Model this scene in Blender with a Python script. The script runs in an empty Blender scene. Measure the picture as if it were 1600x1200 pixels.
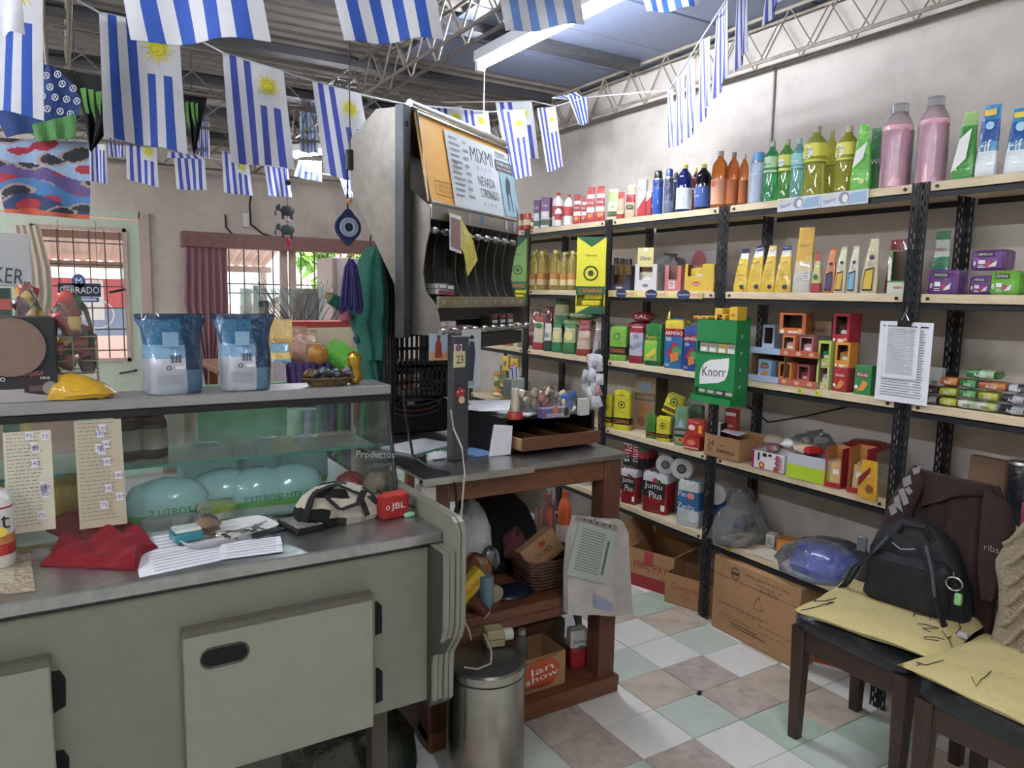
import bpy, math, random
from mathutils import Vector, Matrix
random.seed(11)
SC = bpy.context.scene
COL = SC.collection
pi = math.pi

# ---------------------------------------------------------------- camera
FPX, YAW, PITCH, ROLL, EYE = 1150.0, math.radians(31.3), math.radians(7.06), math.radians(1.07), Vector((0, 0, 1.5))
_f = Vector((math.sin(YAW) * math.cos(PITCH), math.cos(YAW) * math.cos(PITCH), -math.sin(PITCH)))
_r = Vector((math.cos(YAW), -math.sin(YAW), 0))
_u = _r.cross(_f)
CR = _r * math.cos(ROLL) + _u * math.sin(ROLL)
CU = _u * math.cos(ROLL) - _r * math.sin(ROLL)
CF = _f
cam = bpy.data.cameras.new('camera')
cam.sensor_width = 36
cam.lens = 36 * FPX / 1600
cam.clip_start = 0.05
camo = bpy.data.objects.new('camera', cam)
COL.objects.link(camo)
camo.matrix_world = Matrix(((CR.x, CU.x, -CF.x, EYE.x), (CR.y, CU.y, -CF.y, EYE.y), (CR.z, CU.z, -CF.z, EYE.z), (0, 0, 0, 1)))
SC.camera = camo

# ---------------------------------------------------------------- light
SC.view_settings.view_transform = 'Standard'
SC.view_settings.look = 'None'
SC.view_settings.gamma = 1
SC.view_settings.exposure = 1.45
wd = bpy.data.worlds.new('sky')
SC.world = wd
wd.use_nodes = True
wn = wd.node_tree
for n in list(wn.nodes): wn.nodes.remove(n)
wo = wn.nodes.new('ShaderNodeOutputWorld')
wb = wn.nodes.new('ShaderNodeBackground')
sky = wn.nodes.new('ShaderNodeTexSky')
sky.sky_type = 'NISHITA'
sky.sun_disc = False
sky.sun_elevation = math.radians(48)
sky.sun_rotation = math.radians(200)
sky.dust_density = 4
mixs = wn.nodes.new('ShaderNodeMix')
mixs.data_type = 'RGBA'
mixs.inputs[0].default_value = .75
mixs.inputs[7].default_value = (1.0, .97, .93, 1)
wn.links.new(sky.outputs[0], mixs.inputs[6])
wn.links.new(mixs.outputs[2], wb.inputs[0])
wb.inputs[1].default_value = 1.3
wn.links.new(wb.outputs[0], wo.inputs[0])

# ---------------------------------------------------------------- measuring
def ray(x, y): return CF * FPX + CR * (x - 800) + CU * (600 - y)
def PX(x, y, v): d = ray(x, y); return EYE + d * ((v - EYE.x) / d.x)
def PY(x, y, v): d = ray(x, y); return EYE + d * ((v - EYE.y) / d.y)
def PZ(x, y, v): d = ray(x, y); return EYE + d * ((v - EYE.z) / d.z)
def W(x, y, dep): return EYE + ray(x, y) * (dep / FPX)
def solve(P, axis, px=None, py=None):
 """slide P along one axis until it is seen in pixel column px (or row py)"""
 P = Vector(P) - EYE
 P[axis] = 0
 if px is not None: n = CR * FPX - CF * (px - 800)
 else: n = CU * FPX - CF * (600 - py)
 return -P.dot(n) / n[axis] + EYE[axis]

# ---------------------------------------------------------------- materials
def hx(h):
 c = [int(h[i:i + 2], 16) / 255 for i in (0, 2, 4)]
 return tuple(x / 12.92 if x <= .04045 else ((x + .055) / 1.055) ** 2.4 for x in c) + (1,)
MATS = {}
def mat(name, col=None, rough=.5, metal=0., bump=0., scale=30., var=.1, trans=0., emit=0., coat=0., stretch=(1, 1, 1), var2=0., scale2=3., dark='000000'):
 if name in MATS: return MATS[name]
 m = bpy.data.materials.new(name); m.use_nodes = True
 nt = m.node_tree; b = nt.nodes['Principled BSDF']
 tc = nt.nodes.new('ShaderNodeTexCoord'); mp = nt.nodes.new('ShaderNodeMapping')
 mp.inputs['Scale'].default_value = stretch
 nt.links.new(tc.outputs['Object'], mp.inputs[0])
 nz = nt.nodes.new('ShaderNodeTexNoise'); nz.inputs['Scale'].default_value = scale; nz.inputs['Detail'].default_value = 5
 nt.links.new(mp.outputs[0], nz.inputs[0])
 rmp = nt.nodes.new('ShaderNodeMapRange'); rmp.inputs[1].default_value = .3; rmp.inputs[2].default_value = .7
 nt.links.new(nz.outputs[0], rmp.inputs[0])
 rmp.inputs[3].default_value = 0; rmp.inputs[4].default_value = var
 mx = nt.nodes.new('ShaderNodeMix'); mx.data_type = 'RGBA'
 mx.inputs[6].default_value = hx(col); mx.inputs[7].default_value = hx(dark)
 nt.links.new(rmp.outputs[0], mx.inputs[0])
 out = mx.outputs[2]
 if var2:
  n2 = nt.nodes.new('ShaderNodeTexNoise'); n2.inputs['Scale'].default_value = scale2; n2.inputs['Detail'].default_value = 8; n2.inputs['Roughness'].default_value = .7
  nt.links.new(tc.outputs['Object'], n2.inputs[0])
  r2 = nt.nodes.new('ShaderNodeMapRange'); r2.inputs[1].default_value = .48; r2.inputs[2].default_value = .72; r2.inputs[3].default_value = 0; r2.inputs[4].default_value = var2
  nt.links.new(n2.outputs[0], r2.inputs[0])
  m2 = nt.nodes.new('ShaderNodeMix'); m2.data_type = 'RGBA'; m2.inputs[7].default_value = hx(dark)
  nt.links.new(out, m2.inputs[6]); nt.links.new(r2.outputs[0], m2.inputs[0]); out = m2.outputs[2]
 nt.links.new(out, b.inputs['Base Color'])
 b.inputs['Roughness'].default_value = rough; b.inputs['Metallic'].default_value = metal
 b.inputs['Transmission Weight'].default_value = trans; b.inputs['Coat Weight'].default_value = coat
 if emit:
  b.inputs['Emission Strength'].default_value = emit; b.inputs['Emission Color'].default_value = hx(col)
 if bump:
  bp = nt.nodes.new('ShaderNodeBump'); bp.inputs['Strength'].default_value = bump; bp.inputs['Distance'].default_value = .01
  nt.links.new(nz.outputs[0], bp.inputs['Height']); nt.links.new(bp.outputs[0], b.inputs['Normal'])
 MATS[name] = m
 return m
def clearmat(name, tint='ffffff', gl=.5, rough=.05, bump=0., scale=25., haze=0.):
 """thin clear sheet: lets light straight through, with a surface sheen and a little haze"""
 if name in MATS: return MATS[name]
 m = bpy.data.materials.new(name); m.use_nodes = True
 nt = m.node_tree
 for n in list(nt.nodes): nt.nodes.remove(n)
 o = nt.nodes.new('ShaderNodeOutputMaterial'); t = nt.nodes.new('ShaderNodeBsdfTransparent'); g = nt.nodes.new('ShaderNodeBsdfGlossy')
 t.inputs[0].default_value = hx(tint); g.inputs['Roughness'].default_value = rough
 lw = nt.nodes.new('ShaderNodeLayerWeight'); lw.inputs[0].default_value = .35
 mu = nt.nodes.new('ShaderNodeMath'); mu.operation = 'MULTIPLY'; mu.inputs[1].default_value = gl
 nt.links.new(lw.outputs['Fresnel'], mu.inputs[0])
 mx = nt.nodes.new('ShaderNodeMixShader'); nt.links.new(mu.outputs[0], mx.inputs[0]); nt.links.new(t.outputs[0], mx.inputs[1]); nt.links.new(g.outputs[0], mx.inputs[2])
 last = mx
 if haze:
  d = nt.nodes.new('ShaderNodeBsdfDiffuse'); d.inputs[0].default_value = hx(tint)
  nz = nt.nodes.new('ShaderNodeTexNoise'); nz.inputs['Scale'].default_value = scale; nz.inputs['Detail'].default_value = 4
  mr = nt.nodes.new('ShaderNodeMapRange'); mr.inputs[1].default_value = .35; mr.inputs[2].default_value = .7; mr.inputs[3].default_value = haze * (.4 if haze < .4 else .9); mr.inputs[4].default_value = haze * (1.5 if haze < .4 else 1.08)
  tc = nt.nodes.new('ShaderNodeTexCoord'); nt.links.new(tc.outputs['Object'], nz.inputs[0]); nt.links.new(nz.outputs[0], mr.inputs[0])
  m3 = nt.nodes.new('ShaderNodeMixShader'); nt.links.new(mr.outputs[0], m3.inputs[0]); nt.links.new(mx.outputs[0], m3.inputs[1]); nt.links.new(d.outputs[0], m3.inputs[2]); last = m3
 if bump:
  nz2 = nt.nodes.new('ShaderNodeTexNoise'); nz2.inputs['Scale'].default_value = scale; bp = nt.nodes.new('ShaderNodeBump'); bp.inputs['Strength'].default_value = bump; bp.inputs['Distance'].default_value = .02
  nt.links.new(nz2.outputs[0], bp.inputs['Height']); nt.links.new(bp.outputs[0], g.inputs['Normal'])
 nt.links.new(last.outputs[0], o.inputs[0])
 MATS[name] = m
 return m
def soft(h):
 c = [int(h[i:i + 2], 16) for i in (0, 2, 4)]; g = sum(c) / 3
 return ''.join('%02x' % int(x * .88 + g * .12) for x in c)
def C(h, kind='print'):
 """a plain coloured material of one finish: print (card), gloss (foil, film), cloth, liquid, plastic"""
 n = kind + '_' + h
 if n in MATS: return MATS[n]
 h = soft(h)
 if kind == 'gloss': return mat(n, h, rough=.2, bump=.9, scale=32, var=.14, coat=.5)
 if kind == 'cloth': return mat(n, h, rough=.95, bump=.3, scale=90, var=.15)
 if kind == 'liquid': return mat(n, h, rough=.04, trans=.72, var=.02)
 if kind == 'milky': return mat(n, h, rough=.18, trans=.12, bump=.15, scale=25, var=.05)
 if kind == 'plastic': return mat(n, h, rough=.3, var=.05)
 return mat(n, h, rough=.5, var=.06)
STEEL = mat('stainless_steel', 'b9bab6', rough=.28, metal=1, bump=.05, scale=60, var=.15, stretch=(1, 1, 8), var2=.25, scale2=6, dark='3a3a38')
STEELTOP = mat('worktop_steel', 'b2b2b2', rough=.3, metal=.9, bump=.03, scale=40, var=.2, var2=.3, scale2=5, dark='303030')
DARKSTEEL = mat('dark_steel', '3c3d40', rough=.45, metal=.6, var=.2)
POST = mat('black_slotted_steel', '23252a', rough=.45, metal=.3, bump=.1, scale=60, var=.3)
BLACK = mat('black_plastic', '101114', rough=.4, var=.1)
PINE = mat('pale_pine', 'd9c9ab', rough=.6, bump=.15, scale=14, var=.3, stretch=(6, 1, 14), var2=.25, scale2=9, dark='8a7350')
WOOD = mat('dark_brown_wood', '7a4c32', rough=.5, bump=.3, scale=12, var=.55, stretch=(2, 8, 14), dark='1e120c')
WOODV = mat('dark_brown_wood_upright', '6e4432', rough=.5, bump=.3, scale=12, var=.55, stretch=(12, 12, 1.5), dark='1c110c')
PLASTER = mat('dirty_plaster', 'c3bdb6', rough=.9, bump=.35, scale=9, var=.12, var2=.45, scale2=1.7, dark='78706a')
PLASTERF = mat('front_plaster', 'd2c6bb', rough=.9, bump=.25, scale=9, var=.15, var2=.4, scale2=2, dark='70665e')
CREAM = mat('cream_enamel', '757569', rough=.45, bump=.04, scale=20, var=.1, var2=.2, scale2=5, dark='4b4a40')
CREAM2 = mat('pale_enamel', '89897c', rough=.45, bump=.04, scale=20, var=.08, var2=.18, scale2=7, dark='55544a')
KRAFT = mat('brown_cardboard', 'a8805a', rough=.8, bump=.1, scale=50, var=.12)
KRAFT2 = mat('dark_cardboard', '7d6045', rough=.8, bump=.1, scale=50, var=.12)
GLASS = clearmat('clear_glass', 'f9fefc', gl=.45, rough=.01)
GLASSEDGE = mat('green_glass_edge', '3fa090', rough=.1, trans=.3)
FILM = clearmat('clear_film', 'f4f6f8', gl=1.0, rough=.1, bump=1, scale=40, haze=.07)
FILM2 = clearmat('clear_bag_film', 'eef1f4', gl=1.2, rough=.1, bump=1, scale=45, haze=.09)
WHITE = C('dfe2e6')
PAPER = mat('paper', 'dfe2ea', rough=.8, var=.04)

# ---------------------------------------------------------------- mesh builder
_TXT = {}
def text_geo(s):
 if s in _TXT: return _TXT[s]
 c = bpy.data.curves.new('t', 'FONT'); c.body = s; c.resolution_u = 2; c.size = 1
 o = bpy.data.objects.new('t', c)
 me = o.to_mesh()
 vs = [(v.co.x, v.co.y) for v in me.vertices]; fs = [tuple(p.vertices) for p in me.polygons]
 o.to_mesh_clear(); bpy.data.objects.remove(o); bpy.data.curves.remove(c)
 x0 = min(v[0] for v in vs); x1 = max(v[0] for v in vs); y0 = min(v[1] for v in vs); y1 = max(v[1] for v in vs)
 vs = [((v[0] - (x0 + x1) / 2) / (x1 - x0), (v[1] - (y0 + y1) / 2) / (y1 - y0)) for v in vs]
 _TXT[s] = (vs, fs, (x1 - x0) / (y1 - y0))
 return _TXT[s]
class MB:
 def __init__(s): s.v = []; s.f = []; s.mi = []; s.ms = []; s.M = Matrix()
 def add(s, vs, fs, m):
  if m not in s.ms: s.ms.append(m)
  k = s.ms.index(m); n = len(s.v)
  s.v += [tuple(s.M @ Vector(p)) for p in vs]
  s.f += [tuple(n + i for i in f) for f in fs]; s.mi += [k] * len(fs)
  return s
 def box(s, x0, x1, y0, y1, z0, z1, m):
  vs = [(x, y, z) for z in (z0, z1) for y in (y0, y1) for x in (x0, x1)]
  return s.add(vs, [(0, 2, 3, 1), (4, 5, 7, 6), (0, 1, 5, 4), (1, 3, 7, 5), (3, 2, 6, 7), (2, 0, 4, 6)], m)
 def rbox(s, x0, x1, y0, y1, z0, z1, m, b=.006):
  """box with all edges chamfered"""
  vs = []; cx = ((x0, 1), (x1, -1));
  idx = {}
  for i, x in enumerate((x0, x1)):
   for j, y in enumerate((y0, y1)):
    for k, z in enumerate((z0, z1)):
     sx, sy, sz = (1, -1)[i] * b, (1, -1)[j] * b, (1, -1)[k] * b
     idx[i, j, k] = len(vs)
     vs += [(x, y + sy, z + sz), (x + sx, y, z + sz), (x + sx, y + sy, z)]
  I = lambda i, j, k, a: idx[i, j, k] + a
  fs = [(I(0,0,0,0),I(0,0,1,0),I(0,1,1,0),I(0,1,0,0)), (I(1,0,0,0),I(1,1,0,0),I(1,1,1,0),I(1,0,1,0)),
              (I(0,0,0,1),I(1,0,0,1),I(1,0,1,1),I(0,0,1,1)), (I(0,1,0,1),I(0,1,1,1),I(1,1,1,1),I(1,1,0,1)),
              (I(0,0,0,2),I(0,1,0,2),I(1,1,0,2),I(1,0,0,2)), (I(0,0,1,2),I(1,0,1,2),I(1,1,1,2),I(0,1,1,2))]
  for i in (0, 1):
   for j in (0, 1): fs.append((I(i,j,0,0),I(i,j,1,0),I(i,j,1,1),I(i,j,0,1)))
   for k in (0, 1): fs.append((I(i,0,k,0),I(i,1,k,0),I(i,1,k,2),I(i,0,k,2)))
  for j in (0, 1):
   for k in (0, 1): fs.append((I(0,j,k,1),I(1,j,k,1),I(1,j,k,2),I(0,j,k,2)))
  for i in (0, 1):
   for j in (0, 1):
    for k in (0, 1): fs.append((I(i,j,k,0),I(i,j,k,1),I(i,j,k,2)))
  return s.add(vs, fs, m)
 def loft(s, secs, ms, seg=20, caps=True, jit=0., ang=0.):
  """secs: (z, half x, half y, power, [cx, cy]); ms: one material or one per span"""
  if not isinstance(ms, (list, tuple)): ms = [ms] * (len(secs) - 1)
  rings = []
  for q in secs:
   z, a, b, n = q[:4]; cx, cy = (q[4], q[5]) if len(q) > 4 else (0, 0)
   r = []
   for i in range(seg):
    t = 2 * pi * (i + .5) / seg + ang
    c, sn = math.cos(t), math.sin(t)
    x = math.copysign(abs(c) ** (2 / n), c) * a; y = math.copysign(abs(sn) ** (2 / n), sn) * b
    r.append((cx + x + random.uniform(-jit, jit), cy + y + random.uniform(-jit, jit), z + random.uniform(-jit, jit) * .5))
   rings.append(r)
  for k in range(len(rings) - 1):
   s.add(rings[k] + rings[k + 1], [(i, (i + 1) % seg, seg + (i + 1) % seg, seg + i) for i in range(seg)], ms[k])
  if caps:
   s.add(rings[0], [tuple(range(seg))[::-1]], ms[0]); s.add(rings[-1], [tuple(range(seg))], ms[-1])
  return s
 def tube(s, pts, r, m, seg=6, closed=False):
  pts = [Vector(p) for p in pts]; n = len(pts); rr = r if isinstance(r, (list, tuple)) else [r] * n
  vs = []
  for i, p in enumerate(pts):
   t = (pts[(i + 1) % n] - pts[i - 1]) if closed else (pts[min(i + 1, n - 1)] - pts[max(i - 1, 0)])
   if t.length < 1e-9: t = Vector((0, 0, 1))
   t.normalize()
   a = t.cross(Vector((0, 0, 1)) if abs(t.z) < .9 else Vector((1, 0, 0))).normalized(); b = t.cross(a)
   vs += [tuple(p + (a * math.cos(2 * pi * k / seg) + b * math.sin(2 * pi * k / seg)) * rr[i]) for k in range(seg)]
  fs = [(i * seg + k, i * seg + (k + 1) % seg, (i + 1) * seg + (k + 1) % seg, (i + 1) * seg + k) for i in range(n - 1) for k in range(seg)]
  if closed: fs += [((n - 1) * seg + k, (n - 1) * seg + (k + 1) % seg, (k + 1) % seg, k) for k in range(seg)]
  else: fs += [tuple(range(seg))[::-1], tuple((n - 1) * seg + k for k in range(seg))]
  return s.add(vs, fs, m)
 def poly(s, pts, m): return s.add(pts, [tuple(range(len(pts)))], m)
 def slab(s, pts, d, m):
  """a flat outline (3D points) given thickness along the vector d"""
  n = len(pts); d = Vector(d); a = [Vector(p) for p in pts]; b = [p + d for p in a]
  return s.add(a + b, [tuple(range(n))[::-1], tuple(range(n, 2 * n))] + [(i, (i + 1) % n, n + (i + 1) % n, n + i) for i in range(n)], m)
 def text(s, t, x, z, h, m, y=0., w=None, rot=0., tk=.0012):
  vs, fs, asp = text_geo(t)
  w = w or h * asp; c, sn = math.cos(rot), math.sin(rot)
  return s.add([(x + (u * w * c - v * h * sn), y, z + (u * w * sn + v * h * c)) for u, v in vs], fs, m)
 def disc(s, x, z, r, m, y=0., n=18, rz=None):
  return s.poly([(x + r * math.cos(2 * pi * i / n), y, z + (rz or r) * math.sin(2 * pi * i / n)) for i in range(n)], m)
 def ring(s, x, z, r0, r1, m, y=0., n=20):
  a = [(x + r0 * math.cos(2 * pi * i / n), y, z + r0 * math.sin(2 * pi * i / n)) for i in range(n)]
  b = [(x + r1 * math.cos(2 * pi * i / n), y, z + r1 * math.sin(2 * pi * i / n)) for i in range(n)]
  return s.add(a + b, [(i, (i + 1) % n, n + (i + 1) % n, n + i) for i in range(n)], m)
 def rect(s, x0, x1, z0, z1, m, y=0.): return s.poly([(x0, y, z0), (x1, y, z0), (x1, y, z1), (x0, y, z1)], m)
 def mesh(s, name, smooth=True, ang=38):
  me = bpy.data.meshes.new(name); me.from_pydata([tuple(v) for v in s.v], [], s.f)
  for m in s.ms: me.materials.append(m)
  me.polygons.foreach_set('material_index', s.mi)
  if smooth:
   import bmesh
   bm = bmesh.new(); bm.from_mesh(me); bmesh.ops.remove_doubles(bm, verts=bm.verts, dist=1e-5); bm.to_mesh(me); bm.free()
   me.polygons.foreach_set('use_smooth', [True] * len(me.polygons)); me.set_sharp_from_angle(angle=math.radians(ang))
  me.update()
  return me
 def build(s, name, parent=None, loc=(0, 0, 0), rz=0., smooth=True):
  return link(name, s.mesh(name, smooth), parent, loc, rz)
def link(name, me, parent=None, loc=(0, 0, 0), rz=0.):
 o = bpy.data.objects.new(name, me); COL.objects.link(o)
 o.parent = parent; o.location = loc; o.rotation_euler = (0, 0, rz)
 return o
def tag(o, label=None, cat=None, group=None, kind=None):
 if label: o['label'] = label
 if cat: o['category'] = cat
 if group: o['group'] = group
 if kind: o['kind'] = kind
 return o
def cord(par, pts):
 b = MB(); o0 = par.location; return b.tube([Vector(p) - o0 for p in pts], .002, C('30343c'), 5).build('hanging_cord', par)
def thing(name, label, cat, loc=(0, 0, 0), rz=0., group=None):
 o = bpy.data.objects.new(name, None); COL.objects.link(o); o.location = loc; o.rotation_euler = (0, 0, rz)
 return tag(o, label, cat, group)
def copy_tree(o, parent=None):
 c = o.copy(); COL.objects.link(c); c.parent = parent
 for ch in list(o.children): copy_tree(ch, c)
 return c
def lerp(a, b, t): return a + (b - a) * t
def resample(P, n):
 P = [Vector(p) for p in P]; d = [0]
 for i in range(1, len(P)): d.append(d[-1] + (P[i] - P[i - 1]).length)
 out = []
 for k in range(n):
  t = d[-1] * k / (n - 1); i = 1
  while i < len(P) - 1 and d[i] < t: i += 1
  out.append(P[i - 1].lerp(P[i], (t - d[i - 1]) / max(1e-9, d[i] - d[i - 1])))
 return out
def sheet(mb, L, R, m, nu=16, nv=14, thick=.01, amp=.01, freq=4., out=None, bulge=0., phase=0., matf=None, drift=0.):
 """cloth between two edge lines (left, right), folded, with thickness; `out` = the way it faces"""
 L = resample(L, nv); R = resample(R, nv); o = Vector(out or (0, -1, 0)).normalized()
 A = []; B = []
 for j in range(nv):
  for i in range(nu + 1):
   t = i / nu; p = L[j].lerp(R[j], t)
   q = amp * math.sin(2 * pi * freq * t + phase + drift * j / nv) * (.4 + .6 * j / nv) + bulge * math.sin(pi * t) ** .6 + random.uniform(-.08, .08) * amp
   A.append(p + o * (q + thick / 2)); B.append(p + o * (q * .8 - thick / 2))
 n = nu + 1; N = n * nv
 for j in range(nv - 1):
  for i in range(nu):
   a = j * n + i; mm = matf(i / nu, j / (nv - 1)) if matf else m
   mb.add([A[a], A[a + n], A[a + n + 1], A[a + 1]], [(0, 1, 2, 3)], mm)
   mb.add([B[a], B[a + 1], B[a + n + 1], B[a + n]], [(0, 1, 2, 3)], mm)
 for j in range(nv - 1):
  for i in (0, nu):
   a = j * n + i; mb.add([A[a], B[a], B[a + n], A[a + n]], [(0, 1, 2, 3)], m)
 for i in range(nu):
  for j in (0, nv - 1):
   a = j * n + i; mb.add([A[a], A[a + 1], B[a + 1], B[a]], [(0, 1, 2, 3)], m)
 return mb
# ================================================================= THE ROOM
XW, YF, ZC, XF = 2.86, 7.2, 2.76, 2.503
def struct(name, mb, parent=None, smooth=False):
 o = mb.build(name, parent, smooth=smooth)
 if not parent: o['kind'] = 'structure'
 return o
# floor: marbled tiles near the shelves are pieces, the rest a slab
GROUT = mat('grout', '6c655c', rough=.9, var=.3)
TW = mat('tile_white', 'e4e4e0', rough=.22, var=.12, scale=7, var2=.22, scale2=5, dark='8b8c88')
TG = mat('tile_green', 'b8c8ba', rough=.22, var=.25, scale=9, var2=.35, scale2=7, dark='6d8b7a')
TL = mat('tile_pale_green', 'c6d0c7', rough=.22, var=.2, scale=8, var2=.2, scale2=6, dark='8d9f93')
TB = mat('tile_beige', 'cabdae', rough=.22, var=.25, scale=8, var2=.4, scale2=8, dark='857263')
TP = mat('tile_pinkish', 'c2b6ae', rough=.25, var=.3, scale=8, var2=.5, scale2=12, dark='5f5048')
fl = struct('floor', MB().box(-2.4, XW, -1.6, YF, -.06, -.012, GROUT))
tx, ty = .2285, .2055
key = {(1, 2): TB, (2, 2): TP, (2, 1): TP, (2, 0): TG, (1, 1): TL, (3, 2): TW, (3, 1): TB, (3, 0): TB, (4, 3): TW, (4, 2): TB, (4, 1): TW, (4, 0): TW,
       (5, 0): TB, (3, -1): TG, (4, -1): TB, (3, 3): TL, (2, 3): TW, (3, 4): TB, (3, 5): TG, (2, 4): TW, (4, 4): TB, (5, 3): TB, (1, 3): TL, (0, 2): TW, (0, 1): TW,
       (1, 0): TW, (2, -1): TL, (1, -1): TW, (0, 3): TB, (5, 1): TW, (5, 2): TW, (4, 5): TG, (2, -2): TW, (3, -2): TB}
tm = {}
for m_ in (TW, TG, TL, TB, TP):
 b_ = MB(); b_.rbox(0.0015, tx - .0015, .0015, ty - .0015, -.012, 0, m_, .0012); tm[m_] = b_.mesh('floor_tile', False)
rnd = random.Random(5)
for i in range(-4, 6):
 for j in range(-6, 20):
  m_ = key.get((i, j)) or rnd.choice([TW, TW, TL, TB, TG, TP, TL, TW])
  x, y = 1.545 + i * tx, 1.467 + j * ty
  if x + tx > XW: continue
  link('floor_tile', tm[m_], fl, (x, y, rnd.uniform(-.0008, .0006)))
b_ = MB(); b_.box(-2.4, 1.545 - 4 * tx, -1.6, YF, -.012, 0, TL); b_.box(1.545 - 4 * tx, XW, -1.6, 1.467 - 6 * ty, -.012, 0, TW); b_.box(1.545 - 4 * tx, XW, 1.467 + 20 * ty, YF, -.012, 0, TW)
b_.build('floor_surface', fl, smooth=False)
struct('wall_right', MB().box(XW, XW + .15, -1.6, YF, 0, ZC, PLASTER))
struct('wall_left', MB().box(-2.55, -2.4, -1.6, YF, 0, ZC, PLASTERF))
struct('wall_back', MB().box(-2.4, XW, -1.75, -1.6, 0, ZC, PLASTERF))
# front wall with the door and the shop window
dx0, dx1 = PY(-70, 450, YF).x, PY(222, 450, YF).x
wx0, wx1 = PY(350, 450, YF).x, PY(606, 450, YF).x
wz1 = PY(450, 385, YF).z; dz1 = PY(120, 336, YF).z
fw = MB()
fw.box(-2.4, dx0, YF, YF + .14, 0, ZC, PLASTERF); fw.box(dx0, dx1, YF, YF + .14, dz1, ZC, PLASTERF)
fw.box(dx1, wx0, YF, YF + .14, 0, ZC, PLASTERF); fw.box(wx0, wx1, YF, YF + .14, wz1, ZC, PLASTERF)
fw.box(wx0, wx1, YF, YF + .14, 0, .5, PLASTERF); fw.box(wx1, XW, YF, YF + .14, 0, ZC, PLASTERF)
struct('wall_front', fw)
GREENP = mat('pale_green_paint', 'c2cdbb', rough=.5, var=.12, var2=.2, scale2=5, dark='7b8374')
FRAME = mat('pinkish_frame', 'c4aea4', rough=.55, var=.2)
GRILLE = mat('window_grille', '6d635c', rough=.5, var=.1)
# door leaf with a glazed and barred window
gx0, gx1, gz0, gz1 = PY(52, 450, YF).x, PY(200, 450, YF).x, PY(130, 562, YF).z, PY(130, 358, YF).z
d = MB(); Y0, Y1 = YF - .03, YF + .02
d.box(dx0, gx0, Y0, Y1, 0.01, dz1 - .02, GREENP); d.box(gx1, dx1 - .01, Y0, Y1, 0.01, dz1 - .02, GREENP)
d.box(gx0, gx1, Y0, Y1, .01, gz0, GREENP); d.box(gx0, gx1, Y0, Y1, gz1, dz1 - .02, GREENP)
door = struct('door_1', d)
b_ = MB()
for a_ in (gx0, gx1 - .03): b_.box(a_, a_ + .035, Y0 - .015, Y0, gz0 - .02, gz1 + .02, FRAME)
for a_ in (gz0 - .02, gz1 - .01): b_.box(gx0, gx1, Y0 - .015, Y0, a_, a_ + .03, FRAME)
b_.build('window_frame', door, smooth=False)
MB().box(gx0, gx1, YF, YF + .006, gz0, gz1, GLASS).build('pane', door, smooth=False)
for k in range(6):
 x = lerp(gx0, gx1, (k + .6) / 6); MB().tube([(x, YF + .03, gz0), (x, YF + .03, gz1)], .006, GRILLE).build('grille_bar', door)
for k in range(6):
 z = lerp(gz0, gz1, (k + .4) / 6); MB().tube([(gx0, YF + .035, z), (gx1, YF + .035, z)], .006, GRILLE).build('grille_bar', door)
p = PY(212, 578, YF - .03); b_ = MB(); b_.tube([p, p + Vector((0, -.05, 0))], .01, DARKSTEEL); b_.tube([p + Vector((0, -.05, 0)), p + Vector((-.13, -.055, -.02))], .009, DARKSTEEL); b_.build('door_handle', door)
p = PY(195, 452, YF - .05); b_ = MB(); b_.tube([p, p + Vector((-.12, -.03, -.03))], .011, DARKSTEEL); b_.build('window_latch', door)
b_ = MB(); b_.box(dx1 - .01, dx1 + .07, YF - .04, YF - .001, 0, dz1 + .05, FRAME); b_.box(dx0, dx1, YF - .04, YF - .001, dz1, dz1 + .05, GREENP); struct('trim_1', b_)
# shop window
w = MB(); w.box(wx0, wx1, YF - .02, YF + .05, .5, .56, FRAME)
xm = PY(445, 450, YF).x
for x, t in ((wx0, .03), (xm - .035, .055), (xm + .05, .055), (wx1 - .03, .03)): w.box(x, x + t, YF - .02, YF + .05, .56, wz1, FRAME)
zt = PY(440, 468, YF).z
win = struct('window_1', w)
MB().box(wx0, wx1, YF + .02, YF + .026, .56, wz1, GLASS).build('pane', win, smooth=False)
for k in range(12):
 x = lerp(wx0, wx1, (k + .5) / 12); MB().tube([(x, YF + .09, .5), (x, YF + .09, wz1)], .007, GRILLE).build('grille_bar', win)
for z in (1.0, 1.45, PY(450, 445, YF).z): MB().tube([(wx0, YF + .095, z), (wx1, YF + .095, z)], .007, GRILLE).build('grille_bar', win)
PEL = mat('brown_pelmet', '84605a', rough=.6, var=.25)
x0, x1 = PY(284, 370, YF - .1).x, PY(600, 390, YF - .1).x
b_ = MB().box(x0, x1, YF - .16, YF - .001, PY(300, 398, YF - .1).z + .07, PY(300, 362, YF - .1).z, PEL)
tag(b_.build('curtain_pelmet', smooth=False), 'long brown wooden pelmet above the shop window', 'pelmet')
def curtain(name, pl, col, label, Y, amp=.02, freq=5):
 b = MB(); L = [PY(x, y, Y) for x, y in pl[0]]; R = [PY(x, y, Y) for x, y in pl[1]]
 sheet(b, L, R, col, nu=40, nv=16, thick=.006, amp=amp, freq=freq)
 return tag(b.build(name), label, 'curtain')
curtain('curtain', ([(289, 378), (288, 480), (312, 560), (322, 606)], [(352, 378), (356, 480), (340, 560), (328, 606)]), C('94666e', 'cloth'), 'mauve curtain gathered at the left of the shop window', YF - .12, .025, 6)
curtain('curtain', ([(22, 352), (30, 420), (45, 500)], [(62, 352), (80, 420), (83, 470), (62, 560)]), C('c4b6a2', 'cloth'), 'beige curtain tied beside the door window', YF - .1, .02, 4)
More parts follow.
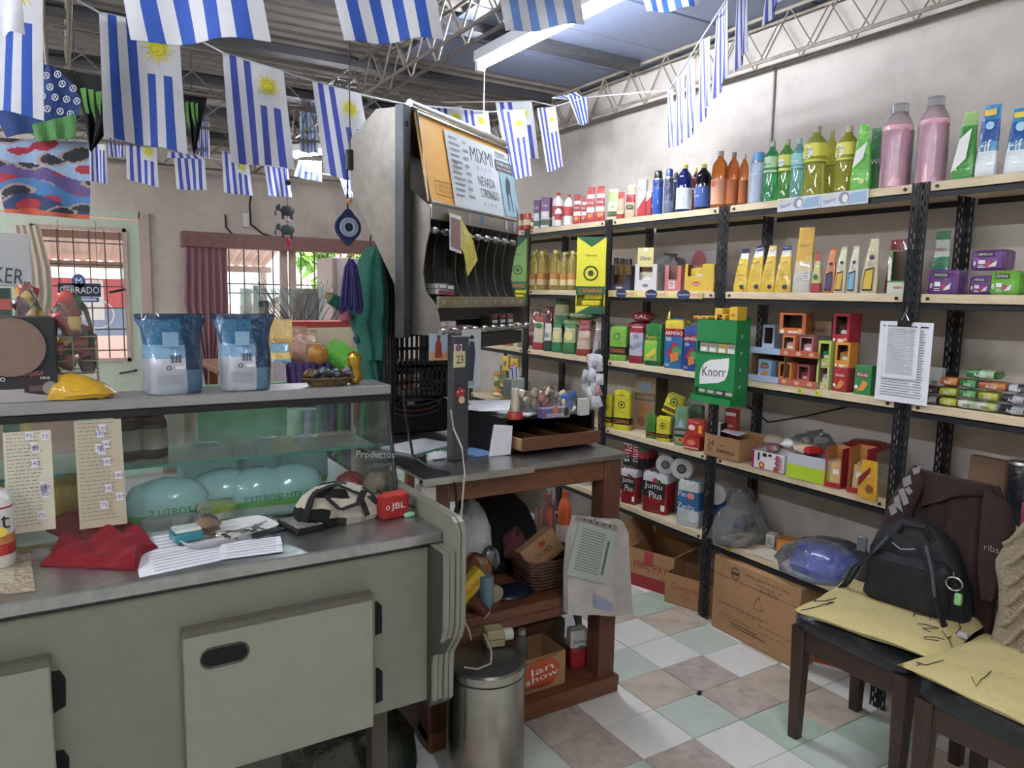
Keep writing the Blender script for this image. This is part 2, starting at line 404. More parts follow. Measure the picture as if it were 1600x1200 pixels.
# wall box and cable above the pelmet
b_ = MB(); a = PY(383, 345, YF); b_.rbox(a.x - .03, a.x + .03, YF - .05, YF - .001, a.z - .06, a.z + .07, C('c9c6bf', 'plastic'), .006)
tag(b_.build('junction_box'), 'small white electrical box on the wall above the pelmet', 'socket')
tag(MB().tube([PY(x, y, YF - .012) for x, y in ((352, 335), (353, 355), (362, 365), (385, 371), (420, 372), (470, 378), (520, 385), (560, 392))], .008, BLACK).build('cable'), 'black cable looping along the wall over the pelmet', 'cable')
tag(MB().tube([PY(x, y, YF - .012) for x, y in ((393, 300), (390, 320), (392, 350), (410, 365), (445, 375))], .008, BLACK).build('cable'), 'black cable dropping past the small white electrical box', 'cable')
# ceiling: ribbed sheet, ribs along X
SHEET = mat('ribbed_roof_sheet', '98928e', rough=.5, metal=.1, var=.2, scale=8, var2=.3, scale2=3, dark='3d3a38')
c = MB(); prof = []
y = -1.7;
while y < 7.5:
 prof += [(y, 0), (y + .014, -.016), (y + .028, -.016), (y + .042, 0)]; y += .115
vs = [(x, q[0], ZC + .02 + q[1]) for x in (-2.5, 3.0) for q in prof]; n = len(prof)
c.add(vs, [(i, i + 1, n + i + 1, n + i) for i in range(n - 1)], SHEET)
c.box(-2.5, 3.0, -1.7, 7.5, ZC + .03, ZC + .05, SHEET)
BP_ = mat('blue_grey_panel', '7c86a0', rough=.5, var=.1)
for k in range(9): c.box(1.62, 3.0, .1 + .42 * k, .1 + .42 * k + .40, ZC - .001, ZC + .012, BP_)
struct('ceiling', c)
# purlins and lattice trusses
ROD = mat('painted_lattice_steel', '8b857e', rough=.5, metal=.3, var=.4, dark='2c2826')
RODL = mat('cream_lattice_steel', 'a39b8e', rough=.5, metal=.2, var=.4, dark='4a3f36')
def truss(name, label, a, b, h=.19, w=.07, step=.24, r=.007, m=ROD):
 a, b = Vector(a), Vector(b); n = max(2, round((b - a).length / step)); ax = (b - a).normalized(); sd = Vector((-ax.y, ax.x, 0)) * w / 2
 up = Vector((0, 0, h)); t = thing(name, label, 'truss', a); o = -a
 for s_ in (-1, 1):
  MB().tube([sd * s_, b + o + sd * s_], r * 1.2, m).build('bottom_chord', t)
 MB().tube([up - sd, b + o + up - sd], r * 1.2, m).build('top_chord', t); MB().tube([up + sd, b + o + up + sd], r * 1.2, m).build('top_chord', t)
 z = MB()
 for s_ in (-1, 1):
  pts = [(b - a) * (i / (2 * n)) + sd * s_ + (up if (i + (s_ > 0)) % 2 else Vector()) for i in range(2 * n + 1)]
  z.tube(pts, r * .75, m, 5)
 tag(z.build('lattice_rods', t), kind='stuff')
 return t
truss('roof_truss', 'lattice roof truss running along the top of the right wall', (XW - .07, .2, 2.555), (XW - .07, YF - .05, 2.555), m=RODL, w=.09, step=.26)
truss('roof_truss', 'lattice roof truss crossing overhead left of the near fluorescent tube', (1.50, .6, 2.56), (1.50, YF - .05, 2.56), w=.1, step=.3)
truss('roof_truss', 'rusty lattice roof truss overhead at the far left above the towel', (.03, 1.4, 2.55), (.03, YF - .05, 2.55), w=.09, step=.3, m=RODL)
PUR = mat('grey_purlin', '55565a', rough=.5, metal=.4, var=.2)
pl_ = ['nearest the camera', 'second from the camera', 'third from the camera', 'fourth from the camera', 'next to the front wall']
for k, y in enumerate((3.25, 4.1, 4.95, 5.8, 6.65)):
 o = MB().box(-2.3, XW - .14, y - .04, y + .04, ZC - .045, ZC - .001, PUR).build('roof_purlin', smooth=False)
 tag(o, 'grey steel purlin under the ribbed roof, ' + pl_[k], 'beam', 'roof purlins')
 if k > 0: truss('cross_truss', 'thin zigzag rod truss under the roof purlin ' + pl_[k], (-2.2, y + .15, ZC - .27), (XW - .16, y + .15, ZC - .27), h=.22, w=.03, step=.5, r=.006)
# conduit on right wall
a = PX(1211, 105, XW - .008); b = PX(1205, 225, XW - .008)
tag(MB().tube([a, (XW - .008, a.y, 1.9)], .006, C('8c857e', 'plastic')).build('wall_conduit'), 'thin grey conduit dropping down the right wall behind the green bottles', 'pipe')
tag(MB().tube([(XW - .004, PX(1150, 650, XW).y, 1.0), PX(1200, 660, XW - .004), PX(1260, 650, XW - .004), PX(1350, 630, XW - .004)], .004, BLACK).build('wall_cable'), 'thin black cable drooping on the wall under the drink box display', 'cable')
# fluorescent tubes
LAMP = mat('tube_glow', 'e9edf4', emit=74.0, var=0)
def batten(a, b, label):
 a, b = Vector(a), Vector(b); t = thing('fluorescent_lamp', label, 'lamp', a); d = b - a; ax = d.normalized(); sd = Vector((-ax.y, ax.x, 0)) * .03
 MB().slab([-sd, d - sd, d + sd, sd], (0, 0, .05), C('d8dadf', 'plastic')).build('housing', t, smooth=False)
 MB().tube([ax * .03 + Vector((0, 0, -.022)), d - ax * .03 + Vector((0, 0, -.022))], .016, LAMP, 12).build('tube', t)
 for p in (Vector(), d - ax * .03): MB().slab([p - sd * .7, p + ax * .03 - sd * .7, p + ax * .03 + sd * .7, p + sd * .7], (0, 0, -.045), WHITE).build('lamp_holder', t, smooth=False)
 MB().tube([d * .15 + Vector((0, 0, .05)), d * .15 + Vector((0, 0, .14))], .003, DARKSTEEL).build('hanger', t); MB().tube([d * .85 + Vector((0, 0, .05)), d * .85 + Vector((0, 0, .14))], .003, DARKSTEEL).build('hanger', t)
a = PZ(748, 98, 2.64); batten(a, (a.x + .02, a.y - 1.22, 2.64), 'lit fluorescent batten above the shelving aisle, nearest one')
a = PZ(457, 238, 2.5); batten(a, (a.x + .35, a.y - .6, 2.5), 'lit fluorescent batten far back, seen between hanging flags')
batten((.7, .3, 2.64), (.7, -.95, 2.64), 'added fluorescent fill batten behind the camera, out of the picture')  # unseen fill lamp, added to soften and brighten the room
for k, y in enumerate((6.9, 4.6, 2.4, .5)): batten((-1.3, y, 2.64), (-1.3, y - 1.2, 2.64), 'added fluorescent fill batten out of the picture at the left, ' + ('by the door', 'second from the door', 'third from the door', 'nearest')[k])  # unseen battens added to light the shelves and front wall from the left
# hanging cord of the near lamp
a = PZ(757, 108, 2.62); tag(MB().tube([a, a + Vector((0, 0, -.25)), W(757, 190, a.y * .97)], .0025, C('d0cdc4', 'plastic')).build('lamp_cord'), 'thin pale cord hanging from the near fluorescent batten', 'cord')

# ================================================================= OUTSIDE
GROUNDM = mat('pale_ground', 'b8aea4', rough=.9, var=.2, scale=2)
struct('ground', MB().box(-14, 16, YF + .14, 26, -.12, -.05, GROUNDM))
tag(MB().box(-14, 16, 12.0, 16.8, -.05, -.02, mat('grass', '7f9a4a', rough=1, bump=1, scale=40, var=.4)).build('grass_strip', smooth=False), 'sunlit strip of green grass outside beyond the porch', 'grass', kind='stuff')
PINK = mat('pale_pink_paint', 'd9bdb6', rough=.7, var=.1)
rf = thing('porch_roof', 'pinkish white ribbed porch roof outside the door and window', 'roof', (0, YF + .2, 2.5))
b_ = MB(); y = 0
vs = []; n = 0
for k in range(46):
 x = -3 + k * .12; vs += [(x, 0, .1), (x + .04, 0, .13), (x, 3.2, -.72), (x + .04, 3.2, -.69)]
b_.add(vs, [f for k in range(45) for f in ((4 * k, 4 * k + 1, 4 * k + 3, 4 * k + 2), (4 * k + 1, 4 * k + 4, 4 * k + 6, 4 * k + 3))], PINK); b_.build('roof_sheet', rf, smooth=False)
for y in (.6, 1.7, 2.8): MB().box(-3, 2.4, y, y + .08, -.08 - .256 * y, .0 - .256 * y, C('8d6f68')).build('rafter', rf, smooth=False)
for x in (-1.6, .9, 2.3): MB().box(x, x + .08, 3.0, 3.08, -2.55, -.72, C('a58b84')).build('post', rf, smooth=False)
MB().slab([(2.35, 2.9, -1.3), (2.35, 2.9, -1.22), (3.6, 2.9, -.35), (3.6, 2.9, -.43)], (0, .05, 0), C('a58b84')).build('brace', rf, smooth=False)
bw = thing('boundary_wall', 'pale pink boundary wall outside behind the porch', 'wall', (-6, 11.4, 0))
MB().box(0, 16, 0, .15, -.05, 1.25, C('c99f98')).build('wall_panel', bw, smooth=False)
bn = thing('banner', 'red white and blue banner hanging outside the door window', 'banner', PY(150, 435, 10.2))
L, R = PY(75, 435, 10.2), PY(203, 435, 10.2); Bz = PY(140, 525, 10.2).z; o_ = PY(150, 435, 10.2)
b_ = MB(); x0, x1, zt_, zb = L.x - o_.x, R.x - o_.x, 0, Bz - o_.z
b_.box(x0, x1, 0, .01, zb * .5, 0, C('d8606c')); b_.box(x0, x1, 0, .01, zb, zb * .5, C('8f9cc0')); b_.box(x0 * .5, x1 * .2, -.004, 0, zb * .72, -.02, C('e6dfe2'))
b_.ring(0, zb * .62, .16, .18, C('c9cfe0'), -.006); b_.build('cloth', bn, smooth=False)
LEAF = [mat('foliage_green', '5f8a3a', rough=.8, var=.4, scale=20), mat('foliage_lime', '8fb45a', rough=.8, var=.3, scale=20)]
def bush(name, label, cat, c, rx, ry, rz_, n, s, grp=None, trunk=0):
 t = thing(name, label, cat, c, 0, grp); b = MB(); r = random.Random(n)
 for k in range(n):
  u = Vector((r.gauss(0, 1), r.gauss(0, 1), r.gauss(0, 1))).normalized() * r.uniform(.35, 1)
  p = Vector((u.x * rx, u.y * ry, u.z * rz_ + trunk)); a = Vector((r.gauss(0, 1), r.gauss(0, 1), r.gauss(0, 1))).normalized() * s; q = a.cross(Vector((r.gauss(0, 1), r.gauss(0, 1), r.gauss(0, 1)))).normalized() * s * .45
  b.add([p - a, p + q, p + a, p - q], [(0, 1, 2, 3)], LEAF[k % 2])
 tag(b.build('foliage', t, smooth=False), kind='stuff')
 if trunk: MB().tube([(0, 0, 0), (.1, 0, trunk * .6), (0, 0, trunk)], .1, WOOD).build('trunk', t)
bush('tree', 'leafy green tree outside, seen through the shop window', 'tree', (5.6, 15.5, 0), 1.6, 1.2, 1.1, 1500, .16, trunk=2.3)
bush('shrub', 'low green shrub outside the shop window', 'shrub', (4.3, 12.6, .9), .9, .6, .9, 900, .1)
b_ = MB(); b_.box(-6, 2.2, 17, 20, 0, 2.7, C('e4d8d2')); b_.box(-6.2, 2.4, 16.9, 20.2, 2.7, 2.85, C('9d8e88'))
hs = thing('house', 'pale flat-roofed house across the yard', 'building', (0, 0, 0))
MB().box(-6, 2.2, 17, 20, -.05, 2.7, C('e4d8d2')).build('wall', hs, smooth=False); MB().box(-6.2, 2.4, 16.9, 20.2, 2.7, 2.85, C('9d8e88')).build('roof', hs, smooth=False)
for x in (-3.5, -1, 1): MB().box(x, x + .8, 16.96, 17, 1.1, 2.1, C('5a6068')).build('window', hs, smooth=False)
# ================================================================= THE RACKS
ZS = [1.895, 1.522, 1.148, .778, .395]
DR = .32
def post_mesh(right):
 """slotted angle: a perforated front flange (3 cm) and a perforated side flange (3 cm)"""
 b = MB(); H = 1.897; t = .003
 for ax in (0, 1):
  def bx(u0, u1, z0, z1):
   if ax: b.box(0, t, (u0), (u1), z0, z1, POST)
   else: b.box(u0, u1, 0 if not right else .03 - t, t if not right else .03, z0, z1, POST)
  for u0, u1 in ((0, .007), (.013, .017), (.023, .03)): bx(u0, u1, 0, H)
  z = 0; k = 0
  while z < H:
   bx(.007, .013, z, min(H, z + .018)); bx(.017, .023, max(0, z - .018), z)
   z += .036
 return b.mesh('post', False)
PM = [post_mesh(False), post_mesh(True)]
def rack(y0, y1, label, zs=ZS, zoff=None):
 t = thing('shelving_rack', label, 'shelf', (XF, y0, 0), 0, 'slotted steel shelving racks')
 for k, (x, y, right) in enumerate(((0, 0, 0), (0, y1 - y0 - .03, 1), (DR - .03, 0, 0), (DR - .03, y1 - y0 - .03, 1))): link('post', PM[right], t, (x, y, 0))
 for z in zs:
  MB().rbox(.004, DR - .004, .031, y1 - y0 - .031, z - .03, z, PINE, .002).build('shelf_board', t, smooth=False)
  b = MB(); b.box(.004, .008, .031, y1 - y0 - .031, z - .052, z - .031, POST); b.box(.004, .03, .031, y1 - y0 - .031, z - .034, z - .031, POST); b.box(DR - .008, DR - .004, .031, y1 - y0 - .031, z - .052, z - .031, POST)
  b.build('shelf_rail', t, smooth=False)
  for y in (.055, y1 - y0 - .055): MB().tube([(.0045, y, z - .016), (-.001, y, z - .016)], .006, DARKSTEEL, 8).build('bolt', t)
 return t
YP = [.66, 1.475, 2.35, 3.16, 3.97, 4.72]
rack(YP[4], YP[5], 'black shelving rack farthest away, mostly behind the steel dispenser')
rack(YP[3], YP[4], 'black shelving rack with oil bottles and rice bags, second farthest')
rack(YP[2], YP[3], 'black shelving rack with toilet rolls, left of the green seasoning display')
rack(YP[1], YP[2], 'black shelving rack with yellow pouches, drink boxes and the large floor carton')
rack(YP[0], YP[1], 'black shelving rack at the right edge with purple packs and small packets')

# ---------------------------------------------------------------- product shapes (front = -Y, origin at the base centre)
def decals(mb, dec, w, d, h, y=None):
 """flat print on the front face: x in -1..1 of the half width, z in 0..1 of the height"""
 y0 = (-d / 2 if y is None else y) - .0012
 for k, q in enumerate(dec):
  yy = y0 - k * .00025
  if q[0] == 't': mb.text(q[1], q[2] * w / 2, q[3] * h, q[4] * h, q[5], yy, w=(q[6] * w if len(q) > 6 and q[6] else None), rot=(q[7] if len(q) > 7 else 0))
  elif q[0] == 'r': mb.rect(q[1] * w / 2, q[2] * w / 2, q[3] * h, q[4] * h, q[5], yy)
  elif q[0] == 'c': mb.disc(q[1] * w / 2, q[2] * h, q[3] * w / 2, q[4], yy, rz=(q[5] * w / 2 if len(q) > 5 else None))
  elif q[0] == 'o': mb.ring(q[1] * w / 2, q[2] * h, q[3] * w / 2, q[4] * w / 2, q[5], yy)
  elif q[0] == 'p': mb.poly([(x * w / 2, yy, z * h) for x, z in q[1]], q[2])
  elif q[0] == 'l':   # lines of small print
   n = q[6]
   for i in range(n):
    z = lerp(q[4], q[3], (i + .5) / n); mb.rect(q[1] * w / 2, lerp(q[1], q[2], .7 + .3 * ((i * 37) % 10) / 10) * w / 2, z * h, (z + (q[4] - q[3]) / n * .35) * h, q[5], yy)
def P_box(w, d, h, c='c03030', dec=(), side=None, kind='print', b=.002):
 m = MB(); m.rbox(-w / 2, w / 2, -d / 2, d / 2, 0, h, C(c, kind), b)
 sub = {}
 if dec: s = MB(); decals(s, dec, w, d, h); sub['printed_label'] = s
 if side: s = MB(); s.M = Matrix.Rotation(pi / 2, 4, 'Z'); decals(s, side, d, w, h); sub['side_print'] = s
 return m, sub
def P_brick(w, d, h, c='d8d020', dec=(), bands=(), kind='gloss', side=None):
 """soft brick pack with folded top"""
 m = MB(); base = C(c, kind); zs = sorted({0.0, .03, .93, 1.0} | {z for q in bands for z in q[:2]})
 def col(z):
  for a, b, cc in bands:
   if a <= z < b: return C(cc, kind)
  return base
 secs = []; ms = []
 for i, z in enumerate(zs):
  k = .93 if z in (0.0, 1.0) else 1.0
  secs.append((z * h, w / 2 * k, d / 2 * k, 7))
  if i < len(zs) - 1: ms.append(col((z + zs[i + 1]) / 2))
 m.loft(secs, ms, 24, jit=.0008)
 sub = {}; f = MB(); f.box(-w * .4, w * .4, -.004, .004, h, h + .006, base); sub['folded_seal'] = f
 if dec: s = MB(); decals(s, dec, w, d, h); sub['printed_label'] = s
 return m, sub
def P_pouch(w, d, h, c='e0c030', dec=(), bands=(), kind='gloss', top=.12, fat=1.0, lean=0., taper=.22):
 """stand-up pouch: full at the foot, flat crimped top"""
 m = MB(); base = C(c, kind)
 zs = sorted(set([0, .04, .2, .4, .6, .78, 1 - top * .6, 1.0] + [z for q in bands for z in q[:2]]))
 def col(z):
  for a, b, cc in bands:
   if a <= z < b: return C(cc, kind)
  return base
 secs = []; ms = []
 for i, z in enumerate(zs):
  t = max(0, (z - .15) / .85); dd = d / 2 * max(.06, (1 - t ** 1.7)) * fat; ww = w / 2 * (1 - .05 * math.sin(pi * z)) * (1 - taper * max(0, z - .35) / .65)
  if z == 0: dd *= .85; ww *= .93
  secs.append((z * h, ww, max(.002, dd), 4.5 if z < .3 else 3, 0, lean * z * z * h))
  if i < len(zs) - 1: ms.append(col((z + zs[i + 1]) / 2))
 m.loft(secs, ms, 24, jit=w * .012)
 sub = {}; f = MB(); f.M = Matrix.Translation((0, lean * h, 0)); f.box(-w * .49 * (1 - taper), w * .49 * (1 - taper), -.0016, .0016, h * .985, h * (1 + .04), ms[-1]); sub['crimped_seal'] = f
 if dec:
  s = MB()
  yf = lambda z: -d / 2 * max(.06, (1 - max(0, (z - .15) / .85) ** 1.7)) * fat + lean * z * z * h
  for q in dec:
   zz = {'t': lambda: q[3], 'r': lambda: (q[3] + q[4]) / 2, 'c': lambda: q[2], 'o': lambda: q[2], 'l': lambda: (q[3] + q[4]) / 2, 'p': lambda: sum(a[1] for a in q[1]) / len(q[1])}[q[0]]()
   zl = {'t': lambda: q[3] - q[4] * .6, 'r': lambda: q[3], 'c': lambda: q[2] - q[3] * w / 2 / h, 'o': lambda: q[2] - q[4] * w / 2 / h, 'l': lambda: q[3], 'p': lambda: min(a[1] for a in q[1])}[q[0]]()
   zh = 2 * zz - zl; ya, yb = yf(max(0, zl)), yf(min(1, zh)); t0 = MB(); decals(t0, [q], w, d, h, y=0)
   k = list(dec).index(q)
   t0.v = [(x, y + min(ya, lerp(ya, yb, (z / h - zl) / max(.01, zh - zl))) - .003 - k * .0004 + (x / w * 2) ** 4 * .25 * abs(ya), z) for x, y, z in t0.v]
   for m_, f_ in zip(t0.mi, t0.f): s.add([t0.v[i] for i in f_], [tuple(range(len(f_)))], t0.ms[m_])
  sub['printed_label'] = s
 return m, sub
def P_bottle(w, d, h, c='3060c0', cap='e0d040', lab=None, labz=(.25, .6), lab2=None, neck=.32, sh=.72, capz=.93, kind='liquid', waist=0, text=None, fill=None):
 r = w / 2; m = MB(); L = C(c, kind)
 secs = [(0, r * .85, r * .85, 2), (.02 * h, r, r, 2), (.2 * h, r, r, 2), (.38 * h, r * (1 - waist), r * (1 - waist), 2), (.55 * h, r, r, 2), (sh * h, r * .98, r * .98, 2), ((sh + .08) * h, r * .8, r * .8, 2), (.88 * h, r * neck * 1.15, r * neck * 1.15, 2), (capz * h, r * neck, r * neck, 2)]
 m.loft(secs, [L] * (len(secs) - 1) if not fill else [C(fill, 'milky') if q[0] / h < .7 else L for q in secs[:-1]], 20)
 sub = {}
 k = MB(); k.loft([(capz * h - .004, r * neck * 1.2, r * neck * 1.2, 2), (h, r * neck * 1.15, r * neck * 1.15, 2)], C(cap, 'plastic') if isinstance(cap, str) else cap, 14); sub['cap'] = k
 if lab:
  a, b_ = labz; s = MB(); rr = r * 1.015
  f = lambda z: rr * ((1 - waist * max(0, 1 - abs(z - .38) / .18)) if z < .56 else 1)
  s.loft([(a * h, f(a), f(a), 2), ((a + b_) / 2 * h, f((a + b_) / 2), f((a + b_) / 2), 2), (b_ * h, f(b_), f(b_), 2)], [C(lab), C(lab2 or lab)], 20, caps=False)
  if text:
   for q in text:
    s2 = MB(); decals(s2, [q], w, w, h, y=0); s.add([(x, -math.sqrt(max(0, rr * rr - x * x)) - .0015, z) for x, y, z in s2.v], s2.f, s2.ms[0])
  sub['sleeve_label'] = s
 return m, sub
def P_can(w, d, h, c='d03020', dec=(), bands=(), top=None, cap=None, kind='gloss'):
 r = w / 2; m = MB(); zs = sorted({.02, .96} | {z for q in bands for z in q[:2] if .02 < z < .96})
 def col(z):
  for a, b, cc in bands:
   if a <= z < b: return C(cc, kind)
  return C(c, kind)
 secs = [(0, r * .94, r * .94, 2)] + [(z * h, r, r, 2) for z in zs] + [(h, r * .93, r * .93, 2)]
 ms = [STEEL] + [col((a + b_) / 2) for a, b_ in zip(zs, zs[1:])] + [STEEL]
 m.loft(secs, ms, 18); sub = {}
 if cap: k = MB(); k.loft([(h, r * .8, r * .8, 2), (h * 1.18, r * .74, r * .74, 2), (h * 1.22, r * .55, r * .55, 2)], C(cap, 'plastic'), 16); sub['cap'] = k
 return m, sub
def P_aero(w, d, h, c='2060c0', cap='101418', bands=(), dec=()):
 m, sub = P_can(w, d, h * .82, c, (), bands, cap=cap)
 if dec:
  s = MB(); r = w / 2
  for q in dec: s2 = MB(); decals(s2, [q], w, w, h * .82, y=0); s.add([(x, -math.sqrt(max(0, r * r - x * x)) - .0015, z) for x, y, z in s2.v], s2.f, s2.ms[0])
  sub['printed_label'] = s
 return m, sub
def P_tray(w, d, h, c='e07020', inner='7d6045', hole=(-.7, .7, .12, .8), pk=None, pn=3, pkh=.55, dec=(), side=None, roof=True):
 """display carton: cut-out front, sachets standing inside"""
 m = MB(); cm, im = C(c), (KRAFT2 if inner == '7d6045' else C(inner)); t = .003
 x0, x1, z0, z1 = hole[0] * w / 2, hole[1] * w / 2, hole[2] * h, hole[3] * h
 y = -d / 2
 m.box(-w / 2, w / 2, y, d / 2, 0, t, cm); m.box(-w / 2, w / 2, d / 2 - t, d / 2, t, h, im)
 for s_ in (-1, 1): m.box(min(s_ * w / 2, s_ * (w / 2 - t)), max(s_ * w / 2, s_ * (w / 2 - t)), y, d / 2 - t, t, h, cm)
 if roof: m.box(-w / 2 + t, w / 2 - t, y, d / 2 - t, h - t, h, cm)
 m.box(-w / 2 + t, w / 2 - t, y, y + t, t, z0, cm)
 if roof or hole[3] < .99: m.box(-w / 2 + t, w / 2 - t, y, y + t, z1, h - t, cm)
 m.box(-w / 2 + t, x0, y, y + t, z0, z1, cm); m.box(x1, w / 2 - t, y, y + t, z0, z1, cm)
 m.box(-w / 2 + t, -w / 2 + 1.6 * t, y + t, d / 2 - t, t, h - t, im); m.box(w / 2 - 1.6 * t, w / 2 - t, y + t, d / 2 - t, t, h - t, im)
 sub = {}
 if pk:
  for i in range(pn):
   s = MB(); ww = w * .72; yy = lerp(-d * .28, d * .3, i / max(1, pn - 1)); zt = h * pkh * (1 + .06 * i)
   s.slab([(-ww / 2, yy, t), (ww / 2, yy, t), (ww / 2, yy + .01, zt), (-ww / 2, yy + .01, zt)], (0, .006, 0), C(pk, 'gloss')); sub['sachet' + '.' * i] = s
   if i == 0: s.disc(0, zt * .62, ww * .3, C('e8e4e0'), yy - .001 + .006, 14, zt * .14)
 if dec: s = MB(); decals(s, dec, w, d, h); sub['printed_label'] = s
 if side: s = MB(); s.M = Matrix.Rotation(pi / 2, 4, 'Z'); decals(s, side, d, w, h); sub['side_print'] = s
 return m, sub
def emit(m, sub, name, label, cat, loc, rz=0, group=None, tilt=None, smooth=True):
 o = m.build(name, None, loc, rz, smooth); tag(o, label, cat, group)
 if tilt: o.rotation_euler = (tilt[0], tilt[1], rz)
 for k, s in sub.items(): s.build(k.rstrip('.'), o)
 return o
def R(si, fn, x0, x1, yt, name, label, cat, asp=.6, off=.012, turn=0., group=None, z=None, rnd_=False, tilt=None, grow=1., X=XF, yb=None, **kw):
 """stand a product on shelf si so that it spans the columns x0..x1 and reaches row yt"""
 zb = ZS[si] if z is None else z; xm = (x0 + x1) / 2
 w = .1
 for it in range(3):
  d = w if rnd_ else w * asp
  th = math.radians(-90 + turn)
  hx_ = abs(math.sin(th)) * d / 2 + abs(math.cos(th)) * w / 2     # half extent along X
  Xc = X + off + hx_; Yc = solve((Xc, 0, zb), 1, px=xm)
  if yb: zb = solve((Xc - hx_, Yc, zb), 2, py=yb)
  P = Vector((Xc, Yc, zb)) - EYE; dep = P.dot(CF); dist = math.hypot(P.x, P.y); ca = dep / dist
  app = (x1 - x0) * dep * min(1, ca) / FPX
  if rnd_: w = app
  else:
   v = Vector((P.x, P.y)) / dist; fx, fy = math.sin(th), -math.cos(th)     # front normal
   cosA = abs(v.x * fx + v.y * fy); sinA = math.sqrt(max(0, 1 - cosA ** 2)); w = app / (cosA + asp * sinA)
 w *= grow; d = w if rnd_ else w * asp
 h = solve((Xc - d * .2, Yc, zb), 2, py=yt) - zb
 m, sub = fn(w, d, h, **kw)
 return emit(m, sub, name, label, cat, (Xc, Yc, zb + .0005), math.radians(-90 + turn), group, tilt)
# ================================================================= PRODUCTS ON THE RACKS
K, WH, RD, NV, GN, YE = C('17181c'), C('e6e6e6'), C('b8202c'), C('26305e'), C('1f6b3c'), C('e6c93a')
GY, LB, OR = C('8d9096'), C('7fb0dc'), C('dd7a2c')
# --- top shelf
for x0, x1, yt, c, l in ((798, 810, 334, 'd8b050', 'yellow tin, leftmost of the four tins at the far end of the top shelf'), (808, 818, 334, 'c04a38', 'red tin, second from the far end of the top shelf'), (817, 830, 333, 'c8402c', 'widest red and orange tin near the far end of the top shelf'), (829, 838, 341, 'a83838', 'short red tin beside the far white cartons on the top shelf')):
 R(0, P_can, x0, x1, yt, 'tin_can', l, 'can', rnd_=True, c=c, bands=((.3, .62, 'e8d8b8'),), group='tins at the far end of the top shelf')
for x0, x1, yt, l in ((833, 845, 313, 'white drink carton with violet print, farther of two'), (844, 862, 309, 'white drink carton with dark side, nearer of two')):
 R(0, P_box, x0, x1, yt, 'drink_carton', l, 'carton', asp=.8, turn=35, c='d8dade', kind='gloss', dec=[('r', -1, 1, .55, 1, C('7d5a86')), ('r', -1, 1, .1, .28, C('4f6e54')), ('c', 0, .45, .6, WH), ('t', 'Lac', 0, .75, .1, WH)], side=[('r', -1, 1, .35, 1, C('39325a')), ('r', -1, 1, .05, .3, C('46564a'))])
for x0, x1, yt, l, g in ((862, 880, 301, 'white bottle with red cap and red label, farther of the two', 1), (880, 895, 304, 'white bottle with red cap, nearer and slightly smaller of the two', 1), (866, 878, 322, 'very small red capped bottle in front of the white bottles', 1)):
 R(0, P_bottle, x0, x1, yt, 'sauce_bottle', l, 'bottle', rnd_=True, c='d9d6d4', cap='b02a2c', lab='b83a3e', labz=(.3, .6), kind='plastic', off=.01 if yt < 310 else .0)
for x0, x1, yt, c, l in ((894, 909, 306, 'a83236', 'shiny dark red doypack beside the white red-capped bottles'), (907, 917, 308, 'a84044', 'narrow red doypack behind the tall red and white cartons'), (914, 931, 294, 'b5383c', 'tall red and white pouch left of its twin on the top shelf'), (929, 946, 293, 'b53034', 'tall red and white pouch right beside the rack joint')):
 R(0, P_pouch, x0, x1, yt, 'sauce_pouch', l, 'pouch', asp=.5, turn=30, c=c, bands=((.3, .45, 'ddd6d4'), (.7, .82, 'd8d2d0')), dec=[('c', 0, .2, .5, C('e08a30')), ('t', 'Salsa', 0, .58, .07, WH)], fat=.8)
R(0, P_pouch, 947, 969, 297, 'sauce_pouch', 'green and cream doypack with a red band on the top shelf', 'pouch', asp=.5, turn=30, c='c9cfa8', bands=((.12, .3, 'b03a34'), (.62, .95, '98b860')), dec=[('c', 0, .22, .7, C('28603c'), .35), ('t', 'Sopa', 0, .45, .08, GN)])
R(0, P_pouch, 962, 977, 302, 'spice_jar', 'small cream pouch with red ends standing between two doypacks', 'pouch', asp=.6, turn=30, c='cda98a', bands=((0, .2, 'a83430'), (.8, 1, 'b4383a')))
R(0, P_pouch, 975, 994, 291, 'sauce_pouch', 'beige and red doypack with a green oval badge on the top shelf', 'pouch', asp=.5, turn=30, c='c6a487', bands=((.5, .75, 'a8302f'),), dec=[('c', 0, .35, .75, C('2b4a38'), .4), ('c', 0, .35, .5, C('9a7a5c'), .25)])
R(0, P_box, 995, 1011, 281, 'foil_carton', 'narrow white and red upright carton on the top shelf', 'box', asp=.8, turn=30, c='dcdcde', dec=[('p', [(-1, 0), (1, 0), (1, .55), (-1, .2)], RD), ('t', 'Raid', 0, .75, .12, RD, .8)], side=[('r', -1, 1, 0, .4, RD)])
R(0, P_box, 1009, 1019, 300, 'foil_carton', 'short red and white upright carton beside the blue spray can', 'box', asp=.8, turn=30, c='b02a34', dec=[('p', [(-1, .6), (1, .8), (1, 1), (-1, 1)], WH)])
R(0, P_aero, 1018, 1035, 267, 'spray_can', 'bright blue spray can with a black cap', 'spray can', rnd_=True, c='2456b8', cap='14161a', bands=((.75, .96, '1c3f96'),), dec=[('r', -.8, .8, .7, .84, C('e0c838')), ('t', 'V', 0, .77, .12, K), ('p', [(-.6, .2), (.8, .3), (.8, .42), (-.6, .3)], WH)])
R(0, P_aero, 1036, 1051, 264, 'spray_can', 'dark blue spray can with blue cap, second from the bright blue one', 'spray can', rnd_=True, c='3b4668', cap='2a4390', bands=((0, .35, '5c6c90'),), dec=[('p', [(-.8, .5), (.8, .75), (.8, .85), (-.8, .6)], YE)])
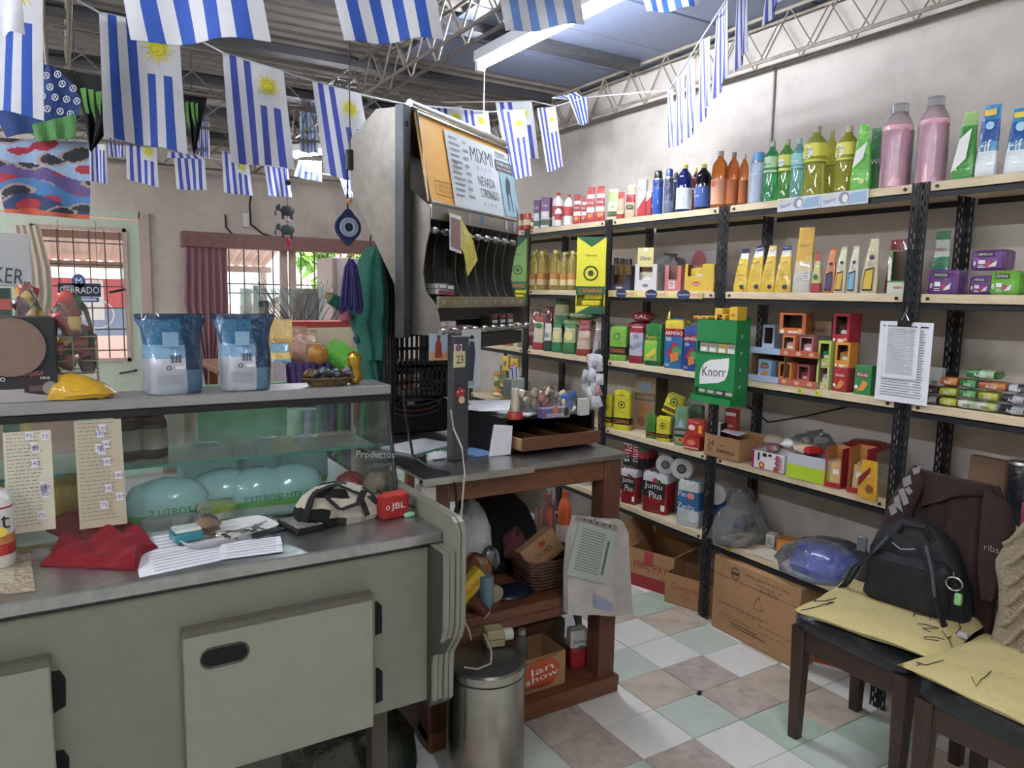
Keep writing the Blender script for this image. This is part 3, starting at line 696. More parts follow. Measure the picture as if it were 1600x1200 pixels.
R(0, P_aero, 1049, 1058, 270, 'spray_can', 'dark spray can mostly hidden behind the blue cleaner bottle', 'spray can', rnd_=True, c='27304e', cap='1d2436', off=.12)
def clean(x0, x1, yt, c, label, lab, off=.012, cap='d8cf5a', lab2=None, txt=None, wst=0., cz=.93, lz=(.06, .5), fill=None, sh=.72, grp=None, g=1.):
 R(0, P_bottle, x0, x1, yt, 'cleaner_bottle', label, 'bottle', rnd_=True, c=c, cap=cap, lab=lab, labz=lz, lab2=lab2, off=off, waist=wst, capz=cz, text=txt, sh=sh, group=grp, grow=g)
clean(1055, 1080, 257, '1c2f86', 'royal blue cleaner bottle with yellow cap and white label', 'd8e4ee', txt=[('r', -.6, .7, .12, .34, C('3b86b8')), ('t', 'Limpol', 0, .4, .05, NV)])
clean(1078, 1090, 262, '8c2338', 'dark red bottle with yellow cap behind the black one', None, off=.13)
clean(1084, 1110, 256, '141c22', 'black bottle with yellow cap and a blue label', '2d4f98', txt=[('r', -.7, .7, .36, .46, WH), ('t', 'Jabon', 0, .3, .05, WH)])
AM = 'e8842c'
clean(1109, 1135, 236, AM, 'amber bottle with pale label, nearest the blue bottles', 'd99a78', cap='b9a89a', txt=[('c', 0, .42, .4, C('c0522c'))])
clean(1133, 1153, 238, 'd86f28', 'amber bottle in the middle of the three amber ones', 'b35c2c', cap='8f6a58', off=.04)
clean(1152, 1167, 241, AM, 'amber bottle just right of the rack joint', 'a85624', cap='b9a89a', off=.05)
R(0, P_aero, 1169, 1195, 238, 'spray_can', 'pale blue air freshener can with sky blue cap', 'spray can', rnd_=True, c='b7c8e6', cap='5f9bd8', dec=[('l', -.6, .6, .15, .35, GY, 5), ('t', 'Glade', 0, .7, .07, WH)])
clean(1190, 1215, 221, '4cc878', 'emerald green detergent bottle with a whitish label', 'b9dcb4', cap='a8b8a0', lz=(.48, .74), txt=[('t', 'Deter', 0, .62, .05, GN)], wst=.1)
clean(1212, 1238, 218, '78cc60', 'green detergent bottle with a yellow label', 'd8dc5a', cap='a8b088', lz=(.48, .74), txt=[('c', 0, .61, .5, WH), ('t', 'DETER', 0, .61, .035, NV)], wst=.1)
clean(1232, 1256, 216, '8adcd4', 'teal detergent bottle between the green and yellow ones', '8fd0d0', cap='9dc0bc', lz=(.5, .74), wst=.1, txt=[('t', 'Deter', 0, .62, .05, WH)])
YL = 'dcdc4c'
clean(1283, 1305, 204, YL, 'yellow detergent bottle standing back between the two big yellow ones', 'd9d63c', cap='a8a878', off=.14, lz=(.5, .74))
clean(1251, 1289, 197, 'ccd458', 'big yellow detergent bottle, left of the pair in front', 'e0dc48', cap='a8a888', lz=(.5, .75), wst=.12, off=.02, txt=[('c', -.2, .63, .6, WH), ('t', 'DETER', -.1, .66, .035, NV), ('t', 'gente', -.1, .61, .03, GN)])
clean(1301, 1338, 197, 'd4d44c', 'big yellow detergent bottle, right of the pair in front', 'e0dc48', cap='a8a888', lz=(.5, .75), wst=.12, off=.03, txt=[('c', -.3, .63, .6, WH), ('t', 'DETER', -.2, .66, .035, NV), ('t', 'gente', -.2, .61, .03, GN)])
R(0, P_pouch, 1352, 1374, 204, 'detergent_pouch', 'darker green pouch standing behind the lime green one', 'pouch', asp=.5, turn=20, c='2f8040', off=.1, dec=[('t', 'POWER', 0, .5, .08, WH)])
R(0, P_pouch, 1325, 1362, 198, 'detergent_pouch', 'lime green soap powder pouch between yellow bottles and pink jugs', 'pouch', asp=.5, turn=20, taper=.5, c='62c23a', off=.0, dec=[('p', [(-.8, .35), (.2, .5), (.5, .75), (-.5, .62)], WH), ('t', 'NEVEX', -.1, .55, .09, C('2b6fb8'), .6, .5), ('c', .2, .15, .3, C('b8e070'))], bands=((.8, .92, '84d458'),))
for x0, x1, yt, o_, l in ((1371, 1421, 162, .03, 'big wrapped bottle of pink liquid, left of the two'), (1427, 1477, 151, .03, 'big wrapped bottle of pink liquid, right of the two')):
 ob_ = R(0, P_bottle, x0, x1, yt, 'pink_jug', l, 'bottle', rnd_=True, c='eed8e0', fill='f6b8cc', cap=C('c8ccd0', 'liquid'), off=o_, neck=.5, sh=.74, capz=.9, waist=.05, kind='liquid')
 dm = ob_.dimensions; r_ = .0
 bb = [Vector(q) for q in ob_.bound_box]; r_ = max(abs(q.x) for q in bb); h_ = max(q.z for q in bb)
 MB().loft([(.002, r_ * 1.02, r_ * 1.02, 2), (.3 * h_, r_ * 1.05, r_ * 1.04, 2), (.5 * h_, r_ * 1.02, r_ * 1.04, 2), (.74 * h_, r_ * 1.04, r_ * 1.03, 2), (.84 * h_, r_ * .86, r_ * .86, 2)], FILM, 20, jit=.002, caps=False).build('plastic_wrap', ob_)
R(0, P_pouch, 1483, 1527, 177, 'detergent_pouch', 'green and white cleaning pouch right of the pink jugs', 'pouch', asp=.5, turn=5, taper=.4, c='3f9a3a', dec=[('p', [(-1, .1), (.3, .3), (.6, .75), (-.4, .6)], WH), ('t', 'Bio', -.1, .5, .1, C('2b6fb8'), .5, .6)], bands=((.82, 1, '9ac878'),), lean=.08)
for x0, x1, yt, l in ((1519, 1560, 167, 'blue and white cleaning cream pouch, left of the two'), (1564, 1612, 171, 'blue and white cleaning cream pouch cut by the photo edge')):
 R(0, P_pouch, x0, x1, yt, 'cleaner_pouch', l, 'pouch', asp=.5, turn=5, c='2258a8', bands=((0, .36, 'dfe6ee'), (.36, .5, '5b9fd0'), (.82, 1, '2e8fd0')), dec=[('t', 'cif', -.1, .42, .2, WH, .55), ('c', .1, .73, .4, C('a8d0ee')), ('r', -.6, .5, .88, .97, YE)], lean=.05)
# paper price strips on the top and second shelf
def strip(x0, x1, si, label, col, h, dec, drop=.0):
 y0, y1 = solve((XF - .003, 0, ZS[si]), 1, px=x0), solve((XF - .003, 0, ZS[si]), 1, px=x1); w = y0 - y1
 m = MB(); m.box(-w / 2, w / 2, -.001, .0005, -h, 0, col); s = MB(); s.M = Matrix.Translation((0, -.001, -h)); decals(s, dec, w, 0, h)
 o = m.build('price_strip', None, (XF - .0035, (y0 + y1) / 2, ZS[si] + .002 - drop), -pi / 2, False); tag(o, label, 'label'); s.build('printed_label', o, smooth=False)
for x0, x1, l in ((1216, 1283, 'pale blue printed shelf strip under the green bottles, left one'), (1284, 1358, 'pale blue printed shelf strip under the yellow bottles, right one')):
 strip(x0, x1, 0, l, C('cfd2da'), .052, [('p', [(.2, .1), (.95, .15), (.95, .9), (.3, .8)], C('93b6d4')), ('c', 0, .55, .22, C('8d93a8'), .22), ('c', .05, .5, .12, WH, .15), ('t', 'Tibenios', -.62, .45, .3, C('3b5f98'), .27, .25), ('r', -.95, -.4, .75, .92, C('d8cbb8'))])
strip(951, 1098, 1, 'long yellow printed strip with three dark oval logos on the second shelf', C('dcc87a'), .036, sum([[('r', x - .3, x + .28, .1, .9, C('e2d294')), ('c', x, .5, .13, NV, .07), ('t', "HELLMANN'S", x, .5, .22, WH, .11), ('r', x + .14, x + .3, .25, .7, C('d8a48a'))] for x in (-.68, 0, .66)], []))
for x, si, l in ((1251, 2, 'small yellow price sticker under the orange drink boxes'), (1278, 2, 'small yellow price sticker under the pale green drink box'), (1139, 4, 'small yellow price sticker on the lowest shelf board')):
 strip(x - 4, x + 4, si, l, C('d8d840'), .02, [('l', -.7, .7, .2, .8, K, 2)], drop=.008)

# --- second shelf
def yerba_disp(x0, x1, yt, yb, l, c, c2, X):
 Yc = solve((X, 0, 1.6), 1, px=(x0 + x1) / 2); P = Vector((X, Yc, 1.6)) - EYE; dep = P.dot(CF)
 zt, zb = solve((X, Yc, 0), 2, py=yt), solve((X, Yc, 0), 2, py=yb); h = zt - zb; w = (x1 - x0) * dep / FPX * .86; d = w * .5
 m = MB(); m.box(-w / 2, w / 2, -d / 2, d / 2, h * .25, h, C(c)); m.box(-w / 2, w / 2, d / 2 - .004, d / 2, 0, h * .25, C(c)); m.box(-w / 2, -w / 2 + .004, -d / 2, d / 2, 0, h * .25, C(c)); m.box(w / 2 - .004, w / 2, -d / 2, d / 2, 0, h * .25, C(c)); m.box(-w / 2, w / 2, -d / 2, d / 2, 0, .004, C(c)); m.box(-w / 2, w / 2, -d / 2, -d / 2 + .004, 0, h * .1, C(c))
 s = MB(); gd = C(c2)
 decals(s, [('p', [(-1, 1), (1, 1), (0, .87)], gd), ('o', 0, .53, .42, .52, K), ('c', 0, .53, .2, C('3d3d20')), ('t', 'YERBA MATE', 0, .76, .022, K, .4), ('r', -1, 1, .255, .36, gd), ('t', 'CANARIAS', 0, .305, .06, OR, .8), ('p', [(-1, 0), (1, 0), (1, .1), (0, .1)], gd)], w, d, h)
 s2 = MB(); s2.M = Matrix.Rotation(-pi / 2, 4, 'Z'); decals(s2, [('o', 0, .8, .5, .65, K), ('o', 0, .62, .3, .4, K), ('l', -.5, .5, .35, .55, GY, 5), ('c', 0, .8, .3, K)], d, w, h)
 o = emit(m, {'printed_label': s, 'side_print': s2}, 'tea_display_box', l, 'display box', (X, Yc, zb), math.radians(-42))
 for k in range(3):
  q = MB(); q.rbox(-w * .36 + k * .01, w * .3 + k * .01, -d / 2 + .01, d / 2 - .012, .006 + k * .035, .036 + k * .035, C('d8cc20', 'gloss'), .006); q.build('tea_pack', o)
 return o
yerba_disp(898, 950, 371, 490, 'tall yellow and green dispenser box of tea packs hanging at the rack joint', 'ddd62e', '1d5a3c', XF - .1)
yerba_disp(794, 826, 372, 478, 'green dispenser box half hidden behind the steel cigarette rack', '6f9a4e', '1d5a3c', XF - .08)
ORD = ['first', 'second', 'third', 'fourth', 'fifth', 'sixth', 'seventh', 'eighth', 'ninth', 'tenth']
oils = [(826, 839, 393, .02), (838, 852, 392, .02), (858, 875, 391, .02), (874, 887, 394, .02), (886, 900, 392, .02), (832, 843, 390, .13), (846, 856, 391, .13), (850, 860, 395, .2), (866, 876, 392, .15), (880, 890, 393, .16), (893, 903, 394, .14)]
for k, (x0, x1, yt, off) in enumerate(oils):
 R(1, P_bottle, x0, x1, yt, 'oil_bottle', 'yellow cooking oil bottle in the %s row on the second shelf, %s from the left' % (('front', ORD[k]) if k < 5 else ('back', ORD[k - 5])), 'bottle', rnd_=True, c='e0cf74', cap='d8c66a', lab='d8be8c', lab2='c8823a', labz=(.12, .42), off=off, capz=.94, neck=.36, group='front row of oil bottles' if off < .1 else 'back row of oil bottles')
for x0, x1, yt, l in ((958, 966, 399, 'tiny dark-lidded jar on the navy box, left'), (967, 976, 400, 'tiny dark-lidded jar on the navy box, middle'), (977, 987, 401, 'tiny dark-lidded jar on the navy box, right')):
 R(1, P_bottle, x0, x1, yt + 4, 'spice_jar', l, 'jar', rnd_=True, z=ZS[1] + .082, c='a88a50', cap='2a2c34', neck=.85, capz=.7, off=.06)
R(1, P_tray, 951, 993, 415, 'display_carton', 'navy blue open display carton on the second shelf', 'box', asp=.9, turn=32, c='3b3f68', hole=(-.6, .6, .25, 1.0), roof=False, off=.03, dec=[('c', 0, .12, .35, C('c8b870'), .12), ('t', "HELLMANN'S", 0, .12, .06, WH, .3)])
R(1, P_tray, 991, 1033, 413, 'display_carton', 'white open display carton with small sachets', 'box', asp=.8, turn=32, c='cdccd0', hole=(-.6, .6, .4, 1.0), roof=False, pk='d0c8a8', pn=2, pkh=.7, dec=[('c', 0, .2, .3, NV, .12), ('t', "HELLMANN'S", 0, .2, .05, WH, .26)])
R(1, P_tray, 1038, 1068, 415, 'display_carton', 'pink open display carton with brown inside', 'box', asp=.8, turn=32, c='c4707c', hole=(-.55, .55, .45, 1.0), roof=False, dec=[('r', -.5, .3, .1, .4, C('e0c8c4')), ('l', -.4, .2, .12, .36, K, 4)])
R(1, P_tray, 1069, 1124, 413, 'display_carton', 'yellow open display carton with a notch and a red logo', 'box', asp=1.0, turn=32, c='d8b435', hole=(-.8, .2, .55, 1.0), roof=False, pk='e6c22e', pn=2, pkh=.85, dec=[('c', -.2, .28, .3, RD, .14), ('t', 'Savora', -.2, .28, .09, WH, .24)], side=[('c', .1, .35, .6, C('8d2a20'), .3), ('t', 'SAVORA', .1, .35, .14, YE, .45)], group=None)
R(1, P_box, 1062, 1122, 392, 'display_carton', 'grey carton with a pink round-topped panel standing behind the yellow one', 'box', asp=.1, off=.24, c='b9b8bc', dec=[('r', -.4, .45, .1, .8, C('b8586a')), ('c', .02, .72, .42, C('b8586a'), .5), ('t', 'ALFAJOR', 0, .45, .13, WH, .5)])
def card(si, x0, x1, yt, yb, name, label, cat, c, dec, X=XF - .012, turn=0, tk=.003):
 Yc = solve((X, 0, 1.55), 1, px=(x0 + x1) / 2); P = Vector((X, Yc, 1.55)) - EYE; dep = P.dot(CF); w0 = (x1 - x0) * dep / FPX; v = Vector((P.x, P.y)).normalized(); th = math.radians(-90 + turn)
 w = w0 / max(.3, abs(v.x * math.sin(th) - v.y * math.cos(th))); zt, zb = solve((X, Yc, 0), 2, py=yt), solve((X, Yc, 0), 2, py=yb); h = zt - zb
 m = MB(); m.box(-w / 2, w / 2, -tk / 2, tk / 2, 0, h, C(c)); s = MB(); decals(s, dec, w, tk, h)
 return emit(m, {'printed_label': s} if dec else {}, name, label, cat, (X, Yc, zb), th, smooth=False)
card(1, 995, 1019, 387, 417, 'shelf_card', 'small pale yellow card with handwriting above the white carton', 'card', 'd8cf8a', [('t', 'Oferta', 0, .45, .22, NV, .7), ('c', 0, .9, .25, WH)], X=XF + .05, turn=30)
def bag(name, label, cat, P, w, d, h, m=FILM2, jit=.012, rz=0., secs=None, inner=None, grp=None):
 """crumpled clear bag, puffed or slumped"""
 b = MB(); s = secs or [(0, .85, .85, 2.6), (.15, 1, 1, 2.4), (.45, 1.0, .95, 2.2), (.7, .75, .7, 2.1), (.85, .4, .35, 2), (.93, .25, .15, 2), (1, .45, .2, 2)]
 b.loft([(z * h, a * w / 2, c_ * d / 2, n) for z, a, c_, n in s], m, 22, jit=jit, caps=True)
 o = b.build(name, None, P, rz); tag(o, label, cat, grp)
 return o
p = (XF + .16, solve((XF + .16, 0, 1.6), 1, px=1048), ZS[1] + .1)
bag('plastic_bag', 'clear crumpled plastic bag lying on the pink and white cartons', 'plastic bag', p, .16, .14, .09, FILM2)
# pouches
for k, (x0, x1, yt, l) in enumerate(((1144, 1171, 391, 'yellow noodle pouch with navy top, leftmost of the row'), (1165, 1194, 387, 'yellow noodle pouch with navy top, second of the row'), (1187, 1213, 386, 'yellow noodle pouch with a plain tan top, third of the row'), (1208, 1238, 386, 'yellow noodle pouch with navy top, fourth of the row'))):
 R(1, P_pouch, x0, x1, yt, 'yellow_pouch', l, 'pouch', asp=.35, turn=8 + k * 3, taper=.5, c='dcb93a', bands=((.8, .93, 'd8d4c4'), (.93, 1, '2b2f68' if k != 2 else 'c8b070')), dec=[('c', .35, .12, .28, NV, .28), ('t', 'Pasta', -.1, .66, .05, K, .5, .2), ('l', -.5, .3, .35, .5, C('b8962c'), 4)], group='yellow pouches on the second shelf', lean=.12)
R(1, P_pouch, 1236, 1271, 359, 'tall_pouch', 'tall yellow and white pouch standing above the row, no face print', 'pouch', asp=.45, turn=20, c='d8a93a', bands=((0, .32, 'c9c6be'), (.32, .5, 'd8c69a')), dec=[('r', .1, .8, .2, .34, WH), ('l', .15, .75, .21, .33, K, 5), ('t', 'HARINA', 0, .75, .04, K, .5)], lean=.05)
R(1, P_pouch, 1265, 1284, 396, 'small_pouch', 'small red and green pouch between the tall yellow one and the orange one', 'pouch', asp=.5, turn=15, taper=.7, c='c8c07a', bands=((0, .25, 'a83038'), (.8, 1, 'c04840')), dec=[('c', 0, .4, .5, GN)])
for x0, x1, yt, c, c2, l in ((1285, 1306, 391, 'd27a48', '4a4a78', 'orange pouch with a round violet badge'), (1301, 1323, 388, 'd8cfae', 'd8a838', 'cream pouch with yellow panel, next to the orange one'), (1320, 1342, 387, 'd4d0b8', '6fa8c4', 'cream pouch with a light blue panel'), (1342, 1374, 376, 'd3c7a2', 'd8b438', 'widest cream pouch with a yellow panel and pointed top')):
 R(1, P_pouch, x0, x1, yt, 'soup_pouch', l, 'pouch', asp=.5, turn=12, taper=.5, c=c, dec=[('p', [(-.7, .05), (.5, .05), (.6, .5), (-.5, .45)], K), ('p', [(-.6, .08), (.4, .08), (.5, .46), (-.4, .42)], C(c2)), ('c', .1, .68, .3, NV), ('l', -.3, .4, .5, .6, GY, 3)], lean=.08)
R(1, P_pouch, 1379, 1422, 377, 'rice_bag', 'dark red bag standing behind the green and white carton', 'bag', asp=.4, off=.12, turn=10, c='8d2a2e', dec=[('t', 'ARROZ', 0, .8, .06, WH), ('l', -.6, .6, .5, .7, WH, 3)])
R(1, P_tray, 1385, 1424, 392, 'display_carton', 'green and white carton with a big dark open front beside the post', 'box', asp=.6, turn=5, c='5b8a4c', inner='54473a', hole=(-.65, 1.0, .3, .99), roof=False, dec=[('r', -1, 1, 0, .26, C('c8cfc0')), ('c', .1, .14, .5, C('c87a50'), .14), ('p', [(-1, .3), (-.68, .3), (-.68, .8), (-1, .9)], C('dce4d4'))])
R(1, P_pouch, 1450, 1482, 365, 'green_bag', 'tall green and white bag behind the black post', 'bag', asp=.3, off=.14, turn=0, c='3f8a62', bands=((.62, .9, 'cfdcd0'),), dec=[('t', 'HIERBAS', 0, .74, .04, RD, .6)])
def mim(x0, x1, yt, z, l, c='6a3a86', t='MIMOSA', off=.012, asp=.7):
 R(1, P_box, x0, x1, yt, 'pad_pack', l, 'pack', asp=asp, off=off, z=z, c=c, kind='gloss', b=.007, dec=[('p', [(-.55, .68), (.45, .68), (.35, .88), (-.65, .88)], K), ('t', t, -.1, .78, .12, WH, .42), ('t', '8', -.72, .35, .2, WH), ('r', -.5, -.1, .32, .5, WH), ('c', .1, .32, .2, C('c03868'), .2), ('p', [(.1, .15), (.55, .2), (.6, .45), (.35, .35)], WH), ('l', -.5, 0, .1, .25, WH, 2)], group='purple and green pad packs')
mim(1447, 1512, 422, None, 'purple pad pack standing alone next to the post')
mim(1512, 1562, 431, None, 'purple pad pack at the bottom, partly behind the green one', off=.05)
mim(1514, 1586, 391, ZS[1] + .078, 'purple pad pack on top of the other packs', off=.05)
mim(1544, 1603, 424, None, 'lime green pad pack in front of the purple stack', c='68b833', t='FEMINA', off=.0)
mim(1597, 1640, 424, None, 'lime green pad pack cut by the edge of the photo', c='68b833', t='FEMINA', off=.04)

# --- third shelf
for x0, x1, yt, c, l, b_ in ((779, 792, 512, '4a7a3a', 'small green packet far away on the third shelf', ((0, .3, 'c8b040'),)), (790, 802, 508, 'c84a2c', 'red and white packet far away on the third shelf', ((.3, .7, 'dfd8c8'),)), (801, 810, 507, 'd8d0b0', 'cream packet beside the far post on the third shelf', ((0, .2, 'b03a30'),))):
 R(2, P_box, x0, x1, yt, 'small_packet', l, 'packet', asp=.4, turn=30, c=c, kind='gloss', dec=[('t', 'Te', 0, .6, .15, WH), ('c', 0, .3, .5, YE)])
rice = [(831, 853, 494, 'c9b9a0', ((0, .22, 'a8303a'), (.82, 1, 'a04a3a')), 'beige and red rice bag, leftmost of the front row', ('c', 0, .72, .7, C('2f7a4a'), .4)),
  (848, 864, 507, 'cfd0c4', ((0, .4, '1f4436'),), 'white and dark green rice bag, second of the front row', ('l', -.6, .6, .5, .7, K, 4)),
  (860, 881, 505, 'b9c08c', ((0, .35, '2b7a48'), (.85, 1, '2b7a48')), 'pale green rice bag, third of the front row', ('c', 0, .6, .6, C('e0d48c'), .7)),
  (877, 903, 506, 'aab87c', ((0, .38, '2b7440'), (.85, 1, '3b8a4c')), 'green rice bag, fourth of the front row', ('c', 0, .62, .6, C('e0d48c'), .7)),
  (899, 927, 502, 'c9b49c', ((0, .2, 'a83a30'), (.72, 1, '9a3038')), 'cream and dark red rice bag at the end of the front row', ('t', 'Arroz', 0, .5, .08, RD, .7))]
for x0, x1, yt, c, bd, l, dc in rice:
 R(2, P_pouch, x0, x1, yt, 'rice_bag', l, 'bag', asp=.6, turn=32, c=c, bands=bd, dec=[dc, ('t', 'Arroz', 0, .82, .05, WH, .6)], top=.05, off=.0)
for x0, x1, yt, z, l in ((824, 848, 486, .0, 'big dark red bag pile behind the rice bags'), (845, 868, 482, .0, 'dark red bag leaning behind the green rice bags')):
 R(2, P_pouch, x0, x1, yt, 'red_bag', l, 'bag', asp=.8, turn=30, off=.17, c='8c2a32', bands=((.3, .4, 'c8a8a0'),), dec=[])
def lying(si, xc, z, X, w, d, h, rz, name, label, cat, c, c2='d8d0a0', turn=0, t=None, grp=None, tilt=None, fill=True):
 Yc = solve((X, 0, z), 1, px=xc)
 m = MB(); m.M = Matrix.Translation((0, 0, h / 2)) @ Matrix.Rotation(pi / 2, 4, 'Y')
 m.loft([(-w / 2, h * .06, d / 2, 3), (-w * .46, h * .12, d / 2, 3), (-w * .36, h * .42, d / 2 * .97, 2.6), (0, h / 2, d / 2, 2.6), (w * .2, h / 2, d / 2, 2.6), (w * .36, h * .42, d / 2 * .97, 2.6), (w * .46, h * .12, d / 2, 3), (w / 2, h * .06, d / 2, 3)], [C(c, 'gloss'), C(c, 'gloss'), C(c2, 'gloss'), C(c2, 'gloss'), C(c, 'gloss'), C(c, 'gloss'), C(c, 'gloss')], 20, jit=.0012)
 s = MB(); y_ = -d / 2 - .001
 if t: s.text(t, 0, h * .5, h * .42, WH, y_, w=w * .6)
 return emit(m, {'printed_label': s} if t else {}, name, label, cat, (X, Yc, z), rz, grp, tilt)
lying(2, 905, ZS[2] + .155, XF + .13, .2, .13, .05, -1.0, 'green_bag', 'green bag lying on the rice bags, lower of the pair', 'bag', '2b7a44', 'a8b878')
lying(2, 914, ZS[2] + .205, XF + .12, .19, .12, .045, -1.2, 'green_bag', 'green bag lying on top of the rice bags, higher of the pair', 'bag', '2f8048', '98a868')
R(2, P_pouch, 863, 893, 462, 'green_bag', 'tall green and cream bag standing upright on the rice bags', 'bag', asp=.5, turn=32, z=ZS[2] + .155, off=.06, c='3b7f4a', bands=((.35, .7, 'c4cc9c'),), dec=[('c', 0, .55, .5, C('d8d090')), ('t', 'Arroz', 0, .8, .08, WH)])
R(2, P_pouch, 924, 955, 505, 'sugar_bag', 'whitish plastic sugar bag with pink print at the rack joint', 'bag', asp=.6, turn=30, c='c9bfc2', dec=[('l', -.6, .6, .45, .8, C('a87a88'), 5), ('c', .4, .5, .3, C('8f4a5c')), ('c', 0, .15, .6, C('3a5a44'), .4)])
R(2, P_brick, 951, 983, 511, 'tea_brick', 'lime green tea pack with black and orange band on the third shelf', 'pack', asp=.6, turn=30, c='79b83c', bands=((.18, .42, '1c1c1a'),), dec=[('t', 'CANARIAS', 0, .3, .13, OR, .85), ('o', -.1, .72, .3, .38, K)], off=.0)
R(2, P_brick, 982, 1007, 512, 'tea_brick', 'red and white tea pack with cursive writing', 'pack', asp=.5, turn=28, c='b9bccb', bands=((0, .22, '8c1f34'), (.86, 1, 'a02440')), dec=[('t', 'Baldo', 0, .5, .15, NV, .85, .5), ('l', -.4, .5, .68, .8, NV, 3)], off=.0)
lying(2, 1003, ZS[2] + .165, XF + .14, .13, .1, .05, -1.2, 'red_packet', 'red packet lying on the tea packs, lower of two', 'packet', 'a81e2c', 'b8303c')
lying(2, 1006, ZS[2] + .215, XF + .12, .12, .1, .05, -1.0, 'red_packet', 'red packet with a white square lying topmost above the tea packs', 'packet', 'b02030', 'c02c38', t='SAL')
R(2, P_brick, 1006, 1040, 507, 'tea_brick', 'dark green tea pack with yellow lettering', 'pack', asp=.7, turn=24, c='1f7a34', bands=((.0, .1, '1b5c2c'),), dec=[('r', -1, .5, .12, .62, C('79c83c')), ('t', 'Puerto', -.2, .7, .1, YE, .62), ('t', 'Real', -.2, .57, .1, YE, .5), ('p', [(-.8, .25), (.3, .45), (.35, .3), (-.6, .18)], YE), ('c', 0, .17, .4, RD, .14), ('t', 'Cabral', 0, .17, .05, WH, .35)], off=.0)
def arm(x0, x1, yt, l, c):
 R(2, P_brick, x0, x1, yt, 'tea_brick', l, 'pack', asp=.45, turn=22, c=c, bands=((.66, .82, 'a81c28'), (.82, 1, 'e0c82c' if c == '2a6fae' else c)), dec=[('t', 'ARMIÑO', 0, .74, .1, WH, .92), ('p', [(-.7, .3), (.1, .55), (.5, .5), (-.2, .25)], RD), ('c', .4, .36, .5, C('2f9a58')), ('p', [(-.2, .12), (.6, .18), (.5, .36), (-.3, .3)], OR), ('l', -.8, -.1, .56, .64, WH, 3), ('t', 'Sal', -.6, .08, .06, WH)], off=.0)
arm(1036, 1071, 500, 'bright blue tea pack with red band and yellow top', '2a6fae')
arm(1066, 1094, 511, 'deep blue tea pack with red band, half behind the green display', '2b48a0')
lying(2, 1062, ZS[2] + .205, XF + .1, .13, .09, .035, -.9, 'yellow_packet', 'flat yellow packet lying on top of the blue tea packs', 'packet', 'd8c62c', 'e0d050')
# brass bell on the post
a = PX(1044, 500, XF + .02); b_ = MB(); b_.loft([(0, .018, .018, 2), (.008, .014, .014, 2), (.03, .008, .008, 2), (.038, .002, .002, 2)], mat('brass', 'c8b060', rough=.3, metal=1), 14); o = b_.build('bell', None, (XF + .03, a.y, ZS[2] + .205 + .035 + .001)); tag(o, 'tiny pale metal bell standing above the yellow packet', 'bell')
MB().tube([(.002 * math.cos(t) * 3, 0, .042 + .006 * math.sin(t)) for t in [k * pi / 5 for k in range(10)]], .0012, DARKSTEEL, 5, True).build('hanging_loop', o)
# green seasoning display hanging on the post
X_ = XF - .092; yk = solve((X_, 0, 1.25), 1, px=1119); y0, y1 = solve((X_, 0, 1.4), 1, px=1090), solve((X_, 0, 1.4), 1, px=1152); w = y0 - y1
zt, zb = solve((X_, yk, 0), 2, py=500), solve((X_, yk, 0), 2, py=629); h = zt - zb; dd = .085
KG = mat('display_green', '1f7f45', rough=.4, var=.08)
m = MB(); t_ = .004
m.box(-w / 2, w / 2, dd - t_, dd, 0, h * 1.04, KG)
for s_ in (-1, 1): m.box(min(s_ * w / 2, s_ * (w / 2 - t_)), max(s_ * w / 2, s_ * (w / 2 - t_)), 0, dd - t_, 0, h, KG)
m.box(-w / 2 + t_, w / 2 - t_, 0, t_, h * .73, h, KG); m.box(-w / 2 + t_, w / 2 - t_, 0, t_, h * .16, h * .58, KG); m.box(-w / 2 - .004, w / 2 + .004, -.018, -.018 + t_, 0, h * .075, KG)
m.box(-w / 2 - .004, w / 2 + .004, -.018, dd - t_, -t_, 0, KG); m.box(-w / 2 + t_, w / 2 - t_, t_, dd - t_, h * .585, h * .595, KG); m.box(-w / 2 + t_, w / 2 - t_, t_, dd - t_, h * .08, h * .09, KG)
kd = m.build('seasoning_display', None, (X_, (y0 + y1) / 2, zb), -pi / 2, False); tag(kd, 'green cardboard seasoning display with a white leaf, hanging on the rack post', 'display box')
s = MB(); lf = []
for k in range(24):
 t = k / 24 * 2 * pi; lf.append((.74 * math.cos(t) * (1.0 if abs(math.cos(t)) < .8 else 1.05) + .1 * math.sin(t), .37 + .115 * math.sin(t) + .04 * math.cos(t)))
lf = [(-.72, .2), (-.3, .22), (.25, .245), (.55, .29), (.68, .36), (.72, .45), (.72, .56), (.3, .535), (-.2, .515), (-.5, .47), (-.68, .4), (-.74, .31)]
decals(s, [('p', lf, WH), ('t', 'Knorr', 0, .375, .115, C('1c2b26'), .6, .06)], w, 0, h); s.build('printed_label', kd, smooth=False)
s = MB()
for k in range(4): s.box(w / 2, w / 2 + .0006, .03, .04, h * (.2 + .2 * k), h * (.24 + .2 * k), C('8fc4a0'))
s.build('side_mark', kd, smooth=False)
cl = ['c8b8b0', 'b8c0a0', 'd8c070', 'c8c0a8']; c2 = ['8ea070', '90a860', '53408a', 'b8a050']
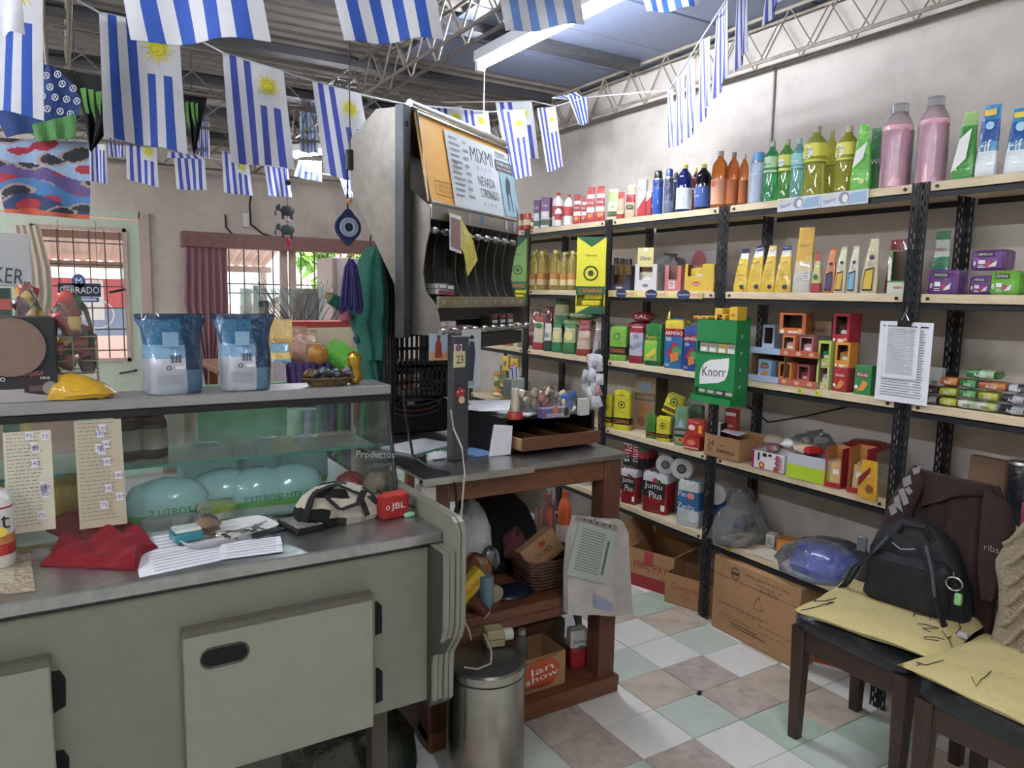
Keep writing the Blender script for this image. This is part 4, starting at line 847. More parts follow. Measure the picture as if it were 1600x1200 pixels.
for row, zz, hh, cc in ((0, .6, .12, cl), (1, .095, .09, c2)):
 for k in range(4):
  wk = (w - .016) / 4; q = MB(); q.rbox(-wk * .46, wk * .46, 0, .03, 0, h * hh, C(cc[k]), .002); decals(q, [('r', -.7, .7, .1, .5, WH), ('t', 'Caldo', 0, .72, .18, RD if k % 2 else GN, .6)], wk * .92, 0, h * hh)
  o = q.build('stock_cube_box', None, (X_ + .012, yk + w / 2 - .008 - wk * (k + .5) - (yk - (y0 + y1) / 2), zb + h * zz), -pi / 2, False); tag(o, ('small stock cube box in the %s of the green display, %s from the left' % (('upper window', 'bottom tray')[row], ORD[k])), 'box', 'stock cube boxes in the display %d' % row)
for k, (px, py, dz) in enumerate(((1125, 484, .0), (1148, 482, .0), (1129, 493, -.0), (1103, 496, 0), (1091, 500, 0))):
 yy = solve((X_ + .04, 0, zt), 1, px=px + 6); ht = max(.012, solve((X_ + .03, yy, 0), 2, py=py - 2) - zt)
 q = MB(); q.rbox(-.022, .022, -.03, .03, 0, ht, C('dcb22c'), .002); decals(q, [('c', 0, .4, .55, RD, .2), ('t', 'caldo', 0, .4, .15, YE, .4)], .044, .06, ht)
 o = q.build('yellow_carton', None, (X_ + .035, yy, zt - .0), -pi / 2, False); o.location.z = zb + h * 1.0 + .0005; tag(o, 'little yellow stock carton on top of the green display, ' + ('left tall one', 'right tall one', 'behind the left tall one', 'low flat one in the middle', 'leftmost low one')[k], 'carton', 'yellow cartons on the green display')
# --- drink powder boxes, third shelf
TG_ = [('c', 0, .55, .6, K), ('c', 0, .55, .52, C('d8702c')), ('t', 'Tang', 0, .52, .16, WH, .45, .25)]
def dbox(x0, x1, yt, l, c, z=None, yb=None, off=.03, side=None, txt='Tang', pk='d0552c', full=False, asp=1.0, turn=0, hole=(-.72, .72, .3, .9), inner='4a3a2e', extra=()):
 if full:
  return R(2, P_box, x0, x1, yt, 'drink_powder_box', l, 'box', asp=asp, z=z, yb=yb, off=off, turn=turn, c=c, dec=list(extra) + [('c', 0, .68, .75, C('a83a30'), .3), ('t', txt, 0, .68, .1, WH, .6), ('p', [(-.6, .1), (.1, .5), (.7, .4), (.2, .15)], C('e08a38')), ('c', -.7, .25, .22, WH)])
 return R(2, P_tray, x0, x1, yt, 'drink_powder_box', l, 'box', asp=asp, z=z, yb=yb, off=off, turn=turn, c=c, inner=inner, hole=hole, pk=pk, pn=3, pkh=.6, dec=list(extra) + [('c', -.75, .12, .16, WH), ('c', .6, .14, .2, C('e0b070')), ('r', -.3, .4, .05, .16, C('e6d8c4'))], side=side)
# two-tier cardboard tray, blue to red
tz = solve((XF, solve((XF, 0, ZS[2]), 1, px=1172), 0), 2, py=551) - ZS[2]; tya, tyb = solve((XF - .0, 0, ZS[2]), 1, px=1169), solve((XF, 0, ZS[2]), 1, px=1275)
tr = thing('tier_tray', 'two-tier blue and orange cardboard tray holding drink powder boxes', 'tray', (XF + .004, tya, ZS[2] + .0005), -pi / 2)
wT = tya - tyb; CB, CO = C('9db4d4'), C('b8583c')
for z0, nm in ((0, 'lower_tier'), (tz, 'upper_tier')):
 m = MB(); m.box(0, wT, 0, .24, z0, z0 + .003, KRAFT2); m.box(0, wT * .46, -.004, 0, z0, z0 + .026, CB); m.box(wT * .46, wT, -.004, 0, z0, z0 + .026, CO)
 for k in range(3): decals(m, [('c', lerp(-.0, .9, k / 2), z0 / .026 + .5, .08, C('c8b8a0'), .05)], wT, 0, .026) if 0 else m.disc(wT * (.55 + .18 * k), z0 + .013, .012, C('c8a888'), -.0052, 10, .008)
 m.build(nm, tr, smooth=False)
for x in (0, wT * .5, wT - .003): MB().box(x, x + .003, .01, .24, .003, tz, KRAFT2).build('divider', tr, smooth=False)
q = ZS[2] + .0035
dbox(1183, 1215, 562, 'light blue drink box printed in green, lower tier left', '8fb4dc', z=q, full=True, asp=.7, txt='Clight', off=.03, extra=[('c', 0, .8, .6, C('4a9a48'), .25)])
dbox(1215, 1246, 566, 'orange drink box with open window, lower tier middle', 'dd8838', z=q, asp=.7)
dbox(1244, 1273, 570, 'crimson drink box with open window, lower tier right', 'b04a58', z=q, asp=.7, pk='a83048')
u = ZS[2] + tz + .0035
m = dbox(1190, 1222, 508, 'pale blue drink box standing in the upper tier, left', 'a3b8da', z=u, asp=.9, off=.09, pk=None)
dbox(1221, 1250, 524, 'orange drink box in the upper tier with pink sachets', 'd47848', z=u, asp=.6, pk='d8a890')
dbox(1248, 1278, 527, 'rosy drink box in the upper tier with pink sachets', 'c06a70', z=u, asp=.6, pk='d890a8', hole=(-.8, .8, .1, .95))
dbox(1217, 1270, 489, 'orange drink box on top of the tiers with a round logo on its side', 'd4682c', yb=522, asp=1.1, turn=22, off=.02, pk=None, side=TG_)
card(2, 1272, 1302, 502, 524, 'box_lid', 'cream cardboard lid with the word fresh behind the drink boxes', 'card', 'd0b090', [('t', 'Fresh', 0, .4, .35, K, .7, .1)], X=XF + .2)
g = ZS[2]
dbox(1274, 1303, 571, 'pale lime drink box with an open dark window, bottom row', 'bccf7a', z=None, asp=.7, pk='c8c8c0', off=.02)
dbox(1300, 1334, 574, 'dark red drink box with a print of fruit, bottom row', 'a8242c', asp=.8, full=True, txt='Rinde', off=.02)
dbox(1333, 1368, 571, 'green drink box with orange juice splash, bottom row right', '2f8a48', asp=.5, full=True, txt='Rinde', off=.02)
dbox(1277, 1307, 533, 'light green drink box with green sachets, middle row', 'b0cc58', yb=573, asp=.8, pk='2f7a3c', off=.02)
dbox(1303, 1340, 535, 'orange drink box with green and orange sachets, middle row', 'e09030', yb=576, asp=.9, pk='c88a38', off=.03)
dbox(1300, 1344, 490, 'tall dark red drink box with open window, on top at the right', 'a82434', yb=537, asp=1.1, pk='5b3230', off=.04)
# hanging price lists on the post
def paperx(x0, x1, yt, yb, X, name, label, parent=None, lines=26, col=PAPER, d=.002):
 ya, yb_ = solve((X, 0, 1.2), 1, px=x0), solve((X, 0, 1.2), 1, px=x1); zt, zb = solve((X, (ya + yb_) / 2, 0), 2, py=yt), solve((X, (ya + yb_) / 2, 0), 2, py=yb)
 m = MB(); w, h = ya - yb_, zt - zb; m.box(-w / 2, w / 2, 0, d, 0, h, col); s = MB(); decals(s, [('l', -.8, .75, .06, .9, GY, lines), ('l', .45, .8, .06, .9, GY, lines), ('r', -.85, .85, .935, .95, K)], w, 0, h)
 return m, s, (X, (ya + yb_) / 2, zb)
t = thing('price_lists', 'sheaf of printed price lists hanging from a bulldog clip on the post', 'papers', (XF - .03, 1.46, 1.1))
for x0, x1, yt, yb, X in ((1368, 1450, 503, 629, XF - .02), (1376, 1430, 505, 591, XF - .026)):
 m, s, p = paperx(x0, x1, yt, yb, X, '', ''); o = m.build('sheet', t, Vector(p) - Vector(t.location), -pi / 2, False); s.build('printed_text', o, smooth=False)
a = PX(1414, 505, XF - .03) - Vector(t.location); b_ = MB(); b_.box(a.x - .008, a.x + .012, a.y - .022, a.y + .022, a.z - .01, a.z + .01, BLACK); b_.tube([a + Vector((0, .012, .01)), a + Vector((-.002, 0, .035)), a + Vector((0, -.012, .01))], .0025, STEEL); b_.build('clip', t)
b_ = MB(); b_.tube([a + Vector((0, 0, .03)), a + Vector((.006, 0, .05)), a + Vector((.0, .004, .065)), a + Vector((.025, 0, .06))], .002, STEEL); b_.build('hook', t)
# --- soap packets, right bay
def soap(col, row, px0, px1, c, c2, l, t='Astral'):
 zz = g + .034 * row; X = XF + .05; ya, yb = solve((X, 0, zz), 1, px=px0), solve((X, 0, zz), 1, px=px1); w = (ya - yb) * .98
 m = MB(); m.M = Matrix.Translation((0, 0, .016)) @ Matrix.Rotation(pi / 2, 4, 'Y')
 m.loft([(-w / 2, .003, .028, 3), (-w * .44, .013, .034, 3.5), (0, .0155, .036, 3.5), (w * .44, .013, .034, 3.5), (w / 2, .003, .028, 3)], [C(c, 'gloss'), C(c, 'gloss'), C(c2, 'gloss'), C(c, 'gloss')], 16, jit=.0008)
 s = MB(); s.text(t, 0, .015, .012, WH if c != 'd0d0c4' else K, -.0372, w=w * .36)
 emit(m, {'printed_label': s}, 'soap_packet', l, 'packet', (X - .01, (ya + yb) / 2, zz + .001), -pi / 2, 'soap packets on the right shelf')
sp = [(0, 0, 1446, 1475, '3b3e44', '8a8c90', 'silver-black packet at the bottom of the leftmost small pile'), (0, 1, 1447, 1477, '23181e', '4a2c38', 'black packet on the leftmost small pile'),
      (1, 0, 1476, 1505, 'a8ac30', 'c0c44a', 'olive yellow packet, bottom of the second pile'), (1, 1, 1476, 1506, 'a4a830', 'b8bc48', 'olive yellow packet, middle of the second pile'), (1, 2, 1477, 1507, 'b8602c', 'd0884a', 'orange packet, top of the second pile'),
      (2, 0, 1505, 1536, 'd0d0c4', 'b8c8a0', 'whitish green packet, bottom of the third pile'), (2, 1, 1507, 1536, '2f8040', '68a868', 'green packet, second from the bottom of the third pile'), (2, 2, 1508, 1536, '2a7a3c', '5aa060', 'green packet, third from the bottom of the third pile'), (2.5, 3, 1517, 1566, '2f7a38', 'a8c8a0', 'wide green packet lying topmost across the piles'),
      (3, 0, 1532, 1567, 'd0d0c4', 'b8c878', 'whitish green packet, bottom of the fourth pile'), (3, 1, 1536, 1571, '98a42c', 'c0c050', 'olive green packet, middle of the fourth pile'), (3, 2, 1536, 1583, 'a8582c', 'c87a48', 'orange packet, top of the fourth pile'),
      (4, 0, 1569, 1612, '30343c', 'a8acb4', 'silver packet, bottom of the pile at the photo edge'), (4, 1, 1573, 1612, '30343c', 'a8acb4', 'silver packet, middle of the pile at the photo edge'), (4, 2, 1584, 1615, 'b0b4bc', '40444c', 'silver packet, top of the pile at the photo edge')]
for r_ in sp: soap(*r_)
R(2, P_box, 1447, 1474, 574, 'soap_box', 'grey-white small box standing behind the black packets', 'box', asp=.5, off=.12, c='b0b0ac', dec=[('c', 0, .55, .6, C('6c6a64'), .3)])

# --- fourth shelf
def yerba(x0, x1, yt, l, c='d6d028', off=.0, turn=28, z=None, tilt=None, band='1c1c1a', txt='CANARIAS', si=3, asp=.6):
 return R(si, P_brick, x0, x1, yt, 'tea_brick', l, 'pack', asp=asp, turn=turn, off=off, z=z, tilt=tilt, c=c, bands=((.14, .32, band),), dec=[('t', txt, 0, .23, .1, OR, .9), ('o', 0, .66, .33, .42, K), ('c', 0, .66, .14, K), ('t', 'YERBA', 0, .9, .035, K, .4)])
yerba(957, 968, 612, 'yellow tea pack standing furthest back on the fourth shelf', off=.16)
yerba(938, 959, 618, 'yellow tea pack, leftmost on the fourth shelf')
yerba(957, 989, 611, 'larger yellow tea pack with black band, second on the fourth shelf')
R(3, P_box, 990, 1040, 588, 'cracker_box', 'tall beige and olive cracker box with a cracker photo', 'box', asp=1.0, turn=18, off=.12, c='b09a7c', dec=[('r', -1, 1, .55, .7, C('857350')), ('c', 0, .82, .6, C('8aa0b4'), .5), ('t', 'GRANOLITA', 0, .62, .06, C('e0d4b0'), .8), ('c', 0, .38, .6, C('c88a5c'), .7), ('c', -.3, .15, .4, C('a86a48'), .4)], side=[('r', -1, 1, 0, 1, C('5c5c34')), ('o', 0, .45, .4, .45, C('7c7c50'))])
R(3, P_brick, 1008, 1026, 649, 'tea_brick', 'small green tea pack with orange lettering', 'pack', asp=.6, turn=24, off=-.0, c='4a8a34', bands=((.14, .3, '1c1c1a'),), dec=[('t', 'CANARIAS', 0, .22, .09, OR, .9), ('o', 0, .64, .33, .42, K)])
yerba(1024, 1051, 652, 'small yellow tea pack in front, right of the small green one', turn=24)
R(3, P_brick, 1052, 1079, 637, 'tea_brick', 'green tea pack with a mountain picture and dark name band', 'pack', asp=.7, turn=22, off=.0, c='6f9a72', bands=((.25, .45, '22382c'),), dec=[('p', [(-.5, .5), (0, .72), (.5, .5)], C('9fb4d8')), ('t', 'ROSAMONTE', 0, .36, .1, WH, .9), ('c', 0, .16, .6, C('d8a830'), .35), ('c', 0, .17, .35, RD, .2)])
yerba(1032, 1066, 616, 'yellow tea pack leaning tilted on the small packs', z=ZS[3] + .135, off=.03, tilt=(0, .32))
R(3, P_brick, 1076, 1100, 634, 'tea_brick', 'dull green pack lying behind, right of the mountain pack', 'pack', asp=.7, turn=20, off=.1, c='4f7a58', z=ZS[3] + .05)
R(3, P_box, 1067, 1103, 679, 'tea_box', 'red tea box, lower of the two stacked red boxes', 'box', asp=.7, turn=12, off=-.01, c='b52a24', kind='gloss', dec=[('c', 0, .5, .5, C('d86a4a'), .3), ('r', -.9, .9, .1, .2, C('e0a898'))])
R(3, P_box, 1073, 1110, 656, 'tea_box', 'red tea box with yellow square, upper of the stacked pair', 'box', asp=.7, turn=12, off=-.01, z=ZS[3] + .072, c='bd2c22', kind='gloss', dec=[('r', .4, .8, .2, .7, C('e0a030')), ('c', -.4, .5, .4, C('e8c8b8'), .3), ('t', 'La Virginia', -.1, .85, .1, WH, .6)])
# open carton
def open_carton(name, label, loc, rz, w, d, h, c, dec, side=(), flaps=(), inner=None, tk=.004, cat='box'):
 m = MB(); cm = c if not isinstance(c, str) else C(c); im = inner or KRAFT2
 m.box(-w / 2, w / 2, -d / 2, d / 2, 0, tk, im)
 for a_ in ((-w / 2, w / 2, -d / 2, -d / 2 + tk), (-w / 2, w / 2, d / 2 - tk, d / 2), (-w / 2, -w / 2 + tk, -d / 2 + tk, d / 2 - tk), (w / 2 - tk, w / 2, -d / 2 + tk, d / 2 - tk)): m.box(*a_, tk, h, cm)
 o = m.build(name, None, loc, rz, False); tag(o, label, cat)
 s = MB(); decals(s, dec, w, d, h)
 if dec: s.build('printed_label', o, smooth=False)
 if side: s = MB(); s.M = Matrix.Rotation(pi / 2, 4, 'Z'); decals(s, side, d, w, h); s.build('side_print', o, smooth=False)
 for kind_, ang, ln in flaps:      # flap hinged on front / back / left / right edge, ang from vertical outwards
  f = MB(); a = math.radians(ang)
  if kind_ == 'f': e0, e1, dv = (-w / 2, -d / 2, h), (w / 2, -d / 2, h), Vector((0, -math.sin(a), math.cos(a)))
  if kind_ == 'b': e0, e1, dv = (-w / 2, d / 2, h), (w / 2, d / 2, h), Vector((0, math.sin(a), math.cos(a)))
  if kind_ == 'l': e0, e1, dv = (-w / 2, -d / 2, h), (-w / 2, d / 2, h), Vector((-math.sin(a), 0, math.cos(a)))
  if kind_ == 'r': e0, e1, dv = (w / 2, -d / 2, h), (w / 2, d / 2, h), Vector((math.sin(a), 0, math.cos(a)))
  e0, e1 = Vector(e0), Vector(e1); f.slab([e0, e1, e1 + dv * ln, e0 + dv * ln], dv.cross(e1 - e0).normalized() * .003, cm); f.build('flap', o, smooth=False)
 return o
def onx(px, z, X): return (X, solve((X, 0, z), 1, px=px), z + .0005)
wc = solve((XF, 0, ZS[3]), 1, px=1100) - solve((XF, 0, ZS[3]), 1, px=1152)
open_carton('open_carton', 'small open brown carton with black lettering on the fourth shelf', (XF + .1, solve((XF - .01, 0, ZS[3]), 1, px=1125), ZS[3] + .0005), math.radians(-88), wc, .22, .1, KRAFT, [('t', '24', -.62, .62, .28, K), ('l', -.8, -.42, .2, .42, K, 4), ('t', 'Serena', .25, .36, .2, K, .5), ('l', -.1, .3, .55, .62, K, 1)])
R(3, P_box, 1108, 1135, 660, 'light_bulb_box', 'small white and black box lying in the brown carton', 'box', asp=1.2, z=ZS[3] + .06, off=.05, c='d4d4d8', turn=15, dec=[('r', -.4, .5, .1, .8, K), ('t', '11', .0, .45, .3, WH), ('c', -.7, .4, .2, RD)], side=[('r', -1, 1, 0, 1, K)])
R(3, P_box, 1130, 1154, 639, 'light_bulb_box', 'small red upright box at the back of the brown carton', 'box', asp=.5, z=ZS[3] + .045, off=.12, c='a8302c', turn=15, dec=[('c', 0, .5, .5, C('d8a090'), .2), ('r', -.8, .8, .8, .9, WH)])
a = onx(1158, ZS[3], XF + .1); b_ = MB(); b_.slab([(-.05, -.04, 0), (.05, -.05, .0), (.055, .05, .01), (-.045, .04, .012)], (0, 0, .002), PAPER); o = b_.build('leaflet', None, (a[0], solve((XF + .1, 0, ZS[3]), 1, px=1143), ZS[3] + .098), .4, False); tag(o, 'crumpled white leaflet sticking out of the brown carton', 'paper')
a = onx(1207, ZS[3], XF + .2); b_ = MB(); b_.loft([(0, .075, .07, 2.2), (.03, .075, .07, 2.2), (.06, .055, .05, 2.1), (.078, .025, .02, 2)], C('c8bba6', 'cloth'), 18, jit=.002); b_.text('S', 0, .045, .028, K, -.067); o = b_.build('flour_bag', None, (a[0], a[1], ZS[3] + .03), -pi / 2); tag(o, 'rounded cream bag marked S at the back of the fourth shelf', 'bag')
b_ = MB(); b_.box(-.1, .1, -.09, .09, 0, .028, KRAFT2); o = b_.build('flat_carton', None, (a[0], a[1], a[2]), -pi / 2, False); tag(o, 'flat brown carton under the rounded cream bag', 'box')
wq = solve((XF, 0, ZS[3]), 1, px=1171) - solve((XF, 0, ZS[3]), 1, px=1218)
MA = C('96264c')
open_carton('gum_carton', 'open white and maroon carton with zigzag print', (XF + .06, solve((XF - .01, 0, ZS[3]), 1, px=1196), ZS[3] + .0005), math.radians(-86), wq, .13, .075, 'd6d4d8', [('r', -1, -.85, 0, 1, MA)] + [('p', [(.4 + .12 * (k % 2), .2 + .13 * k), (1, .14 + .13 * k), (.5, .33 + .13 * k)], MA) for k in range(6)] + [('c', -.35, .25, .18, C('a84028'), .18), ('c', -.35, .25, .09, YE), ('c', .55, .15, .16, C('a84028'), .16), ('r', -.6, -.5, .5, .95, K), ('r', -.3, -.05, .75, .95, K), ('r', .05, .25, .8, .95, K)], inner=C('b87a90'))
a = onx(1213, ZS[3] + .045, XF + .1); lying(3, 1205, ZS[3] + .05, XF + .12, .1, .08, .04, -1.4, 'pink_packet', 'dusty pink packet lying in the maroon-printed carton', 'packet', 'b88a8c', 'a87478')
wq = solve((XF, 0, ZS[3]), 1, px=1225) - solve((XF, 0, ZS[3]), 1, px=1285)
bx = open_carton('shoe_box', 'open grey box with a bright lime lower half', (XF + .07, solve((XF - .01, 0, ZS[3]), 1, px=1256), ZS[3] + .0005), math.radians(-84), wq, .15, .1, 'b4b8c0', [('r', -1, 1, 0, .56, C('a8c81e'))], side=[('r', -1, 1, 0, .5, C('a8c81e'))], inner=C('5a5c62'))
lying(3, 1262, ZS[3] + .085, XF + .07, .13, .08, .045, -1.9, 'snack_packet', 'red snack packet with yellow star poking out of the grey and lime box', 'packet', 'b01e20', 'd8b890', t='Hony')
lying(3, 1238, ZS[3] + .085, XF + .11, .09, .09, .05, -1.0, 'white_packet', 'crumpled white packet at the left end of the grey and lime box', 'packet', 'c4c8c8', 'd0d2d2')
p = (XF + .17, solve((XF + .17, 0, .9), 1, px=1272), ZS[3] + .1); bag('plastic_bag', 'crumpled clear plastic bag resting behind the grey and lime box', 'plastic bag', p, .2, .14, .07, FILM2)
for x0, x1, yt, l in ((1288, 1327, 699, 'red display carton with yellow flour packs, left one'), (1323, 1366, 699, 'red display carton with yellow flour packs, right one')):
 ob_ = R(3, P_tray, x0, x1, yt, 'flour_carton', l, 'display box', asp=1.3, turn=10, off=-.01, c='a81a20', inner='b07a3a', hole=(-.9, .9, .12, 1.0), roof=False, pk='d8b878', pn=3, pkh=.6)
R(3, P_pouch, 1338, 1372, 722, 'flour_sachet', 'torn yellow and brown flour sachet leaning at the post', 'packet', asp=.2, turn=0, off=-.045, c='d8a02c', dec=[('p', [(-.9, .3), (.2, .7), (.3, .9), (-.9, .55)], C('7d1a18')), ('t', 'Morina', -.3, .62, .11, WH, .6, .5), ('c', .3, .3, .4, C('7a4a18'))])
lying(3, 1357, ZS[3] + .13, XF + .2, .16, .12, .04, -1.4, 'red_packet', 'dark red flat carton lying on the flour cartons', 'packet', '7f1a1e', '8f2226')
lying(3, 1452, ZS[3], XF + .2, .12, .1, .05, -1.4, 'red_packet', 'red packet on the fourth shelf right of the post', 'packet', '9c1c22', 'a8262c')

# --- lowest shelf: toilet paper
RL = mat('tissue_roll', 'c4c4c6', rough=.95, bump=.4, scale=60, var=.1); CORE = KRAFT2
def tp(x0, x1, yt, l, c, txt, z=None, off=.0, grp='toilet paper packs', cap='c9cbd0'):
 """four rolls in printed film"""
 o = R(4, P_brick, x0, x1, yt, 'toilet_paper_pack', l, 'pack', asp=.75, turn=18, off=off, z=z, c=c[0], bands=((.0, .38, c[1]), (.8, 1.0, cap)), dec=txt)
 bb = [Vector(q) for q in o.bound_box]; w = max(q.x for q in bb); d = max(q.y for q in bb); h = max(q.z for q in bb)
 for sx in (-1, 1):
  r_ = MB(); r_.loft([(0, w * .44, w * .44, 2), (.012, w * .4, w * .4, 2), (.0125, w * .15, w * .15, 2), (.004, w * .14, w * .14, 2)], [RL, RL, CORE], 18); q = r_.build('roll_top', o, (sx * w * .5, -d * .3, h - .01))
 return o
JM = lambda: [('r', -.9, .85, .42, .8, C('1c1a1e')), ('t', 'Jumu', -.05, .68, .19, WH, .7), ('t', 'Plus', .15, .47, .17, WH, .5), ('c', .1, .84, .2, RD), ('c', .4, .82, .16, GN), ('t', '60', .8, .62, .12, K), ('r', .6, .9, .1, .25, WH)]
tp(962, 976, 731, 'toilet paper pack peeking out at the far left behind its neighbour', ('a81f2a', 'a01c26'), JM(), off=.06)
tp(968, 1003, 733, 'red and white toilet paper pack, left one in front', ('a81f2a', 'a01c26'), JM())
tp(1001, 1056, 739, 'red and white toilet paper pack, middle one in front', ('a81f2a', 'a01c26'), JM())
tp(1056, 1101, 752, 'blue and white toilet paper pack, right one in front', ('2f6fae', 'c8ccd8'), [('t', 'Fin', -.5, .72, .12, WH), ('t', 'Zanita', -.1, .45, .13, WH, .8), ('c', .3, .7, .35, C('d89080'), .3), ('c', .2, .2, .7, C('b8c8b8'), .35), ('c', .6, .25, .5, C('c8d4e0'))])
o = tp(970, 1030, 686, 'red and white toilet paper pack lying sideways on top', ('b02430', '1c1a1e'), [('t', 'Jumu', .1, .55, .4, WH, .6, -pi / 2), ('t', 'Plus', -.45, .5, .3, WH, .6, -pi / 2), ('c', .6, .7, .25, GN), ('c', .5, .5, .25, RD)], z=ZS[4] + .197, off=.02)
for px, r_, l in ((1044, .052, 'bare grey toilet roll lying end-on, left of two'), (1069, .056, 'bare grey toilet roll lying end-on, right of two')):
 X = XF + .1; z = ZS[4] + .205 + r_; yy = solve((X, 0, z), 1, px=px); m = MB(); m.M = Matrix.Rotation(pi / 2, 4, 'X'); m.loft([(-.05, r_ * .94, r_ * .94, 2), (-.045, r_, r_, 2), (.045, r_, r_, 2), (.05, r_ * .94, r_ * .94, 2)], RL, 22)
 o = m.build('toilet_roll', None, (X, yy, z), math.radians(-58)); tag(o, l, 'toilet roll')
 k = MB(); k.ring(0, 0, r_ * .3, r_ * .42, K, -.0515); k.disc(0, 0, r_ * .3, C('6a6460'), -.0512); k.build('cardboard_core', o)
# bay C lowest shelf
p = onx(1155, ZS[4], XF + .1); bag('plastic_bag', 'clear carrier bag standing on the lowest shelf by the post', 'plastic bag', p, .3, .22, .24, FILM2, jit=.016, secs=[(0, .95, .95, 2.6), (.15, 1, 1, 2.4), (.4, .8, .8, 2.2), (.62, .6, .55, 2), (.72, .45, .3, 2), (.9, .5, .15, 2), (1, .3, .1, 2)])
p = onx(1135, ZS[4], XF + .2); m = MB(); m.rbox(-.05, .05, -.06, .06, 0, .13, C('2f74b8', 'gloss'), .01); o = m.build('blue_pack', None, p, -pi / 2); tag(o, 'blue pack standing behind the clear carrier bag', 'pack')
m = MB(); m.M = Matrix.Rotation(pi / 2, 4, 'X'); m.loft([(-.05, .05, .05, 2), (.05, .05, .05, 2)], RL, 20); o = m.build('toilet_roll', None, (XF + .13, onx(1128, .5, XF + .13)[1] + .02, ZS[4] + .18), -1.2); tag(o, 'white toilet roll inside the clear carrier bag', 'toilet roll')
R(4, P_box, 1196, 1215, 834, 'light_bulb_box', 'small white box with barcode on the lowest shelf', 'box', asp=1.3, off=.13, turn=20, c='c4c4be', dec=[('l', -.6, .6, .2, .8, K, 5)])
R(4, P_box, 1213, 1246, 842, 'light_bulb_box', 'small orange and black box beside the white barcode box', 'box', asp=1.0, off=.1, turn=20, c='c87a28', dec=[('r', -.1, 1, .0, .7, K), ('t', 'LED', .4, .4, .3, YE)], side=[('r', -1, 1, 0, 1, K)])
p = onx(1300, ZS[4], XF + .12); m = MB(); m.loft([(0, .15, .12, 3), (.03, .17, .13, 2.5), (.07, .15, .115, 2.2), (.1, .1, .08, 2), (.12, .04, .03, 2)], C('2440b4', 'gloss'), 26, jit=.01); o = m.build('blue_garment', None, p, -pi / 2 + .2); tag(o, 'folded royal blue garment wrapped in clear plastic', 'clothing')
MB().loft([(0, .17, .15, 2.6), (.02, .21, .165, 2.5), (.07, .19, .15, 2.2), (.11, .13, .11, 2), (.14, .06, .05, 2)], FILM2, 26, jit=.014).build('plastic_wrap', o, (.0, -.03, 0.001))
p = onx(1352, ZS[4], XF + .1); bag('plastic_bag', 'clear crumpled bag at the right end of the lowest shelf', 'plastic bag', (p[0], p[1], p[2]), .2, .2, .09, FILM2, jit=.016)
p = onx(1212, ZS[4], XF + .05); m = MB(); m.slab([(-.09, -.05, .001), (.1, -.045, .001), (.11, .05, .004), (-.08, .06, .004)], (0, 0, .003), C('cfc8b4')); o = m.build('cardboard_sheet', None, p, -pi / 2, False); tag(o, 'flat pale cardboard sheet on the lowest shelf', 'cardboard')
# far low bags (seen under the table top)
for px, c, l in ((872, '20283c', 'dark navy bag on the far lowest shelf'), (893, '2f86c8', 'bright blue bag on the far lowest shelf'), (912, 'c8d0d8', 'whitish bag with green corner on the far lowest shelf')):
 p = onx(px, ZS[4], XF + .1); m = MB(); m.loft([(0, .1, .09, 2.6), (.03, .11, .1, 2.4), (.08, .09, .08, 2.2), (.11, .04, .04, 2)], C(c, 'gloss'), 18, jit=.006); o = m.build('folded_bag', None, p, -1.2); tag(o, l, 'bag')
# far fourth / third shelf packs seen past the dispenser
far = [(784, 797, 556, 'd8b43a', 'yellow packet low down, far behind the steel dispenser'), (797, 812, 560, 'c8b040', 'yellow and red packet, far behind the dispenser, next to the post'), (781, 795, 570, '3f7a3c', 'green packet under the yellow ones, far behind the dispenser')]
for k, (x0, x1, yt, c, l) in enumerate(far): R(2, P_box, x0, x1, yt, 'small_packet', l, 'packet', asp=.5, turn=30, z=.99 if k < 2 else .93, off=-.06, c=c, kind='gloss', dec=[('c', 0, .5, .6, RD if k else K), ('t', 'Te', 0, .5, .2, WH)])
for i, px in enumerate((779, 791, 804, 818)):
 for j in range(5 - i % 2): lying(3, px, ZS[3] + .036 * j + .001, XF + .07 + .004 * (j % 2), .075, .06, .034, -1.0 + .1 * ((i + j) % 3), 'small_packet', 'snack packet far behind the steel dispenser, pile %s from left, layer %s from below' % (ORD[i], ORD[j]), 'packet', ['d8b060', 'c8c8b8', 'b8843c', 'a8b860'][(i + 2 * j) % 4], ['e0c888', 'd8a040', '4f8a44'][(i + j) % 3], grp='snack packets on the far fourth shelf')
# --- cartons on the floor
ya = solve((XF, 0, .0), 1, px=984); yb = solve((XF, 0, 0), 1, px=1052); c1 = PZ(1015, 905, 0)
b_ = open_carton('open_carton', 'open red and brown carton with lettering on the floor', (XF + .12, (solve((XF, 0, 0), 1, px=983) + solve((XF, 0, 0), 1, px=1034)) / 2, 0.001), math.radians(-72), .26, .26, .2, KRAFT, [('r', -1, 1, 0, .33, C('a02028')), ('t', 'MAC PAY', 0, .6, .2, C('a02028'), .75), ('p', [(-.3, .62), (.1, .62), (.1, .98), (-.3, .98)], C('a83038'))], side=[('r', -1, 1, 0, .3, C('a02028'))], flaps=(('l', 20, .13), ('r', 55, .14), ('b', 25, .12)))
o = open_carton('open_carton', 'low brown carton with red cursive name, beside the rack post', (XF + .1, (solve((XF, 0, 0), 1, px=1044) + solve((XF, 0, 0), 1, px=1088)) / 2 + .0, 0.001), math.radians(-72), .25, .2, .15, KRAFT, [('t', 'Gregson\'s', 0, .6, .3, C('a83830'), .72), ('l', -.3, .3, .25, .4, C('a85040'), 2)])
w_ = solve((XF - .03, 0, .2), 1, px=1114) - solve((XF - .03, 0, .2), 1, px=1248)
m = MB(); m.rbox(-w_ / 2, w_ / 2, -.13, .13, 0, .338, KRAFT, .004)
